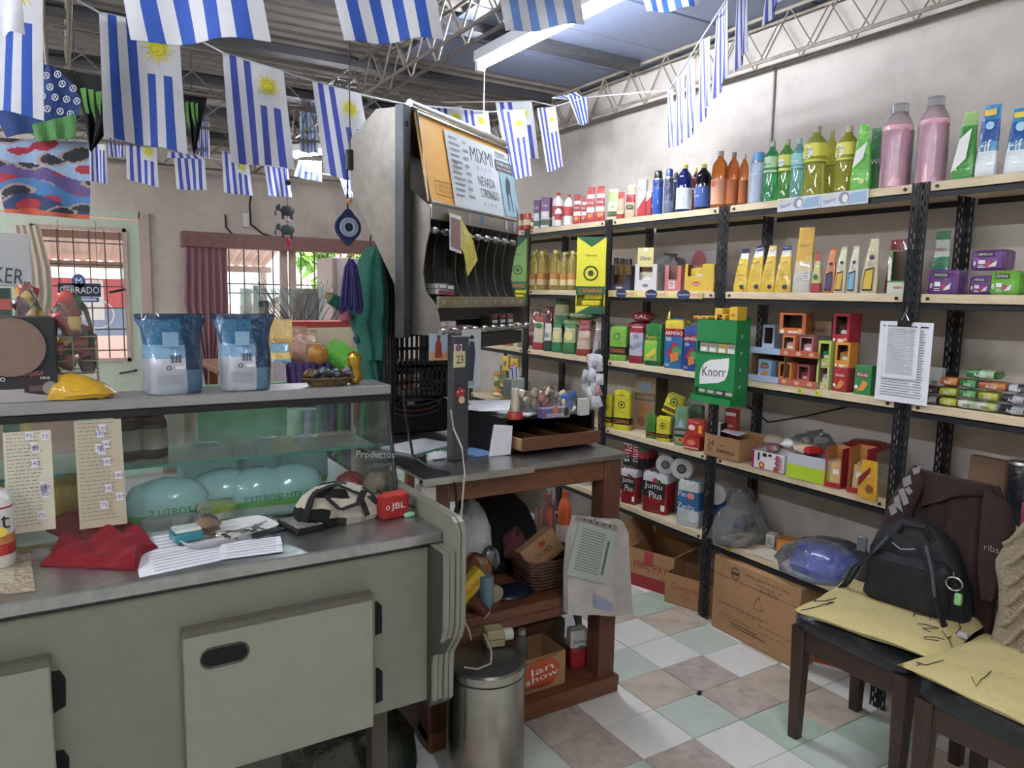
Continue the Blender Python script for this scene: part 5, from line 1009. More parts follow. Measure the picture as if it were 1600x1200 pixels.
o = m.build('large_carton', None, (XF + .10, (solve((XF - .03, 0, .2), 1, px=1114) + solve((XF - .03, 0, .2), 1, px=1248)) / 2, .001), math.radians(-90), False); tag(o, 'large closed brown carton with printed instructions on the floor under the rack', 'box')
s = MB(); TX = C('4a3828')
decals(s, [('t', 'ESTE LADO PARA CIMA', .3, .9, .035, TX, .5), ('t', 'THIS SIDE UP', .32, .83, .03, TX, .3), ('t', 'NÃO', .35, .78, .05, TX, .2), ('o', -.45, .86, .1, .115, TX), ('r', -.53, -.37, .84, .88, TX), ('t', 'Vacuum Pot Angular /', -.25, .4, .05, TX, .6), ('t', 'Garrafa de Vacuo Angular', .55, .32, .035, TX, .4), ('t', 'Contém 12 unidades / Contains 12 pieces', .0, .24, .035, TX, .75), ('l', -.5, .4, .12, .2, TX, 2)], w_, .26, .338)
hx_ = [(.02, .5), (.22, .5), (.19, .6), (.13, .63), (.13, .66), (.11, .66), (.11, .63), (.05, .6)]
for a_, b2 in zip(hx_, hx_[1:] + hx_[:1]): s.tube([(a_[0] * w_ / 2, -.1315, a_[1] * .35), (b2[0] * w_ / 2, -.1315, b2[1] * .35)], .0012, TX, 4)
s.build('printed_label', o, smooth=False)
s = MB(); s.rect(-w_ / 2, w_ / 2, .258, .262, KRAFT2, -.1312); s.build('lid_seam', o, smooth=False)
a = PZ(1093, 1083, 0); m = MB(); m.loft([(.0005, .02, .009, 2), (.006, .015, .007, 2), (.009, .004, .003, 2)], BLACK, 9, jit=.002); o = m.build('litter', None, a, .5); tag(o, 'tiny black scrap lying on the floor tiles', 'litter')
# red-lettered magazine under the chair
a = PZ(1310, 1046, .002); m = MB(); m.box(-.12, .12, -.04, .04, 0, .008, C('d8562c')); m.box(-.12, .12, -.05, -.04, 0, .006, WH); o = m.build('leaflet', None, (a.x + .05, a.y, .001), math.radians(-62), False); tag(o, 'orange and white leaflet lying on the floor under the front chair', 'paper')
# right bay fourth and fifth shelves behind the hoodie
R(3, P_box, 1508, 1572, 716, 'brown_card_box', 'plain brown cardboard box behind the dark hoodie', 'box', asp=.3, off=.2, c='7c5e48')
R(3, P_can, 1566, 1606, 722, 'cup_stack', 'dark plastic wrapped roll standing at the right edge above the hoodie', 'roll', rnd_=True, off=.1, c='24282e')
R(3, P_box, 1572, 1625, 790, 'pink_carton', 'pink carton at the right edge above the sweater', 'box', asp=.4, z=ZS[4], off=.0, c='a83a64', dec=[('t', 'SI', 0, .5, .2, WH)])
# ================================================================= REFRIGERATED COUNTER
ZT, YC, XE = .885, 1.665, .81
X0 = -1.35
ct = thing('display_counter', 'cream enamelled shop counter with steel top and slanted glass display case', 'counter', (0, YC, 0))
def cb(x0, x1, y0, y1, z0, z1): return (x0, x1, y0 - YC, y1 - YC, z0, z1)
MB().box(*cb(X0, .777, YC + .02, 2.62, .42, .855), CREAM).build('body', ct, smooth=False)
m = MB(); m.rbox(*cb(X0, XE, YC, 2.64, .855, ZT), STEELTOP, .003); m.build('worktop', ct, smooth=False)
b_ = MB(); b_.box(*cb(X0, XE, YC + .012, YC + .02, .845, .855), BLACK); b_.build('shadow_gap_seal', ct, smooth=False)  # black strip below the front edge of the worktop
for x in (.66, -.2, -1.1):
 for y in (YC + .12, 2.5): MB().box(*cb(x, x + .045, y, y + .045, 0, .42), C('4a4238')).build('leg', ct, smooth=False)
# doors
def rr(x0, x1, z0, z1, r, n=6):
 P = []
 for cx, cz, a in ((x1 - r, z1 - r, 0), (x0 + r, z1 - r, 1), (x0 + r, z0 + r, 2), (x1 - r, z0 + r, 3)):
  for k in range(n + 1): t = (a + k / n) * pi / 2; P.append((cx + r * math.cos(t), cz + r * math.sin(t)))
 return P
def cdoor(xa, xb, za, zb, hole=None):
 yf = YC - .012
 m = MB(); m.rbox(*cb(xa, xb, yf, YC + .019, za, zb), CREAM2, .003)
 d = m.build('door', ct, smooth=False)
 if hole:
  q = MB(); P = rr(*hole, .5 * (hole[3] - hole[2]) * .99)
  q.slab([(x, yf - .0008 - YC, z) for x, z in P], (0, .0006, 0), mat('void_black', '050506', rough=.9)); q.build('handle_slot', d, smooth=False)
  q = MB(); n = len(P); q.tube([(x, yf - .001 - YC, z) for x, z in P], .0025, C('3a382f'), 5, True); q.build('slot_rim', d)
 q = MB(); q.box(*cb(xa, xb, yf - .001, YC + .019, zb, zb + .014), C('5a584c')); q.build('top_edge', d, smooth=False)
 return d
pt = lambda x, y, Y=YC - .01: PY(x, y, Y)
a, c_ = pt(286, 1002), pt(583, 932); e_ = pt(587, 1131); hA, hB = pt(313, 1024), pt(388, 1020)
zc_ = pt(350, 1023).z
zt_ = (a.z + c_.z) / 2
cdoor(a.x, c_.x, e_.z - .005, zt_, (hA.x, hB.x, zc_ - .022, zc_ + .022))
l1 = pt(78, 1040)
cdoor(X0 + .35, l1.x, e_.z - .005, l1.z)
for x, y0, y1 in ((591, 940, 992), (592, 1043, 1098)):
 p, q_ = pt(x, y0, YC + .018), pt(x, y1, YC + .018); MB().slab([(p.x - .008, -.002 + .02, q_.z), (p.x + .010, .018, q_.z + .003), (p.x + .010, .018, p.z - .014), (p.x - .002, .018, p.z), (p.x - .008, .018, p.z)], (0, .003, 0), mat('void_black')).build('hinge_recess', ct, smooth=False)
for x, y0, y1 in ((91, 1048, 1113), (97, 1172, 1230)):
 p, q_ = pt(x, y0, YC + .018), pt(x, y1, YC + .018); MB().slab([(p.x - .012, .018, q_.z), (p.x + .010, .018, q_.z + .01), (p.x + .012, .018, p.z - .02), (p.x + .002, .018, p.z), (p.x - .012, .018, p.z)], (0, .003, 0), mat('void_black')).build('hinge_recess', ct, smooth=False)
# bumper at the right end: three upright ribs following the counter's stepped profile
RIB = mat('grey_green_enamel', '7b7c70', rough=.4, var=.12, var2=.3, scale2=8, dark='4c4a3e')
prof = [(1.60, .925), (1.585, .90), (1.585, .66), (1.60, .62), (1.645, .56), (1.65, .52), (1.65, .43), (1.665, .415), (2.2, .415), (2.2, .935), (1.62, .935)]
for x0, x1, g_ in ((.779, .793, 1), (.796, .809, 2), (.8115, .822, 0), (.8245, .838, 0)):
 MB().slab([(x0, y + .003 * g_ - YC, min(z, .853) if g_ else z) for y, z in prof], (x1 - x0, 0, 0), RIB).build('end_rib', ct, smooth=False)
MB().slab([(.778, y + .012 - YC, min(z - .012, .85)) for y, z in prof], (.058, 0, 0), C('3c3b33')).build('end_core', ct, smooth=False)
# display case
gb, gt = 1.965, 2.04      # glass foot / head
MB().slab([(X0, gb - YC, ZT + .012), (X0, gb + .005 - YC, ZT + .012), (X0, gt + .005 - YC, 1.182), (X0, gt - YC, 1.182)], (XE - X0, 0, 0), GLASS).build('front_glass', ct, smooth=False)
MB().box(*cb(X0, XE, gb - .012, gb + .02, ZT, ZT + .013), STEEL).build('glass_channel', ct, smooth=False)
FB = mat('brushed_grey_bar', 'a0a1a1', rough=.35, metal=.5, var=.1)
MB().rbox(*cb(X0, XE + .006, gt - .012, 2.175, 1.195, 1.224), FB, .003).build('top_panel', ct, smooth=False)
MB().box(*cb(X0, XE + .004, gt - .014, gt + .03, 1.178, 1.194), BLACK).build('top_seal', ct, smooth=False)
MB().slab([(X0, 2.58 - YC, ZT + .01), (X0, 2.585 - YC, ZT + .01), (X0, 2.175 - YC, 1.19), (X0, 2.17 - YC, 1.19)], (XE - X0, 0, 0), GLASS).build('customer_glass', ct, smooth=False)
MB().slab([(XE - .006, gb - YC, ZT + .01), (XE - .006, 2.58 - YC, ZT + .01), (XE - .006, 2.17 - YC, 1.18), (XE - .006, gt - YC, 1.18)], (.006, 0, 0), GLASS).build('end_glass', ct, smooth=False)
q = MB(); q.tube([(XE - .002, gb - YC, ZT + .01), (XE - .002, gt - YC, 1.182)], .006, DARKSTEEL); q.build('corner_strip', ct)
q = MB(); q.tube([(XE + .004, gb + .02 - YC, ZT + .01), (XE + .004, gt + .02 - YC, 1.182)], .003, mat('brass')); q.build('corner_trim', ct)
zs_ = PY(400, 715, 2.1).z
MB().box(*cb(X0 + .01, XE - .02, 2.10, 2.36, zs_, zs_ + .006), clearmat('glass_shelf', 'ecf8f5', gl=.8, haze=.1)).build('glass_shelf', ct, smooth=False)
MB().box(*cb(X0 + .01, XE - .02, 2.096, 2.10, zs_, zs_ + .006), GLASSEDGE).build('shelf_edge', ct, smooth=False)
MB().box(*cb(X0, XE - .01, gb + .025, 2.57, ZT, ZT + .004), C('b0b4b4')).build('case_floor', ct, smooth=False)
q = MB(); p = PY(563, 712, 1.99); q.M = Matrix.Translation((0, 0, 0)); q.text('Productos', p.x + .045, p.z, .02, C('a8b0ae'), p.y - YC - .004, rot=-.12); q.build('glass_lettering', ct, smooth=False)
# price sheets taped on the glass
for x0, x1, yt, yb, l, col in ((5, 83, 673, 835, 'yellowed handwritten price sheet in a sleeve taped on the glass, left one', 'c6c2aa'), (120, 196, 655, 826, 'brownish handwritten price sheet in a sleeve taped on the glass, right one', 'b5ab92')):
 Y = 1.95; A, B = PY(x0, (yt + yb) / 2, Y), PY(x1, (yt + yb) / 2, Y); zt, zb = PY((x0 + x1) / 2, yt, Y + .04).z, PY((x0 + x1) / 2, yb, Y - .0).z
 w, h = B.x - A.x, zt - zb; zb = max(zb, ZT + .016); h = zt - zb
 s = MB(); s.M = Matrix.Rotation(math.radians(-14), 4, 'X'); s.box(-w / 2, w / 2, 0, .0015, 0, h, C(col));
 o = s.build('price_sheet', None, ((A.x + B.x) / 2, gb - .009 + (zb - ZT) * .24, zb), 0, False); tag(o, l, 'paper')
 s = MB(); s.M = Matrix.Rotation(math.radians(-14), 4, 'X'); rr_ = random.Random(x0); BL = C('55557a')
 for k in range(26):
  z = h * (.97 - k * .036); x = -w * .44
  while x < w * .2: l_ = rr_.uniform(.04, .14) * w; s.rect(x, x + l_, z, z + .0015, C('6f6c66'), -.001); x += l_ + .03 * w
 for k in range(10): x, z = w * rr_.uniform(-.1, .3), h * rr_.uniform(.1, .93); s.rect(x, x + w * .16, z, z + .018, C('d8d8e4'), -.0015); s.text(rr_.choice(['180', '95', '60', '240', '75']), x + w * .08, z + .009, .01, BL, -.002)
 s.build('price_notes', o, smooth=False)
# packs in the case
AQ = mat('aqua_pack', 'c6eef6', rough=.12, trans=.45, bump=.25, scale=14, var=.05)
spots = [(262, 786, 2.12, 1), (350, 788, 2.16, 1), (402, 783, 2.14, 1), (455, 780, 2.14, 1), (330, 752, 2.3, 2), (425, 745, 2.3, 2), (475, 760, 2.28, 2)]
for k, (px, py, Y, lv) in enumerate(spots):
 p = PY(px, py, Y); w_ = (.085 if k else .1)
 m = MB(); hh = .10 if lv == 1 else .145
 m.loft([(0, w_ * .95, .06, 4), (.02, w_, .065, 4), (hh * .55, w_, .062, 3.2), (hh * .8, w_ * .86, .05, 2.6), (hh * .92, w_ * .6, .035, 2.2), (hh, w_ * .3, .02, 2)], [C('5fae54', 'gloss')] + [AQ] * 4, 22, jit=.002)
 o = m.build('water_bottle_pack', None, (p.x, Y + .05 * (lv == 2), ZT + .0045), 0); tag(o, 'aqua plastic pack inside the glass case, ' + ('leftmost in front', 'second in front', 'third in front', 'rightmost in front', 'left in the back row', 'middle of the back row', 'right in the back row')[k], 'pack', 'aqua packs in the glass case')
 s = MB(); s.text('2 LITROS', 0, .026, .018, C('3d8a3a'), -.0665, w=.1); s.build('printed_label', o, smooth=False)
p = PY(338, 787, 2.03); m = MB(); m.loft([(0, .042, .042, 2), (.028, .046, .046, 2)], C('c8d0c0', 'plastic'), 20); o = m.build('plastic_tub', None, (p.x, 2.03, ZT + .0045)); tag(o, 'small round tub with an olive green lid behind the glass', 'tub'); m = MB(); m.loft([(.028, .05, .05, 2), (.036, .05, .05, 2), (.037, .042, .042, 2)], C('9aa836', 'plastic'), 22); m.build('lid', o)
for px, c, l in ((103, 'c0503c', 'red and yellow snack packets in a heap behind the two price sheets'), (20, 'c05a48', 'reddish packet behind the left price sheet')):
 p = PY(px, 780, 2.2); lying(0, 900, 0, 0, .16, .1, .12, 0, 'snack_packet', l, 'packet', c, 'd8b040').location = (p.x, 2.2, ZT + .005)
for px, l in ((236, 'dark jar hanging behind the case glass, right one'), (197, 'dark jar behind the case glass, left one')):
 p = PY(px, 690, 2.25); m, s = P_bottle(.075, .075, .14, c='4a2c22', cap='6a4034', neck=.8, capz=.88, lab='9a9288', labz=(.2, .6)); emit(m, s, 'coffee_jar', l, 'jar', (p.x, 2.2, zs_ + .0065))
# coils of clear lids
for px in (247, 288):
 p = PY(px, 815, 2.02); o = MB().loft([(0, .04, .03, 2), (.018, .042, .032, 2), (.02, .03, .022, 2)], C('9a9496', 'plastic'), 18).build('tub_lids', None, (p.x, 2.03, ZT + .0045)); tag(o, 'stack of small greyish plastic lids behind the glass, ' + ('left one' if px == 247 else 'right one'), 'lid')

# ---------------------------------------------------------------- on the worktop
def on(px, py, z=ZT): p = PZ(px, py, z); return (p.x, p.y, z + .0008)
# red towel
m = MB(); A = [PZ(x, y, ZT) for x, y in ((62, 885), (85, 868), (100, 845), (70, 832), (140, 818))]; B = [PZ(x, y, ZT) for x, y in ((215, 892), (222, 868), (248, 858), (235, 848), (175, 826))]
n_, q_ = 30, 22; L, R_ = resample(A, q_), resample(B, q_); rt = random.Random(3); V = []
for j in range(q_):
 for i in range(n_ + 1):
  t = i / n_; p = L[j].lerp(R_[j], t); s_ = j / (q_ - 1)
  ht = .006 + .035 * math.exp(-((t - .45) ** 2 / .12 + (s_ - .85) ** 2 / .1)) + .016 * abs(math.sin(4.2 * t + 5 * s_)) + .012 * math.sin(9 * t - 6 * s_) ** 2
  if j in (0, q_ - 1) or i in (0, n_): ht = .004
  V.append((p.x, p.y, ZT + .001 + ht))
Vb = [(x, y, ZT + .001) for x, y, z in V]; n1 = n_ + 1; N = len(V)
m.add(V + Vb, [(j * n1 + i, j * n1 + i + 1, (j + 1) * n1 + i + 1, (j + 1) * n1 + i) for j in range(q_ - 1) for i in range(n_)] + [(N + j * n1 + i, N + (j + 1) * n1 + i, N + (j + 1) * n1 + i + 1, N + j * n1 + i + 1) for j in range(q_ - 1) for i in range(n_)] + [(i, N + i, N + i + 1, i + 1) for i in range(n_)] + [((q_ - 1) * n1 + i, (q_ - 1) * n1 + i + 1, N + (q_ - 1) * n1 + i + 1, N + (q_ - 1) * n1 + i) for i in range(n_)] + [(j * n1, (j + 1) * n1, N + (j + 1) * n1, N + j * n1) for j in range(q_ - 1)] + [(j * n1 + n_, N + j * n1 + n_, N + (j + 1) * n1 + n_, (j + 1) * n1 + n_) for j in range(q_ - 1)], mat('towel_red', '7c1420', rough=1, bump=.6, scale=160, var=.2))
tag(m.build('towel'), 'crumpled dark red towel lying on the steel worktop', 'towel')
def sheetp(name, label, pts, z, col=PAPER, lines=None, cat='paper'):
 P = [PZ(x, y, z) for x, y in pts]; c0 = sum(P, Vector()) / len(P); m = MB(); m.slab([p - c0 for p in P], (0, 0, .0009), col); o = m.build(name, None, c0, 0, False); tag(o, label, cat)
 if lines:
  s = MB(); a, b, c, d = [p - c0 for p in P[:4]]       # bl, br, tr, tl
  for k in range(lines):
   t0, t1 = (k + .7) / (lines + 1), (k + 1.0) / (lines + 1); e = Vector((0, 0, .0014))
   s.poly([a.lerp(b, t).lerp(d.lerp(c, t), u) + e for t, u in ((.1, t0), (.9, t0), (.9, t1), (.1, t1))], C('a9abb2'))
  s.build('printed_text', o, smooth=False)
 return o
sheetp('paper_sheet', 'large printed white sheet under the red towel and the tray', [(218, 903), (440, 855), (405, 812), (205, 845)], ZT + .0005, lines=12)
sheetp('paper_sheet', 'second printed sheet tucked under the back of the tray', [(215, 868), (330, 850), (300, 815), (200, 836)], ZT + .0018, lines=6)
for k, pts in enumerate((((343, 875), (442, 862), (440, 848), (343, 858)), ((343, 866), (441, 850), (438, 838), (345, 850)))): sheetp('receipt', 'barcoded white receipt at the front of the tray, ' + ('bottom one' if k == 0 else 'top one'), pts, ZT + .003 + .002 * k, lines=3, cat='receipt')
tray = thing('foam_tray', 'white foam tray holding keys and small things', 'tray', on(354, 838)); tray.location.z = ZT + .003; tray.rotation_euler = (0, 0, math.radians(14))
m = MB(); m.loft([(0, .105, .055, 5), (.004, .107, .057, 5), (.014, .118, .066, 5), (.016, .12, .068, 5), (.014, .112, .06, 5), (.0045, .1, .05, 5)], C('d4d6d8'), 28); m.build('body', tray)
METAL = mat('key_metal', '9a8a68', rough=.35, metal=1)
zt2 = ZT + .009
for k, (px, py, l) in enumerate(((345, 838, 'bunch of brass keys in the middle of the tray'), (392, 830, 'bunch of grey keys and coins at the right of the tray'))):
 t = thing('key_bunch', l, 'keys', on(px, py, zt2)); r = random.Random(k)
 MB().tube([(.016 * math.cos(a), .016 * math.sin(a), .006) for a in [i * pi / 7 for i in range(14)]], .0013, STEEL, 5, True).build('ring', t)
 for i in range(7):
  a = r.uniform(0, 2 * pi); q = MB(); q.M = Matrix.Rotation(a, 4, 'Z') @ Matrix.Rotation(r.uniform(-.1, .1), 4, 'X'); z = .001 + .002 * i; q.loft([(z, .009, .007, 2, .02, 0), (z + .002, .009, .007, 2, .02, 0)], METAL if k == 0 or i % 2 else STEEL, 10); q.box(.027, .055, -.0022, .0022, z, z + .002, METAL if k == 0 else STEEL); q.build('key', t, smooth=False)
m = MB(); m.M = Matrix.Rotation(.25, 4, 'Z'); m.loft([(0, .045, .009, 3), (.006, .046, .01, 3), (.01, .042, .006, 3)], BLACK, 14); o = m.build('pen_knife', None, on(420, 835, zt2)); tag(o, 'black elongated case at the right end of the tray', 'case')
m = MB(); m.rbox(-.034, .034, -.026, .026, 0, .022, C('2a8a98', 'gloss'), .004); m.rbox(-.03, .03, -.022, .028, .022, .03, C('c8d4d0', 'gloss'), .003); o = m.build('tissue_pack', None, on(292, 843, zt2), .15); tag(o, 'small teal and white tissue pack on the tray', 'packet')
m = MB(); m.loft([(0, .028, .022, 2.4), (.012, .032, .026, 2.2), (.024, .024, .02, 2), (.03, .012, .01, 2)], C('a87838'), 14, jit=.003); o = m.build('snack_bag', None, on(322, 828, zt2)); tag(o, 'knotted clear bag with golden bits on the tray', 'bag')
MB().loft([(0, .032, .026, 2.4), (.015, .037, .03, 2.2), (.03, .024, .02, 2), (.04, .01, .008, 2), (.055, .02, .016, 2), (.065, .012, .03, 2)], FILM2, 16, jit=.004).build('film', o)
# calculator
cal = thing('calculator', 'dark desk calculator half under the bag', 'calculator', on(470, 824), math.radians(10)); MB().rbox(-.04, .04, -.06, .06, 0, .014, BLACK, .003).build('body', cal, smooth=False)
MB().box(-.034, .034, .032, .052, .0142, .0148, C('6b7468')).build('display', cal, smooth=False)
km = MB().rbox(-.006, .006, -.0045, .0045, 0, .004, C('8a8c88'), .001).mesh('key_cap', False)
for i in range(5):
 for j in range(6): link('key_cap', km, cal, (-.028 + i * .014, -.05 + j * .0132, .0142))
# patterned bag: camouflage pouch with black straps
bgm = thing('patterned_bag', 'black and cream patterned fabric bag crumpled on the worktop', 'bag', on(527, 812), math.radians(8))
m = MB(); cs = [C('b8b0a0', 'cloth'), C('17181a', 'cloth'), C('d0cabc', 'cloth'), C('3a3a30', 'cloth')]; r = random.Random(8)
t0 = MB(); t0.M = Matrix.Rotation(.1, 4, 'Y'); t0.loft([(0, .11, .05, 2.4), (.02, .125, .06, 2.3), (.045, .118, .062, 2.2), (.07, .095, .052, 2.2), (.09, .065, .038, 2), (.1, .025, .018, 2)], cs[0], 34, jit=.006)
for f, mi in zip(t0.f, t0.mi):
 c0 = sum((Vector(t0.v[i]) for i in f), Vector()) / len(f); v_ = math.sin(c0.x * 34 + 3 * math.sin(c0.y * 40)) + math.cos(c0.z * 75 + c0.x * 22)
 m.add([t0.v[i] for i in f], [tuple(range(len(f)))], cs[1] if v_ > .75 else cs[3] if v_ > .35 else cs[2] if v_ < -.7 else cs[0])
m.build('body', bgm)
bs = C('141518', 'cloth')
def strap(name, par, pts, w_=.018, tk=.003, mt=None):
 s = MB(); P = resample(pts, 14); up = Vector((0, 0, 1)); vs = []
 for i, p in enumerate(P):
  t = (P[min(i + 1, 13)] - P[max(i - 1, 0)]).normalized(); a = t.cross(up); a = a.normalized() if a.length > .2 else Vector((1, 0, 0)); n = a.cross(t)
  vs += [p + a * w_ / 2, p - a * w_ / 2, p - a * w_ / 2 + n * tk, p + a * w_ / 2 + n * tk]
 s.add(vs, [(4 * i + k, 4 * i + (k + 1) % 4, 4 * i + 4 + (k + 1) % 4, 4 * i + 4 + k) for i in range(13) for k in range(4)], mt or bs); return s.build(name, par)
strap('strap', bgm, [(-.12, -.06, .03), (-.08, -.03, .09), (-.02, -.03, .107), (.04, -.05, .075), (.05, -.075, .02)])
strap('strap', bgm, [(-.06, -.055, .085), (-.03, -.08, .05), (.02, -.085, .06), (.05, -.06, .085)])
strap('strap', bgm, [(.1, -.04, .07), (.15, -.05, .04), (.2, -.06, .012), (.235, -.05, .01), (.24, -.03, .03), (.2, -.02, .035)], .022)
# red speaker
sp_ = thing('portable_speaker', 'small red portable speaker with white lettering', 'speaker', on(614, 807), math.radians(6))
m = MB(); m.loft([(0, .038, .018, 6), (.004, .042, .022, 5), (.062, .042, .022, 5), (.066, .038, .018, 6)], mat('speaker_red', 'a82420', rough=.7, bump=.5, scale=300, var=.15), 26); m.build('body', sp_)
s = MB(); s.text('JBL', .004, .033, .022, WH, -.0232, w=.042); s.ring(-.027, .033, .004, .006, WH, -.0232, 12); s.build('logo', sp_, smooth=False)
m = MB(); m.loft([(0, .016, .009, 2), (.006, .019, .011, 2), (.011, .013, .008, 2)], C('8fc8a0', 'plastic'), 14); o = m.build('lighter', None, on(640, 807), .2); tag(o, 'small pale green plastic object on the worktop corner', 'trinket')
p = on(602, 775); m = MB(); m.loft([(0, .05, .035, 2.5), (.02, .058, .04, 2.3), (.045, .05, .034, 2.1), (.065, .03, .022, 2)], C('b07a44', 'gloss'), 20, jit=.003); o = m.build('bread_bag', None, (p[0], p[1] + .05, p[2])); tag(o, 'bag of toast with green print and a gold twisted top', 'bag'); MB().loft([(0, .055, .04, 2.5), (.022, .064, .046, 2.3), (.05, .055, .04, 2.1), (.07, .026, .02, 2), (.085, .04, .02, 2)], FILM2, 20, jit=.006).build('film', o)
p = on(556, 778); m = MB(); m.loft([(0, .045, .03, 2.4), (.03, .05, .034, 2.2), (.055, .036, .026, 2), (.068, .012, .01, 2)], C('8d1626', 'gloss'), 18, jit=.004); o = m.build('red_bag', None, (p[0], p[1] + .05, p[2])); tag(o, 'dark red plastic bag behind the patterned bag', 'bag')
m = MB(); m.loft([(0, .03, .03, 2), (.03, .034, .034, 2)], clearmat('tub_plastic', 'e8e4e2', gl=1, haze=.5), 20); o = m.build('plastic_tub', None, on(583, 800)); tag(o, 'small translucent tub between the patterned bag and the speaker', 'tub')
# bottle and doily at the far left
dp = [PZ(x, y, ZT) for x, y in ((-60, 935), (55, 925), (46, 858), (-60, 865))]; c0 = sum(dp, Vector()) / 4
m = MB(); m.slab([p - c0 for p in dp], (0, 0, .003), mat('crochet_doily', '7d6a58', rough=1, bump=1, scale=120, var=.6, dark='d8d0b8')); o = m.build('placemat', None, c0 + Vector((0, 0, .0006)), 0, False); tag(o, 'brown and cream woven placemat at the left edge', 'placemat')
m = MB(); q0 = [PZ(x, y, ZT) - c0 + Vector((0, 0, .0034)) for x, y in ((-60, 918), (22, 914), (24, 868), (-60, 872))]; m.slab(q0, (0, 0, .0008), mat('crochet_cream', 'b8b096', rough=1, bump=1, scale=120, var=.3)); m.build('cream_panel', o, smooth=False)
bp = PZ(-8, 892, ZT); rb = .05
m = MB(); m.loft([(0, rb * .92, rb * .8, 3), (.006, rb, rb * .86, 3), (.15, rb, rb * .86, 3), (.165, rb * .8, rb * .7, 2.4), (.172, rb * .35, rb * .35, 2)], C('d8dada', 'plastic'), 26)
o = m.build('sweetener_bottle', None, (bp.x - .012, bp.y + .03, ZT + .004)); tag(o, 'white plastic bottle with red cap cut by the left edge', 'bottle')
MB().loft([(.172, .02, .02, 2), (.2, .018, .018, 2)], C('b01e22', 'plastic'), 16).build('cap', o)
s = MB(); s.loft([(.03, rb * 1.012, rb * .875, 3), (.055, rb * 1.012, rb * .875, 3)], [C('b02a26')], 26, caps=False); s.loft([(.056, rb * 1.012, rb * .875, 3), (.075, rb * 1.012, rb * .875, 3)], [C('c07838')], 26, caps=False); s.loft([(.132, rb * 1.01, rb * .872, 3), (.136, rb * 1.01, rb * .872, 3)], [RD], 26, caps=False); s.text('et', .026, .105, .028, K, -rb * .88); s.disc(.03, .083, .01, YE, -rb * .88); s.build('printed_label', o, smooth=False)

# ---------------------------------------------------------------- on top of the case
ZU = 1.2245
def oc(px, py=606, y=None): p = PZ(px, py, ZU); return (p.x, y or max(2.08, min(2.3, p.y)), ZU + .0006)
for x0, x1, l, rz in ((216, 322, 'tall foil bag, blue above and silver below, left of two', .05), (336, 428, 'tall foil bag, blue above and silver below, right of two', -.08)):
 Y = 2.10; a, b2 = PY(x0, 600, Y), PY(x1, 600, Y); w = (b2.x - a.x) * .9; zt = PY((x0 + x1) / 2, 491, Y).z; h = zt - ZU
 m = MB(); bl, bd, sv = C('27628c', 'gloss'), C('173a5c', 'gloss'), mat('foil_silver', 'b4bcc8', rough=.3, metal=.4, bump=.3, scale=12, var=.1)
 m.loft([(0, w * .44, .05, 3.4), (.01, w * .47, .055, 3.4), (h * .3, w * .47, .06, 3), (h * .45, w * .48, .055, 3), (h * .62, w * .46, .04, 3), (h * .8, w * .5, .022, 2.6), (h * .93, w * .56, .008, 2.4), (h, w * .58, .003, 2.4)], [sv, sv, sv, C('6c9cc0', 'gloss'), bl, bl, bd], 34, jit=.003)
 t0, m = m, MB()
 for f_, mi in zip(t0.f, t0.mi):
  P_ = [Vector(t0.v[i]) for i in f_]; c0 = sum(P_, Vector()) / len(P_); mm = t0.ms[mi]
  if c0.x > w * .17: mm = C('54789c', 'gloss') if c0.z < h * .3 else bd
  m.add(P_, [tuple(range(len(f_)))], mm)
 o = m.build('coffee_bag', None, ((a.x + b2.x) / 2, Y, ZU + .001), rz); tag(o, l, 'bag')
 s = MB(); y_ = -.064
 for k in range(11): s.rect(-w * .1 + k * w * .018, -w * .1 + k * w * .018 + w * (.006 + .005 * (k % 3)), h * .4, h * .5, K, y_)
 s.rect(-w * .02, w * .14, h * .32, h * .36, WH, y_); s.ring(-w * .12, h * .34, .004, .006, K, y_)
 for k in range(5): s.rect(-w * .3, w * .1, h * (.12 + .03 * k), h * (.127 + .03 * k), C('9098a4'), y_)
 s.rect(-w * .2, w * .06, h * .6, h * .78, C('7fa8c8'), -.052); s.build('printed_label', o, smooth=False)
# black carton with brown disc
Y = 2.05; a, b2 = PY(-40, 600, Y), PY(91, 600, Y); w = b2.x - a.x; zt = PY(60, 488, Y).z; h = zt - ZU + .01
m = MB(); DKB = C('22242c'); m.rbox(-w / 2, w / 2, 0, .1, 0, h * .9, DKB, .003)
o = m.build('chocolate_display_carton', None, ((a.x + b2.x) / 2, Y, ZU + .0006), 0, False); tag(o, 'black carton with a large brown cardboard disc on its front', 'box')
s = MB(); s.rect(-w / 2, w / 2, 0, h * .26, C('a8a4a4'), -.0012); s.rect(-w / 2, w / 2, h * .14, h * .3, DKB, -.0016); s.poly([(w * .08, -.002, h * .1), (w * .45, -.002, h * .05), (w * .46, -.002, h * .22), (w * .08, -.002, h * .26)], C('2a2028')); s.text('Simpatico', w * .2, h * .3, h * .085, C('d8705c'), -.002, w=w * .24, rot=.06); s.disc(w * .4, h * .14, h * .07, C('8d8c8a'), -.0026); s.ring(w * .4, h * .14, h * .07, h * .078, C('6c4c4c'), -.0028); s.text('& Co', -w * .28, h * .26, h * .07, WH, -.002); s.text('MINI', w * .34, h * .25, h * .03, WH, -.0022); s.rect(w * .14, w * .3, h * .11, h * .17, C('5c4a4c'), -.0024); s.build('printed_label', o, smooth=False)
p0 = PY(16, 543, Y - .012); r_ = PY(72, 543, Y - .012).x - p0.x
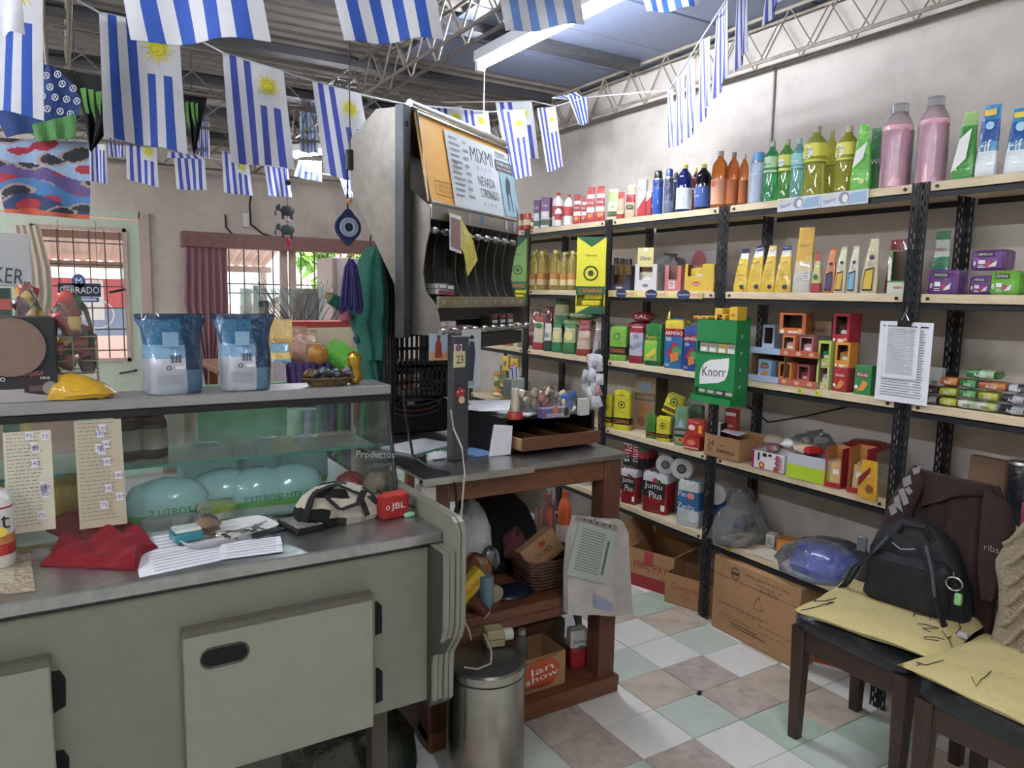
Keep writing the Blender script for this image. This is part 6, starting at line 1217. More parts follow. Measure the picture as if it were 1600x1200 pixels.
s = MB(); s.slab([(r_ * math.cos(k * pi / 20), 0, r_ * .98 * math.sin(k * pi / 20)) for k in range(40)], (0, .004, 0), mat('disc_card', '7d675a', rough=.7, var=.1)); s.build('card_disc', o, (p0.x - o.location.x, -.012, p0.z - o.location.z), smooth=False)
# wire rack with candy bags
wr = thing('wire_rack', 'thin wire snack rack standing on the glass case', 'rack', oc(112)); wr.location = (PY(112, 570, 2.08).x, 2.08, ZU + .001)
wa, wb = PY(75, 560, 2.08).x - wr.location.x, PY(153, 560, 2.08).x - wr.location.x; hz = [PY(110, y, 2.08).z - ZU for y in (527, 546, 565, 583)]
for z in hz: MB().tube([(wa, 0, z), (wb, 0, z), (wb, .09, z), (wa, .09, z)], .0018, mat('wire', 'a8a084', rough=.3, metal=.8), 5, True).build('wire_hoop', wr)
for x in (wa, (wa + wb) / 2, wb):
 for y in (0, .09): MB().tube([(x, y, 0), (x, y, hz[0])], .0018, mat('wire'), 5).build('upright_wire', wr)
cc = ['b0303c', '3c7a48', 'd8b040', '9a4a30', '5a2c38', 'c84838']
for (x0, x1, yt, yb, Y, l) in ((76, 150, 446, 585, 2.12, 'clear bag full of red and green snack packets in the wire rack'), (22, 72, 440, 560, 2.19, 'clear bag of red packets behind the black carton')):
 A, B = PY(x0, 540, Y), PY(x1, 540, Y); zt, zb = PY(x0, yt, Y).z, max(ZU + .002, PY(x0, yb, Y).z); w = (B.x - A.x); h = zt - zb; cx = (A.x + B.x) / 2
 t = thing('snack_bag', l, 'bag', (cx, Y, zb)); r = random.Random(x0)
 for k in range(24):
  q = MB(); s_ = r.uniform(.55, 1); q.M = Matrix.Translation((r.uniform(-.36, .36) * w * (1 - k / 32), r.uniform(-.02, .02), h * (.02 + .033 * k))) @ Matrix.Rotation(r.uniform(-.7, .7), 4, 'Y'); q.loft([(0, .013, .003, 3), (.008, .016, .009, 2.6), (.03, .016, .009, 2.6), (.038, .013, .002, 3)], C(cc[(k * 5 + x0) % 6], 'gloss'), 12, jit=.001); q.build('snack_packet', t)
 q = MB(); q.loft([(0, w * .4, .035, 2.4), (h * .1, w * .5, .045, 2.3), (h * .5, w * .48, .045, 2.2), (h * .75, w * .33, .035, 2.1), (h * .9, w * .14, .018, 2), (h, w * .1, .01, 2)], FILM, 20, jit=.004); q.build('film', t)
p = PY(125, 600, 2.07); m = MB(); m.loft([(0, .07, .03, 3), (.01, .075, .035, 2.6), (.03, .06, .03, 2.3, -.01, 0), (.05, .035, .015, 2, -.02, 0), (.058, .012, .004, 2, -.025, 0)], C('d8a820', 'gloss'), 16, jit=.005); o = m.build('chips_bag', None, (p.x, 2.065, ZU + .003)); tag(o, 'yellow crisps bag lying in front of the wire rack', 'bag')
# round cardboard basket with flowers, golden jug
bs0 = thing('flower_basket', 'wicker basket with dried blue flowers and a round gourd', 'basket', (PY(513, 600, 2.09).x, 2.09, ZU + .001))
WK = mat('wicker', '6b5638', rough=.8, bump=1, scale=70, var=.5)
m = MB(); m.loft([(0, .055, .03, 2.4), (.02, .075, .04, 2.2), (.022, .072, .037, 2.2), (.004, .05, .026, 2.3)], WK, 22); m.build('bowl', bs0)
MB().tube([(.08 * math.cos(a), .042 * math.sin(a), .021) for a in [k * pi / 10 for k in range(20)]], .003, WK, 6, True).build('rim', bs0)
m = MB(); r = random.Random(4)
for k in range(60):
 m.M = Matrix.Translation((r.uniform(-.05, .065), r.uniform(-.025, .025), r.uniform(.015, .045))); c = r.choice(['6c7c98', '8a6c80', '54604c', '7a8ca8', '4c4840']); s_ = r.uniform(.005, .011); m.loft([(-s_ * .6, s_ * .5, s_ * .5, 2), (0, s_, s_, 2), (s_ * .6, s_ * .4, s_ * .4, 2)], C(c), 6, jit=.002)
tag(m.build('dried_flowers', bs0), kind='stuff')
for px, py, r_, l, c in ((497, 553, .030, 'round golden brown gourd above the basket', 'a8702c'), (484, 586, .018, 'small brown gourd at the left of the basket', '7d4c24')):
 q = PY(px, py, 2.10); m = MB(); m.loft([(-r_, r_ * .2, r_ * .2, 2), (-r_ * .8, r_ * .6, r_ * .6, 2), (-r_ * .3, r_ * .97, r_ * .97, 2), (r_ * .3, r_ * .97, r_ * .97, 2), (r_ * .8, r_ * .6, r_ * .6, 2), (r_, r_ * .15, r_ * .15, 2)], mat('gourd_' + c, c, rough=.35, bump=.3, var=.4), 18); m.build('gourd', bs0, q - bs0.location)
q = PY(487, 575, 2.10) - bs0.location; MB().tube([PY(505, 605, 2.10) - bs0.location, PY(499, 575, 2.10) - bs0.location], .004, WK).build('gourd_stem', bs0); MB().tube([PY(484, 600, 2.10) - bs0.location - Vector((0, 0, 0)), PY(484, 592, 2.10) - bs0.location], .006, WK).build('gourd_stem', bs0)
pc = PY(556, 604, 2.08); m = MB(); GO = mat('gold_ceramic', 'b8943a', rough=.2, metal=.9, bump=.2, scale=40, var=.3)
h0 = PY(556, 550, 2.08).z - ZU
m.loft([(0, .014, .014, 2), (.006, .02, .018, 2), (h0 * .3, .024, .02, 2), (h0 * .48, .018, .015, 2), (h0 * .55, .02, .016, 2), (h0 * .8, .022, .018, 2), (h0 * .95, .014, .012, 2), (h0, .004, .004, 2)], GO, 18, jit=.0012); o = m.build('gold_figurine', None, (pc.x, 2.09, ZU + .001)); tag(o, 'shiny golden double-bellied figurine beside the basket', 'figurine')
# ================================================================= BEHIND THE CASE
# customer-side basket table with bread and yarn
tb = thing('draped_table', 'low table under a pale and purple cloth behind the glass case', 'table', (PY(490, 570, 3.7).x, 3.7, 0))
zt = PY(490, 572, 3.45).z
m = MB(); m.rbox(-.5, .5, -.25, .3, zt - .03, zt, WOOD); m.build('tabletop', tb, smooth=False)
for x in (-.46, .42):
 for y in (-.22, .24): MB().box(x, x + .04, y, y + .04, 0, zt - .03, WOOD).build('leg', tb, smooth=False)
L = [PY(x, y, 3.42) for x, y in ((438, 566), (446, 610), (450, 680), (452, 760))]; R_ = [PY(x, y, 3.42) for x, y in ((545, 566), (548, 610), (548, 680), (548, 760))]
m = MB(); sheet(m, L, R_, C('54427a', 'cloth'), nu=44, nv=8, thick=.008, amp=.018, freq=9); m.box(L[0].x, R_[0].x, 3.42, 3.95, zt + .001, zt + .008, C('54427a', 'cloth')); o = m.build('purple_cloth'); tag(o, 'purple pleated cloth hanging over the table behind the case', 'cloth')
L = [PY(x, y, 3.40) for x, y in ((408, 560), (415, 640), (420, 760))]; R_ = [PY(x, y, 3.40) for x, y in ((446, 568), (450, 640), (452, 760))]
m = MB(); sheet(m, L, R_, C('c4b4b8', 'cloth'), nu=14, nv=8, thick=.006, amp=.01, freq=3); o = m.build('pale_cloth'); tag(o, 'pale pinkish cloth hanging at the left of the purple one', 'cloth')
YN = mat('green_yarn', '5fae3c', rough=1, bump=1, scale=160, var=.4)
m = MB()
for k in range(9):
 u = k / 8; pts = [PY(lerp(505, 520, u) + 60 * t, lerp(548, 536, u) + (34 + 10 * math.sin(3 * t)) * t * (1.1 - u * .3), 3.36 + .03 * k) for t in (0, .25, .5, .75, 1)]; m.tube(pts, .026, YN, 8)
o = m.build('green_yarn_garland'); tag(o, 'bright green knitted garland draped on the table behind the case', 'garland')
for k, (px, py, w, h, c, c2, l) in enumerate(((440, 562, .13, .2, 'd8b870', 'c89a50', 'bag of golden pasta sticks, leftmost of the goods behind the case'), (462, 568, .14, .17, 'a87c64', 'b89080', 'bag of brown buns behind the blue bags'), (437, 575, .1, .1, '7aa8c0', 'e0c060', 'small light blue and yellow packet behind the blue bag'), (480, 562, .12, .15, 'b08a70', '8a6850', 'bag of rolls beside the gourd'))):
 p = PY(px, py, 3.55 if k != 2 else 3.47); m, s = P_pouch(w, .08, h, c=c, bands=((.3, .6, c2),), dec=[]); emit(m, s, 'bread_bag', l, 'bag', (p.x, 3.55 if k != 2 else 3.46, zt + .009))
p = PY(500, 525, 3.75); m = MB(); m.loft([(0, .16, .08, 3), (.16, .19, .09, 3), (.19, .2, .095, 3)], [C('c8bda0'), C('b03830')], 22); o = m.build('red_rimmed_box', None, (p.x, 3.78, zt + .009), .1); tag(o, 'cream oval tub with a red rim behind the green garland', 'tub')
# thin curly twig plant
m = MB(); r = random.Random(9); c0 = PY(480, 545, 3.95)
for k in range(26):
 p = Vector((0, 0, 0)); pts = [p]; a = r.uniform(-1, 1)
 for i in range(7): a += r.uniform(-.7, .7); p = p + Vector((math.sin(a) * .045, r.uniform(-.02, .02), .045 + .02 * r.random())); pts.append(p)
 m.tube(pts, [.004 - .0004 * i for i in range(8)], C('5a4a40'), 4)
o = m.build('twig_bundle', None, (c0.x, c0.y, zt + .009)); tag(o, 'bundle of thin curly bare twigs in front of the window', 'twigs')
# acrylic display case with orange bottle
ac = thing('acrylic_case', 'clear acrylic display case standing before the shop window', 'display case', (PY(452, 480, 4.6).x, 4.6, 0))
A, B = PY(396, 480, 4.6).x - ac.location.x, PY(505, 480, 4.6).x - ac.location.x; z0, z1 = PY(450, 600, 4.6).z, PY(450, 452, 4.6).z
AC = clearmat('acrylic', 'eef4f4', gl=.9, haze=.1)
for nm, b in (('front_panel', (A, B, 0, .006, z0, z1)), ('back_panel', (A, B, .4, .406, z0, z1)), ('left_panel', (A, A + .006, .006, .4, z0, z1)), ('right_panel', (B - .006, B, .006, .4, z0, z1)), ('lid', (A, B, 0, .406, z1, z1 + .006))): MB().box(*b, AC).build(nm, ac, smooth=False)
for x in (A, B - .03): MB().box(x, x + .03, -.004, .0, z0, z1 + .02, C('a8b8b0')).build('edge_strip', ac, smooth=False)
MB().box(A, B, 0, .4, 0, z0 - .001, C('b8bcb8')).build('base', ac, smooth=False)
for px, c, l in ((407, 'd8a03c', 'orange bottle in the clear display case'), (416, '5c6470', 'slim dark bottle in the clear display case'), (398, '8c98a4', 'slim grey bottle in the clear display case')):
 p = PY(px, 500, 4.8); zc = PY(px, 470, 4.8).z; m, s = P_bottle(.075 if c[0] == 'd' else .05, .07, zc - z0, c=c, cap='26282c', kind='plastic', neck=.45); emit(m, s, 'display_bottle', l, 'bottle', (p.x, 4.78, z0 + .002))
m = MB(); a, b2 = PY(458, 450, 5.1), PY(505, 505, 5.1); m.box(a.x, b2.x, 5.1, 5.13, b2.z, a.z, C('c8c0a8')); o = m.build('stamp_board'); MB().box(lerp(a.x, b2.x, .5) - .01, lerp(a.x, b2.x, .5) + .01, 5.11, 5.12, 0, b2.z, DARKSTEEL).build('stand_leg', o); tag(o, 'cream board of small orange squares behind the clear display case', 'board')
q = MB().box(-.015, .015, 0, .004, -.015, .015, C('c07840')).mesh('colour_square', False); nx, nz = 8, 6
for i in range(nx):
 for j in range(nz): link('colour_square', q, o, (lerp(a.x + .03, b2.x - .03, i / (nx - 1)), 5.094, lerp(b2.z + .03, a.z - .05, j / (nz - 1))))
# white fridge edge at the right of the window
a, b2 = PY(524, 405, 5.6), PY(600, 405, 5.6); fr = thing('upright_fridge', 'white upright fridge with open edge seen behind the green costume', 'fridge', (a.x, 5.6, 0))
MB().rbox(0, b2.x - a.x, 0, .5, 0.01, PY(540, 402, 5.6).z, C('b8a8a4', 'plastic'), .01).build('body', fr, smooth=False); MB().box(-.02, 0, -.04, .02, .05, PY(540, 405, 5.6).z, C('8c7a76')).build('door_gasket', fr, smooth=False)
# green panel and broom sticks seen through the case
a, b2 = PY(308, 650, 3.1), PY(448, 650, 3.1); o = MB().box(a.x, b2.x, 3.1, 3.13, .001, PY(380, 600, 3.1).z, C('6ba47a')).build('painted_board', smooth=False); tag(o, 'flat green wooden panel seen through the glass case', 'panel')
a, b2 = PY(0, 650, 3.4), PY(118, 650, 3.4); o = MB().box(a.x - .6, b2.x, 3.4, 3.43, .001, PY(60, 640, 3.4).z, C('c08074')).build('painted_board', smooth=False); tag(o, 'flat brick red panel seen through the left of the glass case', 'panel')
for px, l in ((500, 'green broom handle seen through the glass case, left one'), (535, 'green broom handle seen through the glass case, middle one'), (560, 'green broom handle leaning at the right of the glass case')):
 a, b2 = PY(px + (10 if px == 560 else 0), 625, 2.75), PY(px - 5, 800, 2.75); o = MB().tube([b2 - Vector((0, 0, b2.z - .001)), b2, a], .014, C('2f7a44', 'plastic'), 10).build('broom_handle'); tag(o, l, 'broom handle')
for x0, x1, c, l in ((450, 470, 'a8c8a8', 'pale green wrapped paper roll behind the glass case'), (470, 490, 'a8b0cc', 'pale blue wrapped paper roll behind the glass case')):
 a, b2 = PY(x0, 640, 2.9), PY(x1, 760, 2.9); q = MB(); q.tube([(0, 0, 0), (.04, 0, a.z)], .035, C(c, 'gloss'), 12); o = q.build('paper_roll', None, ((a.x + b2.x) / 2 - .03, 2.9, .001)); tag(o, l, 'roll')
a, b2 = PY(565, 630, 2.8), PY(600, 690, 2.8); L = [PY(x, y, 2.8) for x, y in ((556, 628), (558, 690), (575, 735))]; R_ = [PY(x, y, 2.8) for x, y in ((590, 626), (602, 690), (606, 735))]; m = MB(); sheet(m, L, R_, C('b04a5c', 'cloth'), nu=10, nv=6, thick=.02, amp=.01, freq=2); tag(m.build('pink_broom_head'), 'rosy red broom bristles seen through the right of the glass case', 'broom')
L = [PY(x, y, 3.0) for x, y in ((256, 640), (254, 720), (252, 1060))]; R_ = [PY(x, y, 3.0) for x, y in ((306, 636), (308, 720), (310, 1060))]; m = MB(); sheet(m, L, R_, C('b8a08c', 'gloss'), nu=10, nv=6, thick=.03, amp=.012, freq=2); tag(m.build('wrapped_parcel'), 'beige plastic wrapped parcel seen through the glass case', 'parcel')
# green costume on a hanger with a tail and claw hand
CG, CGd = mat('costume_green', '1a5a4c', rough=.9, bump=.3, scale=60, var=.25), mat('costume_dark', '164c44', rough=.9, var=.2)
Yc = 2.5
cs_ = thing('green_costume', 'dark green dragon-like fabric costume hanging behind the case', 'costume', PY(578, 500, Yc)); o0 = Vector(cs_.location)
def prt(nm, Lp, Rp, mt, dy=0, **k):
 m = MB(); sheet(m, [PY(x, y, Yc + dy) - o0 for x, y in Lp], [PY(x, y, Yc + dy) - o0 for x, y in Rp], mt, **k); return m.build(nm, cs_)
prt('body', [(576, 386), (562, 410), (558, 440), (556, 480), (549, 505), (559, 525), (565, 560)], [(580, 386), (595, 410), (600, 440), (604, 480), (600, 520), (596, 545), (592, 560)], CG, nu=18, nv=16, thick=.06, amp=.012, freq=2, bulge=.05)
prt('leg', [(561, 510), (562, 550), (568, 585), (573, 602)], [(580, 510), (583, 550), (588, 585), (590, 603)], CG, dy=-.01, nu=10, nv=10, thick=.04, amp=.006, freq=1.5, bulge=.03)
prt('leg', [(580, 515), (584, 560), (588, 602)], [(596, 515), (596, 560), (594, 603)], CGd, dy=.03, nu=10, nv=8, thick=.04, amp=.006, freq=1.5, bulge=.02)
P3 = lambda x, y, dy=0: PY(x, y, Yc + dy) - o0
m = MB(); m.tube([P3(566, 492), P3(548, 482), P3(530, 474), P3(516, 466)], [.035, .03, .024, .02], CG, 10); m.build('arm', cs_)
m = MB(); m.tube([P3(518, 466), P3(508, 461), P3(506, 463)], [.014, .01, .004], C('9a8a6c', 'cloth'), 8); m.tube([P3(520, 462), P3(512, 459), P3(524, 458)], [.01, .008, .004], C('9a8a6c', 'cloth'), 8); m.build('claw', cs_)
for a in ((560, 528), (566, 502), (556, 438)): m = MB(); q = P3(*a); m.loft([(-.02, .012, .012, 2), (0, .02, .02, 2), (.02, .003, .003, 2)], CGd, 8); m.build('spike', cs_, q)
m = MB(); m.tube([P3(578, 386), P3(579, 370), P3(582, 366), P3(583, 350)], .003, DARKSTEEL); m.build('hanger_hook', cs_)
a = P3(540, 495, -.02); m = MB(); m.loft([(-.022, .008, .008, 2), (-.012, .018, .018, 2), (.008, .02, .02, 2), (.022, .006, .006, 2)], C('9c4a5c'), 12); m.build('round_charm', cs_, a)
# evil eye pendant
ev = thing('eye_pendant', 'crocheted blue eye pendant with a long violet blue tassel', 'pendant', PY(545, 352, 2.28)); o0 = Vector(ev.location)
EY = mat('yarn_blue', '23305f', rough=1, bump=1, scale=200, var=.3); TS = mat('yarn_violet', '3d3a72', rough=1, bump=.6, scale=60, var=.3, stretch=(8, 8, .5))
rE = (PY(564, 357, 2.28).x - PY(525, 357, 2.28).x) / 2
Q = [(rE * math.cos(t), 0, -.006 + rE * math.sin(t) * (1 + .42 * abs(math.sin(t)) ** 12)) for t in [k * pi / 24 for k in range(48)]]
m = MB(); m.slab(Q, (0, .018, 0), EY); m.build('eye_disc', ev)
m = MB(); m.ring(0, -.006, rE * .34, rE * .74, C('a8b4c4', 'cloth'), -.002, 26); m.disc(0, -.006, rE * .34, C('16203a', 'cloth'), -.0022)
for k in range(26): t = 2 * pi * k / 26; m.box(rE * .56 * math.cos(t) - .0015, rE * .56 * math.cos(t) + .0015, -.0045, -.002, -.006 + rE * .56 * math.sin(t) - .006, -.006 + rE * .56 * math.sin(t) + .006, C('8494ac', 'cloth'))
m.build('iris', ev, smooth=False)
m = MB(); m.tube([(0, .009, rE * 1.2), (0, .009, .19), PY(547, 250, 2.28) - o0], .0025, EY); m.build('cord', ev); cord(ev, [PY(547, 236, 2.28), PY(547, 236, 2.28) + Vector((0, 0, 2.76 - PY(547, 236, 2.28).z))]); m = MB(); m.loft([(-.03, .012, .012, 3), (.03, .012, .012, 3)], BLACK, 10); m.build('cord_clip', ev, PY(546, 250, 2.28) - o0)
for py, c in ((314, 'c08a50'), (400, 'a89a78')): m = MB(); m.loft([(-.008, .005, .005, 2), (0, .01, .01, 2), (.008, .005, .005, 2)], C(c), 10); m.build('bead', ev, PY(546, py, 2.28) - o0)
ts = MB(); a = PY(548, 405, 2.28) - o0; hT = a.z - (PY(548, 488, 2.28) - o0).z; r = random.Random(2)
for k in range(70):
 t = r.uniform(0, 2 * pi); q = math.sqrt(r.random()); x, y = q * .034 * math.cos(t), q * .025 * math.sin(t); l = hT * r.uniform(.85, 1.05)
 ts.tube([(a.x + x * .15, y * .2, a.z), (a.x + x * .55, y * .6, a.z - l * .15), (a.x + x * .85, y, a.z - l * .5), (a.x + x * 1.15, y * 1.1, a.z - l)], .0028, TS, 4)
ts.build('tassel', ev)
# elephant charm string
es = thing('charm_string', 'string of small dark elephants and bells hanging by the window', 'charm', PY(448, 285, 3.4)); o0 = Vector(es.location)
MB().tube([(0, 0, .45), PY(450, 375, 3.4) - o0], .0015, DARKSTEEL, 5).build('cord', es)
for py in (330, 360):
 m = MB(); m.loft([(-.02, .02, .012, 2), (0, .034, .017, 2), (.018, .026, .014, 2), (.024, .01, .006, 2)], C('30343c'), 12); m.loft([(0, .014, .012, 2, -.036, 0), (.016, .016, .013, 2, -.036, 0), (.028, .006, .005, 2, -.034, 0)], C('30343c'), 10); m.tube([(-.045, 0, .01), (-.055, 0, -.01), (-.05, 0, -.022)], .004, C('30343c'), 6)
 for x in (-.02, .018): m.tube([(x, 0, -.012), (x, 0, -.036)], .007, C('30343c'), 6)
 m.build('elephant', es, PY(449, py, 3.4) - o0)
for py, c in ((345, 'a8a8ac'), (285, '20242c'), (376, 'b0303c')): m = MB(); m.loft([(-.03 if py > 370 else -.012, .008, .008, 2), (0, .014, .014, 2), (.012, .006, .006, 2)], C(c, 'plastic'), 10); m.build('bead', es, PY(450, py, 3.4) - o0)
# sign in the door window
t = thing('closed_sign', 'dark blue sign with white lettering hanging in the door window', 'sign', PY(128, 455, YF - .06)); o0 = Vector(t.location); f = lambda x, y: PY(x, y, YF - .06) - o0
a, b2 = f(90, 442), f(158, 464); c_, d_ = f(103, 464), f(155, 472); w = b2.x - a.x
MB().box(a.x, b2.x, 0, .012, b2.z, a.z, C('2a3350')).build('board', t, smooth=False); MB().box(c_.x, d_.x, 0, .01, d_.z, c_.z - .001, C('3a64b0')).build('lower_board', t, smooth=False)
k = f(123, 441); m = MB(); m.slab([(k.x + .05 * math.cos(q), 0, k.z + .01 + .06 * math.sin(q)) for q in [i * pi / 8 for i in range(16)]], (0, .012, 0), C('3a64b0')); m.build('round_badge', t, smooth=False)
s = MB(); zc = (a.z + b2.z) / 2; s.text('CERRADO', (a.x + b2.x) / 2, zc, (a.z - b2.z) * .5, WH, -.002, w=w * .92); s.text('M', k.x, k.z + .01, .05, WH, -.002); s.rect(c_.x + .02, d_.x - .02, (c_.z + d_.z) / 2 - .008, (c_.z + d_.z) / 2 + .008, C('d8dce4'), -.002); s.build('lettering', t, smooth=False)
for x in (f(95, 440), f(153, 440)): MB().tube([x, x + Vector((0, 0, .5))], .002, DARKSTEEL, 4).build('hanging_string', t)
# oats poster box, upper left
a, b2 = PY(-30, 362, 2.9), PY(51, 448, 2.9); w = b2.x - a.x; h = a.z - b2.z
o = MB().rbox(0, w, 0, .03, 0, h, C('b4b6b8'), .003).build('advert_board', None, (a.x, 2.9, b2.z), 0, False); tag(o, 'pale grey advert board with dark letters at the left edge', 'sign')
p = PY(16, 431, 2.898)
s2 = MB(); s2.text('KER.', p.x - a.x, p.z - b2.z, .05, C('3a4450'), -.0015, w=.09, rot=-.12); s2.build('printed_label', o, smooth=False)
o2 = tag(MB().tube([(a.x + w * .7, 2.915, b2.z + .001 - .0), (a.x + w * .7, 2.93, b2.z - .3), (a.x + w * .7, 2.93, 0)], .012, C('d8b03c', 'plastic'), 8).build('sign_pole'), 'yellow pole under the pale advert board', 'pole')
a, b2 = PY(-10, 450, 2.7), PY(17, 484, 2.7); m = MB().box(a.x, b2.x, 2.7, 2.78, 0.8, a.z, C('2e4a40')); m.box(a.x, b2.x, 2.698, 2.7, b2.z, (a.z + b2.z) / 2, C('b85848')); o = m.build('dark_green_carton', smooth=False); tag(o, 'dark green and red upright carton at the far left behind the disc', 'box')

# ================================================================= HANGING CLOTHS AND FLAGS
FW, FBL, FY = mat('flag_white', 'd0d2da', rough=.9, var=.06), mat('flag_blue', '2f55ae', rough=.85, var=.1), mat('sun_yellow', 'd8cf38', rough=.9, var=.15)
FBL2 = mat('flag_violet_blue', '4550a8', rough=.85, var=.1)
def flag(TL, TR, BL, BR, dep, label, sun=True, amp=.012, blue=None, thin=0, phase=0, ddep=0.):
 """striped cloth: nine columns, upper right canton with the sun"""
 bl = blue or FBL; dl = dep; dr = dep + ddep
 P = [W(*TL, dl), W(*TR, dr), W(*BL, dl), W(*BR, dr)]; c0 = (P[0] + P[1]) / 2
 nr = (P[1] - P[0]).cross(P[2] - P[0]).normalized(); nr = nr if nr.dot(EYE - c0) > 0 else -nr
 nv = 22; nu = 27; V = []
 for j in range(nv + 1):
  for i in range(nu + 1):
   u, v = i / nu, j / nv; p = P[0].lerp(P[1], u).lerp(P[2].lerp(P[3], u), v)
   V.append(p - c0 + nr * (amp * math.sin(2 * pi * 1.3 * u + phase + 1.5 * v) * (.25 + v) + .001))
 n1 = nu + 1; m = MB()
 for j in range(nv):
  for i in range(nu):
   col = int(i / 3); blue_ = col % 2 == 1
   if sun and col >= 4 and j < nv * .4: blue_ = False
   a = j * n1 + i; m.add([V[a], V[a + n1], V[a + n1 + 1], V[a + 1]], [(0, 1, 2, 3)], bl if blue_ else FW)
 # thickness
 for j in range(nv):
  for i in range(nu):
   a = j * n1 + i; col = int(i / 3); b_ = col % 2 == 1 and not (sun and col >= 4 and j < nv * .4)
   m.add([V[a] - nr * .002, V[a + 1] - nr * .002, V[a + n1 + 1] - nr * .002, V[a + n1] - nr * .002], [(0, 1, 2, 3)], bl if b_ else FW)
 o = m.build('striped_flag', None, c0); tag(o, label, 'flag', 'striped flags on strings')
 if sun:
  s = MB(); U = (P[1] - P[0]); Vv = (P[2] - P[0]); R0 = U.length * .17; at = lambda u, v: P[0].lerp(P[1], u).lerp(P[2].lerp(P[3], u), v)
  uc, vc = .72, .2; asp = U.length / Vv.length
  def q(rad, an):
   u, v = uc + rad * math.cos(an), vc - rad * math.sin(an) * asp
   return at(u, v) - c0 + nr * (amp * math.sin(2 * pi * 1.3 * u + phase + 1.5 * v) * (.25 + v) + .0035)
  n = 16
  for k in range(n):
   an = 2 * pi * k / n; s.poly([q(.10, an - .16), q(.14, an - .05), q(.25 if k % 2 == 0 else .22, an + (.0 if k % 2 == 0 else .08)), q(.14, an + .12), q(.10, an + .16)], FY)
  s.poly([q(.105, 2 * pi * k / 20) + nr * .0008 for k in range(20)], FY)
  fm = C('8d8528'); s.add([q(rr_, 2 * pi * k / 20) + nr * .0012 for rr_ in (.082, .09) for k in range(20)], [(k, (k + 1) % 20, 20 + (k + 1) % 20, 20 + k) for k in range(20)], fm)
  for du, dv in ((-.03, .03), (.03, .03)): s.poly([at(uc + du + .012 * math.cos(t), vc - (dv + .008 * math.sin(t)) * asp) - c0 + nr * (amp * math.sin(2 * pi * 1.3 * uc + phase + 1.5 * vc) * (.25 + vc) + .0052) for t in [k * pi / 4 for k in range(8)]], fm)
  s.poly([at(uc + .025 * math.cos(t), vc + (.04 + .006 * math.sin(t)) * asp) - c0 + nr * (amp * math.sin(2 * pi * 1.3 * uc + phase + 1.5 * vc) * (.25 + vc) + .0052) for t in [k * pi / 4 for k in range(8)]], fm)
  s.build('sun_emblem', o, smooth=False)
 return o
B2 = FBL2
flag((-62, -70), (68, -60), (-60, 160), (64, 186), 2.2, 'large flag with a sun cut by the left edge of the photo', phase=1)
flag((-40, -60), (33, -60), (-25, 50), (38, 54), 1.9, 'plain whitish end of a flag overlapping the leftmost flag', sun=False, blue=FW)
flag((178, -95), (395, -95), (210, 67), (421, 62), 1.5, 'biggest near flag hanging at the top left, only stripes visible', sun=False, phase=.5)
flag((155, 20), (280, 45), (166, 214), (292, 240), 2.6, 'flag with a sun under the biggest near flag at the left', phase=.3)
flag((348, 82), (443, 112), (362, 254), (459, 263), 3.2, 'flag with a sun in the middle of the left ceiling area', blue=B2, phase=1.2)
flag((488, 127), (564, 148), (508, 272), (590, 292), 3.5, 'flag with a sun just left of the steel dispenser', blue=B2, phase=.2)
flag((508, -60), (672, -60), (540, 67), (693, 61), 2.0, 'near flag with only stripes visible at the top centre', sun=False)
flag((772, -50), (895, -60), (790, 51), (914, 38), 2.5, 'pale near flag in front of the lit fluorescent batten', sun=False, blue=mat('flag_sky_blue', '6f93d4', rough=.8, var=.1))
flag((990, -50), (1085, -50), (1010, 20), (1094, 10), 2.9, 'small near flag at the top right of the batten', sun=False)
flag((645, 167), (682, 166), (655, 235), (690, 238), 4.3, 'flag mostly hidden behind the dispenser top, left one', sun=False, blue=B2)
flag((678, 168), (722, 166), (690, 250), (735, 254), 4.5, 'greyish flag with a sun peeking above the dispenser', blue=B2)
flag((720, 171), (763, 174), (732, 250), (772, 254), 4.0, 'flag with a sun peeking above the yellow sign', blue=B2)
flag((774, 160), (831, 159), (790, 250), (842, 248), 4.4, 'flag with a sun behind another flag right of the yellow sign', blue=B2)
flag((776, 171), (820, 172), (798, 280), (831, 275), 4.0, 'flag with a sun in front, right of the yellow sign', blue=B2)
flag((839, 169), (868, 167), (855, 270), (880, 260), 4.2, 'flag with a sun hanging against the wall, second from the yellow sign', blue=B2)
flag((886, 148), (916, 152), (904, 196), (920, 193), 4.2, 'small twisted flag end near the wall truss', sun=False)
flag((862, 153), (900, 144), (893, 158), (917, 160), 4.25, 'folded upper part of the twisted flag near the wall truss', sun=False)
flag((468, 160), (494, 162), (470, 238), (498, 240), 5.0, 'pale blue flag seen between two large flags in front of the far lamp', sun=False, blue=mat('flag_sky_blue'))
for q, l in ((((1043, 142), (1052, 139), (1045, 231), (1056, 229)), 'edge-on flag by the wall, farthest of the row'), (((1058, 122), (1070, 115), (1058, 230), (1071, 214)), 'edge-on flag by the wall, second farthest'), (((1073, 100), (1086, 92), (1075, 219), (1088, 194)), 'edge-on flag by the wall, third farthest'), (((1094, 66), (1110, 56), (1094, 196), (1110, 160)), 'edge-on flag by the wall, fourth farthest'), (((1120, 30), (1138, -8), (1114, 160), (1138, 118)), 'edge-on flag by the wall, fifth farthest'), (((1152, -10), (1170, -30), (1149, 115), (1168, 78)), 'edge-on flag by the wall, nearest but one'), (((1200, -40), (1224, -60), (1195, 43), (1221, 0)), 'edge-on flag at the top, nearest of the wall row')):
 k = int(q[0][0]); dep = lerp(3.4, 2.0, (k - 1043) / 160); flag(*q, dep, l, amp=.006, blue=B2, ddep=-.12, sun=(k < 1115))
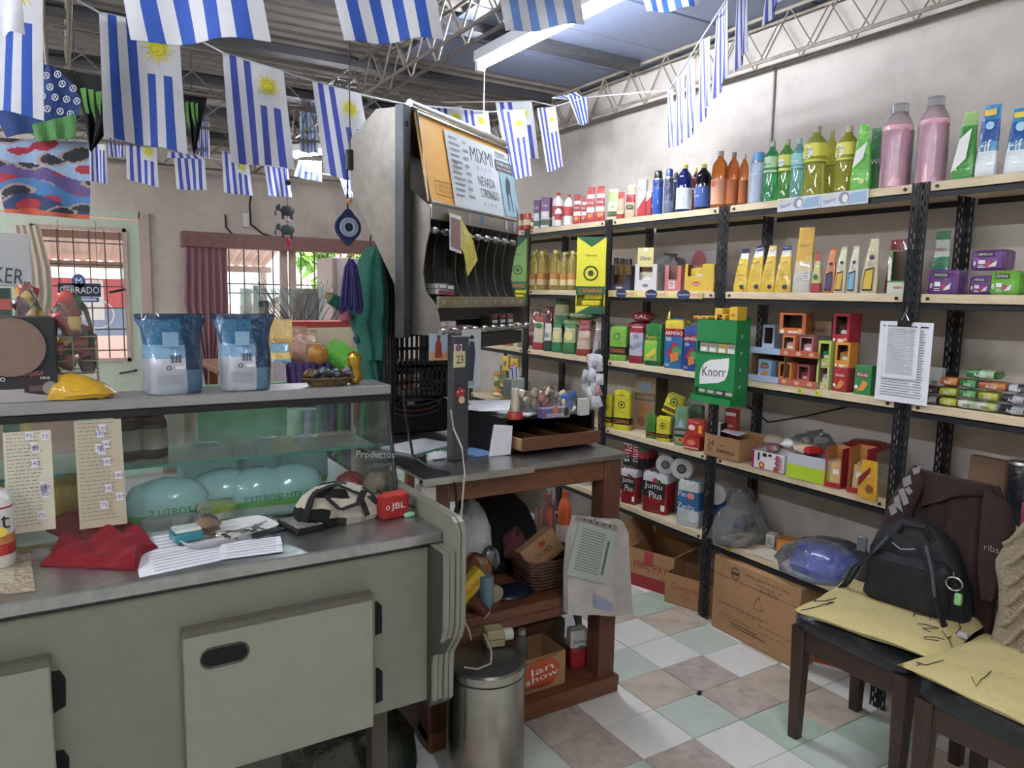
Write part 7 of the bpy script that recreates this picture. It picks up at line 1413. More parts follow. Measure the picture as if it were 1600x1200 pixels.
for q, l, s_ in ((((139, 196), (166, 200), (141, 283), (169, 288)), 'small far flag left of the big sun flag base', True), (((197, 216), (245, 228), (199, 280), (248, 293)), 'small far flag beneath the big sun flag', True), (((262, 236), (312, 244), (262, 247), (318, 249)), 'far flag mostly hidden behind the first big flags', False), (((314, 160), (327, 168), (312, 244), (328, 248)), 'narrow slice of a far flag beside the black cloth', False), (((272, 247), (320, 248), (277, 296), (323, 297)), 'small squarish far flag above the wall, first of the lower row', False), (((346, 234), (389, 255), (351, 301), (395, 306)), 'small far flag with a sun, second of the lower row', True), (((413, 260), (450, 264), (420, 306), (456, 308)), 'small far flag, third of the lower row', False), (((467, 250), (502, 252), (460, 276), (503, 284)), 'small twisted far flag, fourth of the lower row', False), (((530, 275), (550, 280), (540, 306), (552, 309)), 'tip of a far flag beside the dispenser, last of the lower row', False), (((168, 214), (196, 222), (172, 245), (196, 246)), 'far flag piece between the first two small flags', False), (((300, 190), (325, 200), (305, 240), (327, 246)), 'far flag piece under the black triangular cloth', False)):
 flag(*q, 5.4, l, sun=s_, amp=.008, blue=mat('flag_far_blue', '3f4fae', rough=.85))
ST = C('b8babf')
def string(pts, label, dep):
 tag(MB().tube([W(x, y, d) for (x, y), d in zip(pts, dep)], .004, ST, 5).build('flag_string'), label, 'string', 'flag strings')
string([(120, 0), (156, 20), (280, 46), (348, 82), (443, 112), (488, 126), (564, 148), (640, 164), (720, 170), (765, 175), (820, 172)], 'white string carrying the large sun flags from left to centre', [2.3, 2.6, 2.7, 3.2, 3.2, 3.5, 3.55, 3.7, 3.95, 4.0, 4.0])
string([(690, 160), (775, 159), (832, 158), (868, 166), (915, 152), (1045, 141), (1095, 62), (1140, -8)], 'white string carrying the flags along the right wall', [4.3, 4.4, 4.4, 4.2, 4.2, 3.4, 2.95, 2.5])
string([(167, 198), (245, 226), (320, 246), (390, 256), (450, 263), (530, 276)], 'thin string carrying the small far flags above the window', [5.4] * 6)
# printed towel, upper left: abstract colour fields in place of pictures
TWL = [C('8fa8cc', 'cloth'), C('5a4a80', 'cloth'), C('30406c', 'cloth'), C('c0573c', 'cloth'), C('2c3038', 'cloth'), C('9c8a84', 'cloth'), C('a8303c', 'cloth'), C('3f74ac', 'cloth')]
def tf(u, v):
 b = int(v * 5 + .5 * math.sin(u * 5)); q = math.sin(u * 9 + b * 2.1) + math.cos(v * 17 + u * 4)
 if b >= 5 or v > .93: return TWL[3]
 if q > 1.1: return TWL[4]
 if q > .6: return TWL[5]
 if q < -1.2: return TWL[6]
 return TWL[(0, 0, 1, 7, 2)[min(4, b)]]
d_ = 3.0
m = MB(); sheet(m, [W(x, y, d_) for x, y in ((-12, 215), (-5, 270), (0, 300), (8, 332))], [W(x, y, d_) for x, y in ((138, 222), (140, 260), (141, 300), (140, 343))], TWL[7], nu=64, nv=56, thick=.008, amp=.012, freq=2.2, matf=tf); o = m.build('printed_towel'); tag(o, 'towel with blue violet and orange colour fields hanging at the upper left', 'towel')
NVC = C('26407c', 'cloth'); m = MB(); L = [W(x, y, 2.95) for x, y in ((-10, 150), (-8, 185), (-5, 200))];
sheet(m, [W(x, y, 2.95) for x, y in ((66, 100), (30, 140), (-8, 178), (10, 215))], [W(x, y, 2.95) for x, y in ((82, 103), (112, 130), (128, 160), (118, 190))], NVC, nu=20, nv=16, thick=.008, amp=.01, freq=2); o = m.build('hanging_cloth'); tag(o, 'dark blue cloth with a pattern of white rings above the printed towel', 'cloth')
s = MB(); nrm = -CF
for i, (x, y) in enumerate([(72, 118), (90, 116), (78, 136), (97, 131), (114, 138), (66, 150), (86, 152), (104, 155), (120, 158), (74, 170), (94, 174), (110, 178), (52, 160), (40, 175), (58, 178)]):
 c = W(x, y, 2.925); s.add([c + (CR * math.cos(2 * pi * k / 14) + CU * math.sin(2 * pi * k / 14)) * r_ for r_ in (.011, .014) for k in range(14)], [(k, (k + 1) % 14, 14 + (k + 1) % 14, 14 + k) for k in range(14)], WH)
 s.poly([c + CU * .010 - CR * .007 * 0, c - CR * .008 - CU * .008, c - CR * .005 - CU * .008, c + CU * .004, c + CR * .005 - CU * .008, c + CR * .008 - CU * .008], WH)
s.build('ring_pattern', o, smooth=False)
GNC = C('4f8a4c', 'cloth'); m = MB(); sheet(m, [W(x, y, 2.93) for x, y in ((50, 195), (54, 212), (60, 222))], [W(x, y, 2.93) for x, y in ((118, 178), (120, 200), (118, 215))], GNC, nu=14, nv=8, thick=.01, amp=.012, freq=2.5); tag(m.build('green_cloth'), 'green fabric bunched between the dark blue cloth and the printed towel', 'cloth')
BKC = C('15181d', 'cloth'); CLW = C('5fa048', 'cloth')
m = MB(); sheet(m, [W(x, y, 3.3) for x, y in ((84, 105), (112, 140), (130, 175), (140, 235))], [W(x, y, 3.3) for x, y in ((200, 128), (195, 150), (180, 190), (143, 237))], BKC, nu=18, nv=14, thick=.01, amp=.014, freq=2); o = m.build('black_cloth'); tag(o, 'black cloth with green claw marks beside the dark blue cloth', 'cloth')
def claw(par, pts, dep, name='claw_marks'):
 s = MB()
 for P in pts: s.slab([W(x, y, dep) for x, y in P], CF * .002, CLW)
 s.build(name, par, smooth=False)
cord(o, [W(118, 125, 3.3), W(118, 125, 3.3) + Vector((0, 0, 2.76 - W(118, 125, 3.3).z))])
claw(o, [[(125, 138), (134, 137), (136, 160), (140, 178), (134, 176), (129, 156)], [(137, 139), (146, 140), (147, 165), (150, 192), (142, 170)], [(149, 143), (159, 142), (158, 160), (157, 182), (151, 162)]], 3.26)
m = MB(); sheet(m, [W(x, y, 4.0) for x, y in ((286, 140), (290, 180), (298, 222), (302, 240))], [W(x, y, 4.0) for x, y in ((325, 145), (318, 180), (310, 215), (304, 243))], BKC, nu=12, nv=12, thick=.01, amp=.012, freq=2); o = m.build('black_cloth'); tag(o, 'black pointed cloth with green claw marks between two large flags', 'cloth')
cord(o, [W(300, 150, 4.0), W(300, 150, 4.0) + Vector((0, 0, 2.76 - W(300, 150, 4.0).z))])
claw(o, [[(289, 160), (294, 158), (295, 180), (298, 205), (292, 190)], [(297, 160), (302, 159), (303, 176), (305, 200), (300, 182)], [(305, 162), (309, 161), (309, 175), (309, 192), (306, 178)]], 3.94)
# ================================================================= STEEL CIGARETTE DISPENSER
P0 = Vector((1.05, 2.2, 0)); DL = Vector((.839, .545, 0)); DB = Vector((-.545, .839, 0)); LN = .67
dp_ = thing('cigarette_dispenser', 'tall stainless steel gravity dispenser with a yellow sign and curved slots', 'dispenser', (P0.x, P0.y, 0), math.atan2(.545, .839))
# local frame: x along the front, y backwards, z up
DST = mat('dispenser_steel', '8f8c86', rough=.33, metal=.85, bump=.05, scale=30, var=.25, var2=.35, scale2=5, dark='4a4844')
def side_panel(x, t):
 Q = [(-.013, 1.355), (-.002, 1.42), (.008, 1.453), (.05, 1.50), (.062, 1.56), (.05, 1.64), (.034, 1.70), (.034, 1.768), (.046, 1.783), (.16, 1.87), (.17, 1.98), (.114, 2.095), (.245, 2.097), (.349, 2.012), (.342, 1.832), (.19, 1.562), (.133, 1.44), (.11, 1.355)]
 m = MB(); m.slab([(x, y, z) for y, z in Q], (t, 0, 0), DST); return m
side_panel(0, .004).build('side_panel', dp_, smooth=False); side_panel(LN - .004, .004).build('side_panel', dp_, smooth=False)
m = MB(); bk = [(.11, 1.36), (.133, 1.44), (.19, 1.562), (.342, 1.832), (.349, 2.012), (.245, 2.095), (.114, 2.095)]
for (a, b), (c, d) in zip(bk, bk[1:]): m.slab([(.004, a, b), (.004, c, d), (.004, c - .004, d - .002), (.004, a - .004, b)], (LN - .008, 0, 0), DST)
m.build('back_shell', dp_, smooth=False)
m = MB(); m.tube([(-.01, .108, 2.10), (LN + .01, .108, 2.10)], .014, STEEL, 10); m.build('top_rail', dp_)
MB().box(.004, LN - .004, .108, .24, 2.085, 2.092, STEEL).build('top_cover', dp_, smooth=False)
# sign
sx = lambda t, a, b: a + (b - a) * t
SB, STp = (.046, 1.79), (.101, 2.075)
def onsign(x, v, o=0.): return (x, sx(v, SB[0], STp[0]) - .006 - o, sx(v, SB[1], STp[1]))
YS = mat('sign_yellow', 'f2b548', rough=.4, var=.06)
m = MB(); m.slab([onsign(.01, 0), onsign(LN - .01, 0), onsign(LN - .01, 1), onsign(.01, 1)], (0, .01, 0), YS); sg = m.build('sign_board', dp_, smooth=False); sg['label'] = 'yellow sign board with a printed white price poster'
m = MB(); m.tube([onsign(.004, 0, .004), onsign(LN - .004, 0, .004), onsign(LN - .004, 1, .004), onsign(.004, 1, .004)], .006, STEEL, 6, True); m.build('sign_frame', dp_)
th_ = math.atan2(STp[0] - SB[0], STp[1] - SB[1])
def sdec(o_, dec, x0, x1, v0, v1, name, par):
 L_ = math.hypot(STp[0] - SB[0], STp[1] - SB[1]); w, h = (x1 - x0) * LN, (v1 - v0) * L_
 s = MB(); s.M = Matrix.Translation(onsign((x0 + x1) / 2 * LN, v0, o_)) @ Matrix.Rotation(-th_, 4, 'X'); decals(s, dec, w, 0, h, y=0); return s.build(name, par, smooth=False)
sdec(.001, [('o', 0, .5, .0, .001, K), ('r', -1, 1, 0, .06, C('8a6a20')), ('r', -1, 1, .94, 1, C('8a6a20')), ('r', -1, -.97, 0, 1, C('8a6a20')), ('t', 'VENTA ILEGAL', 0, .65, .22, C('7a5a18'), .8), ('l', -.8, .8, .2, .42, C('8a6a20'), 2)], .08, .34, .1, .27, 'printed_label', sg)
PB = C('c8d2d8')
sdec(.003, [('r', -1, 1, 0, 1, PB), ('t', 'MIXMI', -.0, .8, .2, K, .34), ('t', 'NEVADA', .05, .44, .13, K, .26), ('t', 'CORONADO', .08, .27, .13, K, .28), ('t', '2 1 8 0', .05, .12, .06, GY, .2), ('t', '$ 1 2 5', 0, .62, .05, GY, .2), ('l', -.92, -.6, .1, .94, C('7c8488'), 11), ('l', -.55, -.4, .1, .94, GY, 8), ('r', .42, 1, .68, .84, C('4a4c50')), ('t', 'FUMAR HACE', .7, .79, .05, WH, .24), ('t', 'DAÑO A TUS HIJOS', .7, .72, .05, WH, .26), ('r', .5, 1, .02, .66, C('8fb4c4')), ('p', [(.66, .1), (.69, .1), (.71, .35), (.76, .35), (.8, .1), (.83, .1), (.8, .4), (.84, .55), (.74, .63), (.66, .52), (.64, .4)], C('3c3e44')), ('l', .45, .95, .87, .97, GY, 2), ('t', 'BIA', -.82, .58, .06, K), ('t', 'OS', -.84, .5, .06, K)], .25, 1.02, .02, .93, 'price_poster', sg)
MB().box(.004, LN - .004, .03, .045, 1.735, 1.782, STEEL).build('upper_rail', dp_, smooth=False)
s = MB();
for k, c in ((.52, '2f78b8'), (.82, 'c8c8cc'), (.93, 'c8c8cc'), (.38, 'b8b8bc')): s.rect(LN * k - .008, LN * k + .008, 1.745, 1.775, C(c), .0285)
s.build('rail_sticker', dp_, smooth=False)
# dark interior and curved dividers
DKI = mat('dispenser_black', '16181c', rough=.5, var=.2)
m = MB(); q = [(.13, 1.75), (.12, 1.66), (.105, 1.56), (.075, 1.47), (.06, 1.40)]
for (a, b), (c, d) in zip(q, q[1:]): m.slab([(.004, a, b), (.004, c, d), (.004, c + .004, d), (.004, a + .004, b)], (LN - .008, 0, 0), DKI)
m.build('inner_back', dp_, smooth=False)
dm = MB(); Q = [(.036, 1.745), (.05, 1.70), (.066, 1.64), (.07, 1.57), (.055, 1.50), (.02, 1.455), (.05, 1.44), (.075, 1.47), (.105, 1.56), (.12, 1.66), (.13, 1.745)]
dm.slab([(0, y, z) for y, z in Q], (.002, 0, 0), STEEL); dmm = dm.mesh('divider', False)
for k in range(1, 9): link('divider', dmm, dp_, (LN * k / 9 + (.002), 0, 0))
rl = MB(); rl.tube([(.0, .045, 1.70), (LN, .045, 1.70)], .005, STEEL, 8)
for k in range(9): rl.loft([(-.01, .012, .012, 2), (0, .016, .016, 2), (.01, .012, .012, 2)], STEEL, 10) if 0 else None
rl.build('roller_bar', dp_)
rm = MB(); rm.M = Matrix.Rotation(pi / 2, 4, 'Y'); rm.loft([(-.018, .008, .008, 2), (-.012, .012, .012, 2), (.012, .012, .012, 2), (.018, .008, .008, 2)], STEEL, 12); rmm = rm.mesh('roller', True)
for k in range(9): link('roller', rmm, dp_, (LN * (k + .5) / 9, .042, 1.70))
m = MB(); m.box(.0, LN, .0, .006, 1.446, 1.484, STEEL); m.build('front_strip', dp_, smooth=False)
s = MB(); r = random.Random(6)
for k in range(9): s.text(r.choice(['P', 'N', 'M', 'K', 'C', 'LM', 'F']), LN * (k + .5) / 9, 1.465, .014, WH, -.0008, w=.018)
s.build('strip_lettering', dp_, smooth=False)
m = MB(); m.box(.004, LN - .004, -.012, .105, 1.356, 1.361, STEEL); m.build('tray_floor', dp_, smooth=False)
m = MB(); m.tube([(0, -.014, 1.365), (LN, -.014, 1.365)], .006, STEEL, 8)
m.build('tray_lip', dp_)
for k in range(10): link('lip_bead', rmm, dp_, (LN * k / 9 * .98 + .006, -.014, 1.368))
m = MB(); m.box(.09, LN - .02, .0, .07, 1.30, 1.35, C('2a2a30')); m.build('under_tray', dp_, smooth=False)
for k, (u, z, c, n) in enumerate(((.13, 1.487, '5a5a60', 2), (.05, 1.49, '8a8c90', 2), (.03, 1.363, 'a8a49c', 2), (.12, 1.363, 'c8c4bc', 2), (.2, 1.363, '40444c', 1), (.3, 1.363, '9c9484', 1), (.6, 1.363, '38302c', 3), (.7, 1.363, '302c30', 3), (.8, 1.363, '3c3430', 3), (.9, 1.363, 'b8a890', 1))):
 for j in range(n):
  q = MB(); q.rbox(-.027, .027, 0, .05, 0, .018, C(c, 'gloss'), .002); q.rect(-.02, .02, .004, .014, C('c8c8cc' if j % 2 else 'a02830'), -.0006)
  L_ = P0 + DL * (u * LN + .03) + DB * (.012 if z < 1.4 else .024); o = q.build('cigarette_pack', None, (L_.x, L_.y, z + .0185 * j), math.atan2(.545, .839)); tag(o, 'cigarette pack %s, %s from the left, %s of its pile' % ('above the lettered strip' if z > 1.4 else 'in the bottom tray', ORD[k - 2 if k > 1 else 1 - k], ('lowest', 'second', 'top')[j]), 'packet', 'cigarette packs in the dispenser')
# uprights of the stand
MB().rbox(-.055, -.012, .10, .135, 1.345, 2.09, mat('blued_steel', '55595f', rough=.35, metal=.8, var=.2), .003).build('upright', dp_, smooth=False)
for z in (1.40, 1.62, 2.03, 1.70): m = MB(); m.M = Matrix.Translation((-.034, .099, z)) @ Matrix.Rotation(pi / 2, 4, 'X'); m.loft([(0, .009, .009, 2), (.004, .007, .007, 2)], DARKSTEEL, 10); m.build('bolt', dp_)
m = MB(); m.tube([(-.012, .13, 2.06), (.0, .13, 2.06), (.01, .12, 2.09)], .012, STEEL, 8); m.tube([(-.012, .13, 1.66), (.0, .13, 1.66)], .012, STEEL, 8); m.build('bracket', dp_)
m = MB(); m.slab([(-.016, .15, 2.08), (-.016, .24, 2.06), (-.016, .34, 2.0), (-.016, .34, 1.84), (-.016, .19, 1.57), (-.016, .15, 1.5)], (.002, 0, 0), DST); m.build('cover_plate', dp_, smooth=False)
# foot post on the table
pb = PZ(715, 718, .935)
m = MB(); m.rbox(-.032, .03, -.02, .02, 0, .42, mat('grey_enamel_post', '3e4046', rough=.4, var=.15), .003); m.build('foot_post', dp_, (dp_.matrix_world.inverted() if 0 else Matrix.Rotation(-math.atan2(.545, .839), 4, 'Z')) @ (Vector((pb.x, pb.y, .936)) - Vector((P0.x, P0.y, 0))), -math.atan2(.545, .839) + .1, False)
def stuck(name, label, cat, px, pyt, pyb, w, dep_y, c, dec, rz=.1, hz=0):
 a, b2 = PY(px, pyt, dep_y), PY(px, pyb, dep_y); h = a.z - b2.z; m = MB(); m.box(-w / 2, w / 2, 0, .002, 0, h, C(c)); s = MB(); decals(s, dec, w, 0, h); return emit(m, {'printed_label': s}, name, label, cat, (b2.x, dep_y, b2.z), rz, smooth=False)
ys = pb.y - .026
stuck('number_card', 'small yellow card with the number 23 stuck on the dark post', 'card', 718, 549, 574, .05, ys, 'd8cf9a', [('t', '23', 0, .5, .5, K, .6)], .25)
o = stuck('round_sticker', 'small round pale badge above the number card', 'sticker', 716, 538, 549, .03, ys - .003, 'd8d4d4', [('c', 0, .5, .8, C('8a5a7a'))])
stuck('photo_card', 'card with a red robed figure print stuck beside the dispenser post', 'card', 685, 521, 563, .07, ys + .02, '9cacc0', [('r', -1, 1, 0, .3, C('b88a58')), ('p', [(-.4, .1), (.4, .1), (.3, .6), (.1, .8), (-.1, .8), (-.35, .6)], C('8a2c28')), ('c', 0, .86, .2, C('5c3c30'), .2)])
stuck('photo_card', 'tall narrow card of a standing figure in dark blue beside the post', 'card', 736, 515, 606, .075, ys + .01, 'b4bcc0', [('p', [(-.3, .12), (.2, .12), (.4, .6), (.25, .8), (-.2, .8), (-.4, .6)], C('2c3850')), ('c', .0, .87, .25, C('20222c'), .18), ('r', -.35, .35, .04, .12, C('8aa0a8'))])
stuck('red_sticker', 'small red and white dotted cut-out sticker low on the dark post', 'sticker', 719, 604, 636, .05, ys - .004, '40383c', [('p', [(-.9, .6), (-.2, 1), (.8, .8), (.4, .5), (-.3, .5)], C('a82a2c')), ('c', .2, .35, .5, C('d8b8a0')), ('c', -.4, .75, .12, WH), ('c', .2, .8, .12, WH)])
# yellow note and photo hanging at the dispenser front
def ondisp(u, b, z): return P0 + DL * (u * LN) + DB * b + Vector((0, 0, z))
yt = C('d8cf58', 'gloss'); m = MB(); q0 = ondisp(.16, .02, 1.5); m.slab([ondisp(*a) - q0 for a in ((.13, .02, 1.765), (.25, .02, 1.76), (.38, .015, 1.68), (.42, .012, 1.615), (.31, .01, 1.555), (.27, .01, 1.63), (.2, .015, 1.68))], -DB * .003, yt); o = m.build('yellow_note', None, q0, 0, False); tag(o, 'crumpled yellow paper hanging from the dispenser rail', 'paper')
m = MB(); q0 = ondisp(.17, .012, 1.6); m.slab([ondisp(*a) - q0 for a in ((.12, .008, 1.64), (.235, .008, 1.63), (.225, .008, 1.755), (.12, .008, 1.76))], -DB * .002, WHITE); o = m.build('photo_card', None, q0, 0, False); tag(o, 'small photo card with white border clipped on the yellow paper', 'card')
s = MB(); s.slab([ondisp(*a) - q0 for a in ((.128, .0055, 1.65), (.227, .0055, 1.64), (.218, .0055, 1.742), (.128, .0055, 1.748))], -DB * .0006, C('9a7478')); s.build('picture', o, smooth=False)

# black plastic crates and grille behind the stand
cr = thing('plastic_crate_stack', 'tall stack of black lattice plastic crates behind the dispenser post', 'crate', (1.0, 2.55, .0))
BP = mat('crate_black', '14151a', rough=.45, var=.2); a, b2 = PY(603, 560, 2.62), PY(706, 560, 2.62)
zz = [PY(650, y, 2.62).z for y in (455, 520, 575, 625, 690)]
for k in range(3):
 z1, z0 = zz[k], zz[k + 1] + .004; m = MB(); w = b2.x - a.x; x0 = a.x - 1.0; y0 = .07
 for z in (z0, (z0 + z1) / 2, z1 - .012): m.box(x0, x0 + w, y0, y0 + .008, z, z + .012, BP)
 n = 13
 for i in range(n + 1): m.box(x0 + w * i / n - .004, x0 + w * i / n + .004, y0, y0 + .008, z0, z1, BP)
 m.box(x0, x0 + .008, y0, y0 + .3, z0, z1, BP); m.box(x0 + w - .008, x0 + w, y0, y0 + .3, z0, z1, BP)
 m.box(x0, x0 + w, y0, y0 + .3, z0, z0 + .004, BP)
 for i in range(n + 1): m.box(x0 + w * i / n - .004, x0 + w * i / n + .004, y0 + .292, y0 + .3, z0, z1, BP)
 if k != 1: m.box(x0, x0 + w * .35, y0 + .26, y0 + .29, z0, z1, BP)
 m.build('crate', cr, smooth=False)
bm_ = thing('cooling_unit', 'black equipment with tangled coils under the crates behind the glass case', 'machine', (a.x, 2.58, .94)); w = b2.x - a.x
MB().rbox(-.04, w, .06, .3, 0, zz[3] - .945, C('0e0f13'), .01).build('housing', bm_, smooth=False)
for k in range(5): r = random.Random(k); MB().tube([(w * .1 + w * .8 * math.cos(t) * .5 + w * .35, .045 + r.uniform(-.004, .004), .19 - .02 * k + .035 * math.sin(t)) for t in [i * pi / 6 for i in range(12)]], .004, C('5a3c28' if k % 2 else '3a3a40', 'plastic'), 6, True).build('coil_pipe', bm_)
for i in range(12): MB().box(w * (i + 1) / 14, w * (i + 1) / 14 + .005, .05, .06, .24, .29, C('2a2c34')).build('fin', bm_, smooth=False)
MB().box(w * .34, w * .45, .055, .06, .12, .18, C('a8a8b0')).build('rating_plate', bm_, smooth=False)
m = MB(); m.box(a.x - .09, a.x + .02, 2.60, 2.62, zz[1], 1.62, BP)
for i in range(10): m.box(a.x - .09 + .012 * i, a.x - .084 + .012 * i, 2.59, 2.60, .95, 1.62, BP)
o = m.build('black_grille', smooth=False); tag(o, 'black slatted grille standing between the costume and the crates', 'grille')

# ================================================================= WOODEN DESK
TT = .93; dk = thing('wooden_desk', 'dark wooden desk with shelves and metal-edged top beside the counter', 'desk', (.93, 2.05, 0))
dx, dy = .93, 2.05; xr, yb = 1.735, 2.75
def D(x0, x1, y0, y1, z0, z1): return (x0 - dx, x1 - dx, y0 - dy, y1 - dy, z0, z1)
MB().rbox(*D(.93, xr, 2.03, yb, TT - .022, TT), STEELTOP, .004).build('desk_top', dk, smooth=False)
MB().rbox(*D(.9, 1.30, 1.99, 2.5, TT + .0005, TT + .006), STEEL, .002).build('metal_sheet', dk, smooth=False)
MB().box(*D(.9, 1.30, 1.985, 1.99, TT - .016, TT + .006), STEEL).build('metal_edge', dk, smooth=False)
MB().rbox(*D(.95, xr - .01, 2.06, 2.085, TT - .10, TT - .023), WOOD, .003).build('front_rail', dk, smooth=False)
for x in (.95, xr - .085):
 for y in (2.05, yb - .09): MB().rbox(*D(x, x + .075, y, y + .08, 0, TT - .023), WOODV, .004).build('leg', dk, smooth=False)
zm = PZ(885, 905, .4).z; zm = .42
MB().rbox(*D(.95, xr - .02, 2.05, yb - .02, .39, .425), WOOD, .003).build('middle_shelf', dk, smooth=False)
MB().rbox(*D(.95, xr - .02, 2.05, 2.07, .355, .389), WOOD, .003).build('shelf_rail', dk, smooth=False)
MB().rbox(*D(.95, xr - .0, 2.03, yb - .02, .03, .07), WOOD, .003).build('bottom_shelf', dk, smooth=False)
MB().rbox(*D(.95, xr, 2.035, 2.06, .002, .03), WOOD, .003).build('bottom_rail', dk, smooth=False)
MB().box(*D(.90, .95, 2.0, 2.04, .25, TT - .02), C('b8b4a8')).build('white_strip', dk, smooth=False)
# till box with open drawer
tl = thing('till_box', 'black desk box with an open wooden drawer', 'drawer box', (1.30, 2.2, TT + .0065), math.radians(2)); BKB = mat('till_black', '17181c', rough=.4, var=.2)
wT_, dT, hT_ = .42, .4, .125
MB().box(0, wT_, 0, dT, hT_ - .012, hT_, BKB).build('top_board', tl, smooth=False); MB().box(0, .02, 0, dT, 0, hT_ - .012, BKB).build('side_board', tl, smooth=False); MB().box(wT_ - .015, wT_, 0, dT, 0, hT_ - .012, BKB).build('side_board', tl, smooth=False); MB().box(0.02, wT_ - .015, dT - .01, dT, 0, hT_ - .012, BKB).build('back_board', tl, smooth=False); MB().box(0.02, wT_ - .015, 0, dT - .01, 0, .01, BKB).build('floor_board', tl, smooth=False)
dr = MB(); DW = mat('drawer_wood', '6f4a30', rough=.5, bump=.3, scale=20, var=.4, stretch=(2, 10, 10)); dr.box(.04, wT_ - .03, -.075, -.065, .015, .06, DW); dr.box(.04, .05, -.065, .2, .015, .055, mat('drawer_pale', 'a88a64', rough=.6, var=.3)); dr.box(wT_ - .04, wT_ - .03, -.065, .2, .015, .055, DW); dr.box(.05, wT_ - .04, -.065, .2, .015, .02, KRAFT2)
dro = dr.build('drawer', tl, smooth=False)
for x in (.14, .24): MB().box(x, x + .006, -.065, .19, .02, .05, DW).build('divider', dro, smooth=False)
zb_ = TT + .0065 + hT_ + .0005
# papers, candle, sweets on the till
def flat(name, label, cat, x, y, w, d, h, rz, c, z=zb_, dec=None, mt=None):
 m = MB(); m.rbox(-w / 2, w / 2, -d / 2, d / 2, 0, h, mt or C(c), min(.002, h * .3)); o = m.build(name, None, (x, y, z), rz, False); tag(o, label, cat); return o
flat('paper_stack', 'stack of loose white papers on the black till box', 'papers', 1.42, 2.36, .21, .29, .010, .5, 'd0d4dc', mt=PAPER)
flat('paper_sheet', 'white sheet on top of the paper stack, turned the other way', 'paper', 1.40, 2.40, .2, .26, .002, -.3, 'd0d4dc', z=zb_ + .0105, mt=PAPER)
flat('paper_sheet', 'white sheet at the right of the till box under the sweets box', 'paper', 1.61, 2.34, .16, .24, .002, .15, 'd0d4dc', mt=PAPER)
flat('face_mask', 'light blue face mask lying between papers and sweets box', 'mask', 1.50, 2.30, .09, .05, .006, .9, '8fb8dc', z=zb_ + .0135)
px = PZ(803, 655, zb_); m = MB(); m.loft([(0, .027, .027, 2), (.022, .027, .027, 2), (.026, .024, .024, 2)], C('a82828', 'plastic'), 20); o = m.build('candle', None, (px.x + .01, px.y + .01, zb_)); tag(o, 'pale pillar candle standing on a round red lid', 'candle'); MB().loft([(.026, .014, .014, 2), (.105, .0135, .0135, 2), (.108, .01, .01, 2)], mat('wax', 'c9c4b0', rough=.4, trans=.2), 16).build('wax_column', o)
px = PZ(806, 620, zb_ + .015); m = MB(); m.rbox(-.035, .035, -.03, .03, 0, .075, C('9aa89c'), .003); o = m.build('pen_holder_box', None, (px.x, px.y + .02, zb_ + .0145), .15, False); tag(o, 'pale green upright box holding stamps behind the candle', 'box')
m = MB(); r = random.Random(1)
for k in range(7): m.slab([(-.02 + .006 * k, -.01, .03), (-.008 + .006 * k, -.01, .03), (.0 + .009 * k - .02, -.01 + .003 * k, .125 - .004 * abs(k - 3)), (-.018 + .009 * k - .02, -.01 + .003 * k, .12)], (0, .002, 0), C(['c8ccd8', '3c4a90', 'd8d8e0'][k % 3]))
m.build('paper_slip', o, smooth=False)
px = PZ(872, 655, zb_); mt_ = MB(); mt_.rbox(-.055, .055, -.02, .02, 0, .035, C('6a5a8c'), .002); o = mt_.build('sweets_box', None, (px.x + .0, px.y + .03, zb_ + .0025), -.02, False); tag(o, 'violet and grey open sweets box with white lettering', 'box')
s = MB(); decals(s, [('r', .35, 1, 0, 1, C('8a8478')), ('t', 'mentos', -.1, .35, .42, WH, .62), ('c', .75, .6, .2, C('2a3440'), .3), ('c', -.1, .9, .18, OR, .25)], .11, .04, .035); s.build('printed_label', o, smooth=False)
for k, (x, y, c, l, s_) in enumerate(((853, 640, 'c89a50', 'bag of golden sweets behind the sweets box', .045), (878, 628, 'd8442c', 'bright orange red bag behind the sweets box', .05), (890, 632, 'c8b8ac', 'whitish striped sweets bag at the right of the red one', .038), (911, 636, '2f62c4', 'bright blue bag beside the sweets', .04), (835, 634, 'b88a50', 'bag of brown sweets beside the pale green box', .042))):
 p = PZ(x, 652, zb_); o = thing('sweets_bag', l, 'bag', (p.x, p.y + .09, zb_ + .003)); r = random.Random(x)
 for j in range(9): m = MB(); m.M = Matrix.Translation((r.uniform(-.6, .6) * s_, r.uniform(-.4, .4) * s_, s_ * .17 * j)) @ Matrix.Rotation(r.uniform(-.9, .9), 4, 'Y') @ Matrix.Rotation(r.uniform(-.9, .9), 4, 'Z'); m.loft([(0, .012, .003, 3), (.006, .015, .008, 2.6), (.026, .015, .008, 2.6), (.032, .012, .002, 3)], C(c if j % 4 else 'd8c8a8', 'gloss'), 10, jit=.001); m.build('sweet', o)
 m = MB(); m.loft([(0, s_ * .9, s_ * .6, 2.4), (.012, s_ * 1.1, s_ * .8, 2.2), (s_, s_, s_ * .7, 2.1), (s_ * 1.6, s_ * .6, s_ * .4, 2), (s_ * 2.0, s_ * .25, s_ * .2, 2)], FILM2, 18, jit=.004); m.build('film', o)
m = MB(); m.box(-.02, .02, -.01, .01, 0, .06, C('c8ccc8')); p = PZ(931, 652, zb_); o = m.build('card_stack', None, (p.x - .02, p.y + .05, zb_ + .0025), 0, False); tag(o, 'small white upright card at the right end of the till box', 'card')
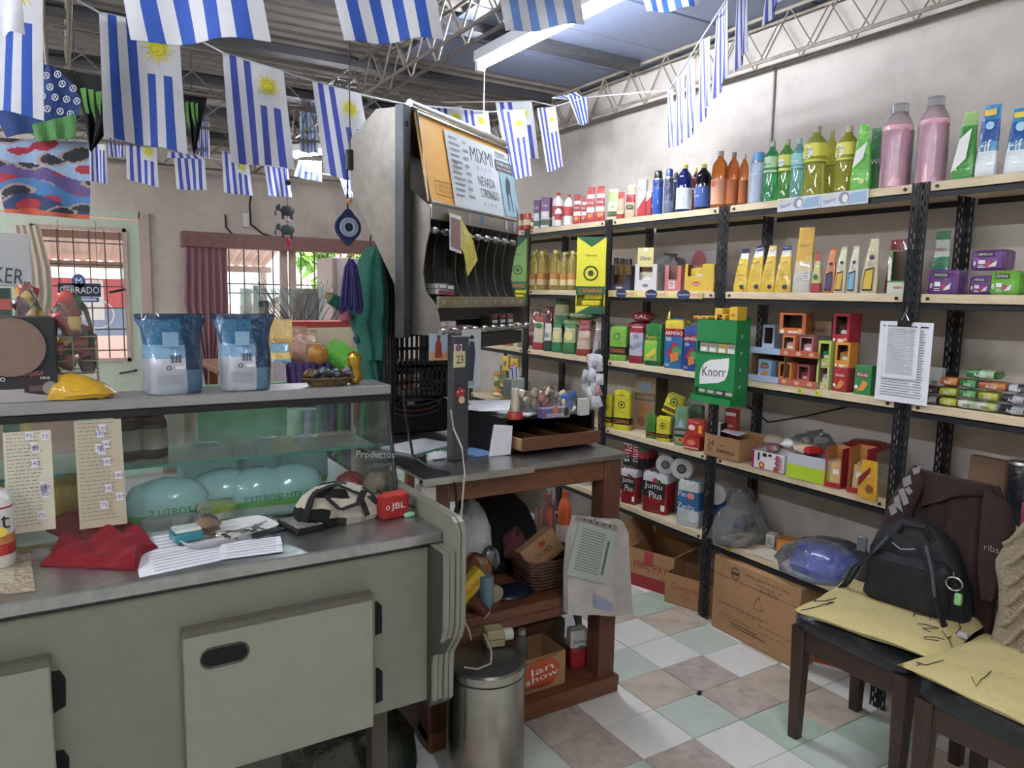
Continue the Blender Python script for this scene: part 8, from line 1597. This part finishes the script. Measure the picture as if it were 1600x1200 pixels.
pl2 = PZ(757, 668, 1.0); m = MB(); m.slab([(-.045, 0, 0), (.04, -.01, -.0), (.05, -.005, .1), (-.025, .0, .11)], (0, .004, 0), PAPER); m.slab([(.04, -.01, 0), (.05, .03, .0), (.055, .03, .09), (.05, -.005, .1)], (0, .003, 0), PAPER); o = m.build('folded_paper', None, (1.275, 2.17, TT + .0075), .1, False); tag(o, 'folded white paper standing against the left of the till box', 'paper')
# stand-top clutter
zc_ = TT + .0065
flat('paper_stack', 'papers and a green folder lying behind the dark post', 'papers', 1.08, 2.42, .22, .16, .008, .4, 'a8b8b0', z=zc_, mt=PAPER)
flat('green_folder', 'thin green folder under the papers behind the dark post', 'folder', 1.13, 2.3, .16, .1, .004, -.2, '3f8a50', z=zc_)
flat('magazine', 'blue and white magazine between the post and the till box', 'magazine', 1.215, 2.24, .09, .12, .006, .3, '5c86b8', z=zc_)
px = PZ(686, 716, zc_); m = MB(); m.loft([(0, .05, .02, 2.2), (.008, .055, .022, 2), (.018, .04, .014, 2), (.024, .012, .006, 2)], PAPER, 18, jit=.006); o = m.build('crumpled_tissue', None, (px.x, px.y, zc_), .2); tag(o, 'crumpled white tissue on the metal sheet in front of the post', 'tissue')
tag(MB().tube([PY(x, y, d) for x, y, d in ((628, 610, 2.5), (636, 660, 2.45), (645, 712, 2.25), (668, 728, 2.12), (700, 738, 2.02), (712, 760, 1.975), (714, 800, 1.975), (706, 850, 1.97), (700, 880, 1.98))], .0045, BLACK, 6).build('power_cable'), 'black power cable running over the metal sheet and down the desk', 'cable')
tag(MB().tube([PY(x, y, d) for x, y, d in ((704, 640, 2.13), (709, 670, 2.12), (722, 700, 2.0), (726, 740, 1.97), (722, 790, 1.965), (716, 850, 1.965), (712, 920, 1.965), (720, 960, 1.965), (733, 985, 1.93), (736, 1000, 1.93))], .003, C('b8b09c', 'plastic'), 6).build('power_cable'), 'beige power cable hanging in front of the desk down to the bin', 'cable')
# things on the middle shelf
zs2 = .4255
def oy(px, y, z=0): return PY(px, 900, y).x
def blob(name, label, cat, px, y, z, w, d, h, c, kind='cloth', jit=.008, secs=None, rz=0, n=2.3, mt=None):
 m = MB(); s = secs or [(0, .9, .9), (.15, 1, 1), (.5, .92, .9), (.8, .6, .6), (.95, .25, .25), (1, .08, .08)]
 m.loft([(a * h, b * w / 2, c_ * d / 2, n) for a, b, c_ in s], mt or C(c, kind), 22, jit=jit); o = m.build(name, None, (solve((0, y, z), 0, px=px), y, z + .0008), rz); tag(o, label, cat); return o
blob('white_bag', 'crumpled white plastic bag at the left end inside the desk', 'bag', 737, 2.3, zs2 + .12, .15, .14, .2, 'c8c8c8', 'gloss', mt=clearmat('milky_film', 'd0d2d4', gl=.6, haze=.75))
blob('black_bag', 'dark handbag lying in the middle of the desk shelf', 'bag', 785, 2.42, zs2, .3, .2, .3, '14151a')
blob('dark_red_cloth', 'dark red cloth bundle high inside the desk', 'cloth', 760, 2.55, zs2 + .02, .3, .14, .36, '3a1418')
blob('yellow_packet_pile', 'brown and yellow snack bag inside the desk at the left', 'bag', 742, 2.2, zs2 + .06, .14, .1, .1, '7a4420', 'gloss')
m = MB(); m.rbox(-.09, .09, -.02, .02, 0, .055, C('d8b820', 'print'), .004); m.text('Gallet', .03, .028, .02, RD, -.0205, w=.06); m.box(-.085, -.04, -.0212, -.02, .01, .035, C('6a2418')); o = m.build('yellow_box', None, (PY(733, 905, 2.12).x, 2.12, .47), 0, True); o.rotation_euler = (0, -.75, 0); tag(o, 'long yellow biscuit box leaning steeply at the left of the desk shelf', 'box')
a = PY(760, 905, 2.1); m = MB(); m.loft([(0, .022, .022, 2), (.02, .026, .026, 2), (.1, .026, .026, 2), (.115, .024, .024, 2)], mat('pale_blue_plastic', '7d9db0', rough=.3, trans=.3), 18); o = m.build('plastic_bottle', None, (a.x, 2.1, zs2 + .001)); tag(o, 'pale blue plastic bottle standing on the desk shelf edge', 'bottle')
m = MB(); m.M = Matrix.Rotation(pi / 2, 4, 'X'); m.loft([(0, .03, .03, 2), (.02, .03, .03, 2)], C('a89c7c'), 20); o = m.build('tape_roll', None, (PY(773, 905, 2.13).x, 2.14, zs2 + .031)); tag(o, 'small cream round disc leaning beside the pale blue bottle', 'roll')
m = MB(); m.tube([(0, 0, 0), (.04, -.01, -.05)], .022, C('5a2c20', 'plastic'), 14); m.tube([(.04, -.01, -.05), (.043, -.011, -.054)], .021, C('b8b4bc', 'plastic'), 14); o = m.build('cocoa_tin', None, (PY(742, 930, 2.06).x, 2.075, .475)); tag(o, 'brown tin with pale lid tipped over the desk shelf edge', 'can')
# wicker basket with brown carton
wb0 = thing('wicker_basket', 'brown woven wicker basket on the desk shelf', 'basket', (PY(848, 890, 2.22).x, 2.2, zs2 + .001), .0)
BW = mat('brown_wicker', '5c3c26', rough=.7, bump=.8, scale=50, var=.6)
wd_, dd_ = .12, .09
m = MB(); m.loft([(0, wd_ * .8, dd_ * .8, 5), (.002, wd_ * .82, dd_ * .82, 5)], BW, 24); m.build('base', wb0)
for k in range(9): MB().tube([((wd_ * (.84 + .018 * k)) * math.copysign(abs(math.cos(t)) ** .4, math.cos(t)), (dd_ * (.84 + .018 * k)) * math.copysign(abs(math.sin(t)) ** .4, math.sin(t)), .008 + .0125 * k + .0015 * math.sin(12 * t + k * pi)) for t in [i * pi / 24 for i in range(48)]], .0062, BW, 5, True).build('woven_row', wb0)
m = MB(); m.rbox(-.08, .08, -.015, .05, 0, .1, KRAFT, .003); m.text('COCINEX', 0, .045, .022, C('3a2418'), -.0165, w=.08); m.disc(.01, .075, .016, C('b04028'), -.0165, 14, .011); m.text('GOURMET', .0, .012, .01, C('3a2418'), -.0165, w=.05); o = m.build('brown_carton', None, (wb0.location.x + .01, 2.2, zs2 + .075), 0, False); o.rotation_euler = (-.25, -.5, 0); tag(o, 'brown printed carton lying tilted in the wicker basket', 'box')
blob('woollen_glove', 'dusky red ribbed knitted item beside the basket carton', 'clothing', 803, 2.3, zs2 + .08, .09, .08, .11, '5c2c30')
blob('white_hat', 'greyish white round hat hanging inside the desk', 'hat', 822, 2.55, zs2 + .17, .16, .1, .19, '9a968e', jit=.003, secs=[(0, .5, .6), (.1, .95, .9), (.45, 1, 1), (.8, .75, .7), (1, .2, .2)])
blob('dark_blue_tray', 'dark blue flat thing under the basket corner', 'tray', 800, 2.16, zs2, .16, .12, .03, '16203c', 'plastic', jit=.001)
blob('crumpled_film', 'crumpled dark patterned film beside the snack bag', 'film', 765, 2.22, zs2 + .09, .07, .06, .08, '5c6068', 'gloss')
# orange bottles in bags hanging beyond the desk
for k, (px, pyt, pyb, y, l) in enumerate(((781, 742, 800, 3.05, 'orange detergent bottle in a bag, seen under the desk top'), (857, 772, 838, 2.95, 'orange bottle in a white bag, nearer the basket'), (883, 768, 850, 3.0, 'orange bottle with pale label, right of the bagged one'), (848, 758, 775, 3.2, 'orange bottle top peeking behind the white bag'))):
 a = PY(px, pyt, y); b2 = Vector((a.x, y, PY(883, 850, 3.0).z - .011)); w = (.10, .075, .07, .07)[k]; m, s = P_bottle(w, w, a.z - b2.z, c='d8582c', cap='c8461e', lab='c8b4b0' if k < 3 else None, labz=(.12, .42), kind='plastic', neck=.4); o = emit(m, s, 'orange_bottle', l, 'bottle', (a.x, y, b2.z))
 if k != 2: MB().loft([(-.02, w * .55, w * .5, 2.3), (.06, w * .62, w * .58, 2.2), ((a.z - b2.z) * .8, w * .5, w * .45, 2), ((a.z - b2.z) * 1.08, w * .2, w * .15, 2)], FILM2, 16, jit=.005).build('film', o)
cbx = thing('supply_stand', 'low dark stand carrying the orange bottles behind the desk', 'stand', (PY(830, 860, 3.05).x, 3.1, 0)); zq = PY(857, 838, 2.95).z
zq2 = PY(883, 850, 3.0).z
MB().box(-.3, .16, -.25, .3, zq2 - .03, zq2 - .012, DKI).build('board', cbx, smooth=False)
for x in (-.28, .12):
 for y in (-.22, .26): MB().box(x, x + .02, y, y + .02, 0, zq2 - .03, DKI).build('leg', cbx, smooth=False)
# bottom shelf
zb2 = .0705
a, b2 = PY(818, 1100, 2.1), PY(877, 1080, 2.1); w = b2.x - a.x
zt_ = PY(850, 1020, 2.1).z; o = open_carton('open_carton', 'open brown carton with an orange round logo on the desk bottom shelf', ((a.x + b2.x) / 2 - .03, 2.16, zb2), 0, w + .06, .16, zt_ - zb2, KRAFT, [('c', .1, .52, .68, C('cc5226'), .5), ('t', 'lan', .1, .64, .2, WH, .42, .12), ('t', 'show', .1, .42, .18, WH, .62, .12), ('t', 'Water Machaots', -.1, .93, .07, C('3a2a1c'), .75, .1), ('l', -.6, .6, .1, .22, C('3a2a1c'), 3), ('p', [(-1, .62), (-.86, .45), (-.8, .5), (-1, .8)], K)])
a = PY(848, 1010, 2.22); m, s = P_bottle(.05, .05, .2, c='a8b0b0', cap='c8ccc8', kind='liquid', neck=.5); o = emit(m, s, 'spray_bottle', 'clear bottle standing in the open carton on the bottom shelf', 'bottle', (PY(815, 1000, 2.17).x, 2.17, zb2 + .006));
a = PY(893, 1050, 2.2); m, s = P_brick(.075, .05, .15, c='c8c8cc', bands=((0, .55, 'a82428'),), dec=[('t', 'Jumu', 0, .7, .16, K, .8), ('c', .2, .55, .4, GN, .2)]); emit(m, s, 'toilet_paper_pack', 'red and white paper roll pack on the desk bottom shelf', 'pack', (a.x, 2.17, zb2 + .001), -.2)
bag('plastic_bag', 'clear bag slumped over the red and white pack in the desk', 'plastic bag', (PY(897, 1010, 2.24).x, 2.3, zb2 + .001), .13, .13, .24, FILM2)
blob('pink_bag', 'dusky pink round bag on top inside the lower part of the desk', 'bag', 810, 2.4, .2, .28, .2, .15, '6a4450', 'gloss')
m = MB(); m.rbox(-.16, .16, -.12, .12, 0, .129, KRAFT2, .003); o = m.build('brown_card_box', None, (PY(810, 990, 2.4).x, 2.42, zb2 + .001), 0, False); tag(o, 'dark brown carton in the shade under the pink bag', 'box')
# document bag on the leg
hb = thing('document_bag', 'grey translucent bag with a green-printed form hanging on the desk corner', 'bag', (1.74, 2.02, .25)); o0 = Vector(hb.location)
YH = 1.99
g_ = lambda x, y, d=0: PY(x, y, YH + d) - o0
m = MB(); sheet(m, [g_(*p) for p in ((898, 806), (888, 840), (884, 890), (884, 957))], [g_(*p) for p in ((968, 812), (978, 830), (980, 880), (985, 958))], clearmat('grey_film', 'c8c2bc', gl=.6, haze=.8), nu=16, nv=14, thick=.03, amp=.006, freq=2, bulge=.012); m.build('bag_body', hb)
m = MB(); m.slab([g_(901, 806, -.03), g_(965, 822, -.03), g_(964, 829, -.03), g_(899, 813, -.03)], (0, .004, 0), C('8c8478')); m.build('punched_strip', hb, smooth=False)
m = MB()
for k in range(5): q = g_(913 + 10 * k, 812 + 2.7 * k, -.032); m.disc(q.x, q.z, .004, K, q.y, 10)
m.build('punch_hole', hb, smooth=False)
m = MB(); Q = [g_(906, 814, -.036), g_(963, 832, -.036), g_(946, 913, -.036), g_(886, 898, -.036)]; m.slab(Q, (0, .002, 0), C('a8b4a8')); fm = m.build('printed_form', hb, smooth=False); fm['label'] = 'pale green printed form'
s = MB()
for k in range(16):
 t0, t1 = .1 + .05 * k, .118 + .05 * k
 s.poly([Q[0].lerp(Q[1], a).lerp(Q[3].lerp(Q[2], a), b) - Vector((0, .0008, 0)) for a, b in ((.12, t0), (.75, t0), (.75, t1), (.12, t1))], C('6c7c74'))
s.poly([Q[0].lerp(Q[1], a).lerp(Q[3].lerp(Q[2], a), b) - Vector((0, .0008, 0)) for a, b in ((.82, .2), (.88, .2), (.88, .85), (.82, .85))], C('4c6c5c')); s.build('form_print', fm, smooth=False)
m = MB(); m.slab([g_(929, 930, -.034), g_(958, 942, -.034), g_(957, 956, -.034), g_(930, 950, -.034)], (0, .003, 0), C('9098b8')); m.build('inner_card', hb, smooth=False)
m = MB(); m.tube([g_(930, 814, -.03), g_(930, 800, .01), g_(932, 790, .03)], .002, DARKSTEEL); m.build('hook', hb)
# hanging silver sachet strips on the rack post
ss = thing('sachet_strip', 'bunch of white sachet strips hanging on the rack post above the tea packs', 'sachets', (XF - .05, 3.1, 1.1)); o0 = Vector(ss.location); r = random.Random(12)
yq = solve((XF - .06, 0, 1.05), 1, px=932)
for k in range(26):
 py = 560 + r.uniform(0, 68); px = 914 + r.uniform(2, 26); y_ = solve((XF - .06 - .003 * (k % 8), 0, 1.1), 1, px=px); z_ = solve((XF - .06, y_, 0), 2, py=py); q = MB(); q.M = Matrix.Rotation(r.uniform(-.5, .5), 4, 'Y'); q.loft([(-.03, .02, .001, 4), (-.026, .021, .004, 3), (.026, .021, .004, 3), (.03, .02, .001, 4)], C(['c8c8d0', 'b8bcc8', 'a87878', 'd0d0d4'][k % 4 if k > 15 else k % 2], 'gloss'), 10, jit=.0008); q.build('sachet', ss, Vector((XF - .06 - .0045 * (k % 8), y_, z_)) - o0, -pi / 2 + .5 + r.uniform(-.4, .4))
MB().tube([(0, yq - 3.1, .15), (0, yq - 3.1, -.1)], .002, DARKSTEEL).build('hanging_cord', ss)

# ================================================================= BIN
bn_ = thing('metal_bin', 'dented stainless steel pedal bin with a round flat lid', 'bin', (1.062, 1.87, 0))
tp_ = PY(750, 1060, 1.72); rB = .122; hB_ = .375
MET = mat('dented_steel', 'a6a29a', rough=.25, metal=1, bump=.25, scale=4, var=.25, var2=.4, scale2=5, dark='2a2826')
m = MB(); m.loft([(0, rB * .99, rB * .99, 2), (.012, rB, rB, 2), (.1, rB, rB, 2), (.2, rB, rB, 2), (.3, rB, rB, 2), (hB_ - .03, rB, rB, 2)], [BLACK] + [MET] * 4, 40, jit=.0008); m.build('body', bn_)
m = MB(); m.loft([(hB_ - .029, rB * 1.0, rB * 1.0, 2), (hB_ - .025, rB * 1.03, rB * 1.03, 2)], BLACK, 40); m.build('lid_seal', bn_)
LID = mat('lid_steel', '7c7e82', rough=.3, metal=1, bump=.1, scale=8, var=.2, var2=.3, scale2=6, dark='2e2e30')
m = MB(); m.loft([(hB_ - .024, rB * 1.02, rB * 1.02, 2), (hB_, rB * 1.02, rB * 1.02, 2), (hB_ + .006, rB * .97, rB * .97, 2), (hB_ + .010, rB * .5, rB * .5, 2)], [MET, MET, LID], 40); m.build('lid', bn_)
p = PZ(781, 1010, hB_ + .01); t = thing('socket_block', 'old cream socket block lying on the bin lid', 'socket', (p.x - .01, p.y + .02, hB_ + .0105), -.25); CR_ = mat('old_cream_plastic', 'b0a684', rough=.5, var=.3, dark='5c5438')
MB().rbox(-.03, .03, -.025, .03, 0, .055, CR_, .004).build('body', t, smooth=False); s = MB(); s.box(-.031, .0305, -.0256, .0306, .026, .0275, K); s.build('seam', t, smooth=False)
m = MB(); m.M = Matrix.Translation((.03, 0, .03)) @ Matrix.Rotation(pi / 2, 4, 'Y'); m.loft([(0, .02, .02, 2.4), (.03, .018, .018, 2.4)], C('c8c6c0', 'plastic'), 16); m.build('plug', t)
tag(MB().tube([(.97, 1.84, hB_ + .013), (1.0, 1.81, hB_ + .013), (1.05, 1.82, hB_ + .014), (1.075, 1.86, hB_ + .03), (1.07, 1.9, hB_ + .07)], .003, C('b8b09c', 'plastic')).build('cable_end'), 'beige cable end curling over the bin lid', 'cable')
# under the counter: green sack
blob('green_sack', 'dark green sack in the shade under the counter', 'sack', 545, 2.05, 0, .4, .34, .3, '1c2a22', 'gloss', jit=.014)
# ================================================================= CHAIRS
LEA = mat('black_leather', '1b1f26', rough=.35, bump=.3, scale=60, var=.25); CUS = mat('cushion_yellow', 'c0b27c', rough=.9, bump=.2, scale=60, var=.12); CW = mat('chair_wood', '3e2a22', rough=.4, bump=.2, scale=15, var=.5, stretch=(12, 12, 2), dark='150c08')
def chair(name, label, x, y, wx=.38, wy=.40, legs=True, rz=0):
 t = thing(name, label, 'chair', (x, y, 0), rz, 'dining chairs by the shelving')
 # faces -X ; origin at the seat centre
 for sx in (-1, 1):
  for sy in (-1, 1):
   m = MB(); cx, cy = sx * (wx / 2 - .03), sy * (wy / 2 - .03); h = .40
   m.loft([(0, .018, .018, 8, cx + sx * .0, cy), (h, .026, .026, 8, cx, cy)], CW, 8, ang=0); m.build('leg', t, smooth=False)
 for sy in (-1, 1): MB().rbox(-wx / 2 + .02, wx / 2 - .02, sy * (wy / 2 - .03) - .012, sy * (wy / 2 - .03) + .012, .32, .395, CW, .003).build('side_apron', t, smooth=False)
 for sx in (-1, 1): MB().rbox(sx * (wx / 2 - .03) - .012, sx * (wx / 2 - .03) + .012, -wy / 2 + .03, wy / 2 - .03, .32, .395, CW, .003).build('front_apron' if sx < 0 else 'back_apron', t, smooth=False)
 m = MB(); m.loft([(.395, wx / 2 * .96, wy / 2 * .96, 7), (.41, wx / 2 * 1.02, wy / 2 * 1.02, 7), (.44, wx / 2 * 1.03, wy / 2 * 1.03, 6), (.458, wx / 2 * .95, wy / 2 * .95, 5), (.463, wx / 2 * .7, wy / 2 * .7, 4)], LEA, 32); m.build('seat', t)
 m = MB(); m.loft([(.40, .018, wy / 2 * .82, 8, wx / 2, -.04), (.60, .02, wy / 2 * .8, 7, wx / 2 + .01, -.04), (.85, .022, wy / 2 * .74, 6, wx / 2 + .03, -.04), (.885, .015, wy / 2 * .66, 5, wx / 2 + .035, -.04)], LEA, 24); m.build('backrest', t)
 return t
chair('dining_chair', 'dark chair with the brown hoodie on its back and a backpack', 2.255, 1.33, wx=.40, wy=.42)
chair('dining_chair', 'dark chair at the bottom right corner with a cushion and sweater', 2.17, .86, wy=.42)
def cushion(label, x, y, z, wx, wy, rz, tilt=(0, 0)):
 m = MB(); n = 18; V = []
 for s_ in (1, -1):
  for j in range(n + 1):
   for i in range(n + 1):
    u, v = 2 * i / n - 1, 2 * j / n - 1; e = (1 - u ** 4) * (1 - v ** 4); px_ = u * wx / 2 * (1 - .06 * (1 - v * v)); py_ = v * wy / 2 * (1 - .06 * (1 - u * u)); V.append((px_, py_, .034 + s_ * .033 * e ** .6 + .002 * math.sin(u * 9 + v * 7)))
 n1 = n + 1; N = n1 * n1; m.add(V, [(j * n1 + i, j * n1 + i + 1, (j + 1) * n1 + i + 1, (j + 1) * n1 + i) for j in range(n) for i in range(n)] + [(N + j * n1 + i, N + (j + 1) * n1 + i, N + (j + 1) * n1 + i + 1, N + j * n1 + i + 1) for j in range(n) for i in range(n)], CUS)
 o = m.build('seat_cushion', None, (x, y, z), rz); o.rotation_euler = (tilt[0], tilt[1], rz); tag(o, label, 'cushion')
 s = MB(); r = random.Random(int(x * 100)); INK = C('2c2820')
 for k in range(9):
  u, v = r.uniform(-.5, .5), r.uniform(-.5, .5); pts = []
  for i in range(5): pts.append((u * wx, v * wy, .066 * (.42 + .58 * ((1 - (2 * u) ** 4) * (1 - (2 * v) ** 4)) ** .6) + .004)); u = max(-.42, min(.42, u + r.uniform(-.1, .12))); v = max(-.42, min(.42, v + r.uniform(-.08, .08)))
  s.tube(pts, .0015, INK, 4)
 s.build('ink_drawing', o)
 return o
cushion('pale yellow cushion with ink drawings on the chair under the backpack', 2.215, 1.285, .464, .42, .46, .2)
cushion('pale yellow cushion with ink drawings at the bottom right corner', 2.13, .86, .464, .43, .44, -.05)
# hoodie
HD = mat('hoodie_brown', '33211f', rough=.95, bump=.25, scale=120, var=.15); hx0 = 2.44
hd = thing('hoodie', 'dark brown hooded sweatshirt draped over the chair back', 'clothing', (hx0, 1.3, .6)); o0 = Vector(hd.location)
h_ = lambda x, y, X=hx0: PX(x, y, X) - o0
def hp(nm, Lp, Rp, X, **k): m = MB(); sheet(m, [h_(x, y, X) for x, y in Lp], [h_(x, y, X) for x, y in Rp], HD, out=(-1, -.25, 0), **k); return m.build(nm, hd)
hp('body', [(1432, 735), (1425, 770), (1418, 850), (1405, 940), (1400, 980)], [(1560, 762), (1572, 800), (1566, 860), (1556, 930), (1548, 1000)], hx0, nu=34, nv=20, thick=.06, amp=.012, freq=4.3, bulge=.03)
hp('left_sleeve', [(1428, 728), (1395, 775), (1368, 850), (1340, 905), (1318, 945)], [(1452, 745), (1428, 800), (1412, 860), (1385, 920), (1352, 962)], hx0 - .05, nu=10, nv=16, thick=.045, amp=.005, freq=1.5, bulge=.02)
hp('right_sleeve', [(1540, 762), (1534, 820), (1530, 880), (1535, 930)], [(1576, 790), (1586, 830), (1580, 880), (1560, 935)], hx0 - .07, nu=10, nv=12, thick=.045, amp=.006, freq=1.5, bulge=.02)
hp('hood', [(1432, 731), (1440, 745), (1445, 770), (1440, 790)], [(1545, 757), (1552, 765), (1545, 775), (1500, 772)], hx0 - .045, nu=16, nv=8, thick=.03, amp=.004, freq=2, bulge=.02)
s = MB(); LT = C('8c888c', 'cloth'); X = hx0 - .092
for k, P in enumerate(([(1425, 732), (1438, 728), (1437, 738), (1428, 742)], [(1410, 748), (1422, 742), (1424, 756), (1412, 762)], [(1413, 764), (1420, 760), (1426, 768), (1420, 774)], [(1403, 766), (1411, 762), (1420, 786), (1412, 790)], [(1396, 778), (1404, 772), (1410, 800), (1398, 790)], [(1388, 792), (1397, 786), (1402, 800), (1392, 806)])): s.slab([h_(x, y, X + .0 * k) for x, y in P], (.003, 0, 0), LT)
s.build('sleeve_lettering', hd, smooth=False)
q = h_(1549, 857, hx0 - .115); s = MB(); s.M = Matrix.Translation(q) @ Matrix.Rotation(-pi / 2, 4, 'Z'); s.text('ribs', 0, 0, .02, LT, 0); s.build('chest_lettering', hd, smooth=False)
# backpack
BPK = mat('backpack_black', '0c0e12', rough=.75, bump=.3, scale=80, var=.3, dark='22262c')
bk_ = thing('backpack', 'black backpack leaning on the chair with dangling straps and keyring', 'bag', (2.33, 1.275, .508), math.radians(-78));
m = MB(); m.loft([(0, .14, .08, 4, .01, 0), (.02, .155, .09, 3.4, .008, 0), (.1, .15, .095, 2.9, .004, 0), (.17, .135, .085, 2.7, -.004, 0), (.23, .11, .07, 2.5, -.012, 0), (.265, .075, .05, 2.3, -.016, 0), (.285, .035, .025, 2.2, -.02, 0)], BPK, 34, jit=.006); m.build('body', bk_)
m = MB(); m.loft([(.03, .115, .03, 4, 0, -.085), (.05, .12, .035, 4, 0, -.088), (.17, .12, .035, 3.5, 0, -.086), (.19, .1, .02, 3, 0, -.08)], BPK, 26, jit=.002); m.build('front_pocket', bk_)
GS = C('4a5058', 'cloth')
strap('strap', bk_, [(-.07, -.075, .235), (-.1, -.105, .18), (-.15, -.1, .12), (-.19, -.07, .04), (-.22, -.05, -.0)], .028, .005, BPK)
strap('strap', bk_, [(.04, -.085, .235), (.07, -.115, .18), (.09, -.13, .1), (.12, -.13, .02), (.15, -.14, -.02)], .028, .005, BPK)
strap('strap_binding', bk_, [(-.068, -.08, .237), (-.098, -.112, .18), (-.148, -.107, .12), (-.188, -.077, .045)], .008, .005, GS); strap('strap_binding', bk_, [(.042, -.09, .237), (.072, -.122, .18), (.092, -.137, .1)], .008, .005, GS)
MB().tube([(-.05, -.06, .25), (-.03, -.07, .285), (.03, -.07, .29), (.05, -.06, .25)], .008, BPK, 8).build('grab_handle', bk_)
MB().tube([(-.05, -.1, .225), (-.02, -.115, .215), (.02, -.11, .225)], .0025, C('8c9098', 'plastic'), 5).build('cord', bk_)
MB().tube([(.14 + .022 * math.cos(t), -.13, .155 + .02 * math.sin(t)) for t in [i * pi / 10 for i in range(20)]], .0028, STEEL, 6, True).build('keyring', bk_)
MB().tube([(.135, -.13, .19), (.138, -.13, .175)], .002, STEEL).build('ring_link', bk_)
m = MB(); m.rbox(.145, .165, -.14, -.125, .095, .13, C('7ab87a'), .003); m.build('green_tag', bk_)
m = MB(); m.rbox(-.16, -.13, -.1, -.085, .17, .22, C('5c6068', 'plastic'), .003); m.build('buckle', bk_)
m = MB(); m.rbox(.16, .19, -.14, -.12, .0, .015, C('a8acb0', 'plastic'), .003); m.build('strap_slider', bk_)
# knitted sweater
KN = mat('knit_cream', 'a39580', rough=1, bump=.9, scale=140, var=.3, stretch=(1, 1, 1)); X = 2.30
sw = thing('knitted_sweater', 'cream cable-knit sweater hanging on the right chair', 'clothing', (X, .95, .6)); o0 = Vector(sw.location)
Ls = [(1612, 800), (1570, 850), (1555, 875), (1562, 910), (1562, 950), (1548, 1000), (1525, 1052)]; Rs = [(1690, 790), (1700, 850), (1700, 880), (1700, 910), (1700, 950), (1690, 1000), (1680, 1060)]
m = MB(); sheet(m, [PX(x, y, X) - o0 for x, y in Ls], [PX(x, y, X) - o0 for x, y in Rs], KN, nu=24, nv=20, thick=.04, amp=.008, freq=3, bulge=.03, out=(-1, -.3, 0)); m.build('knit_body', sw)
for k in range(7):
 y0 = 850 + 32 * k; pts = [PX(1568 + 6 * math.sin(k) + i * 12, y0 - i * 9 + 3 * math.sin(i * 1.4), X - .052 - .004 * i) - o0 for i in range(7)]; MB().tube(pts, .006, KN, 6).build('cable_rib', sw)
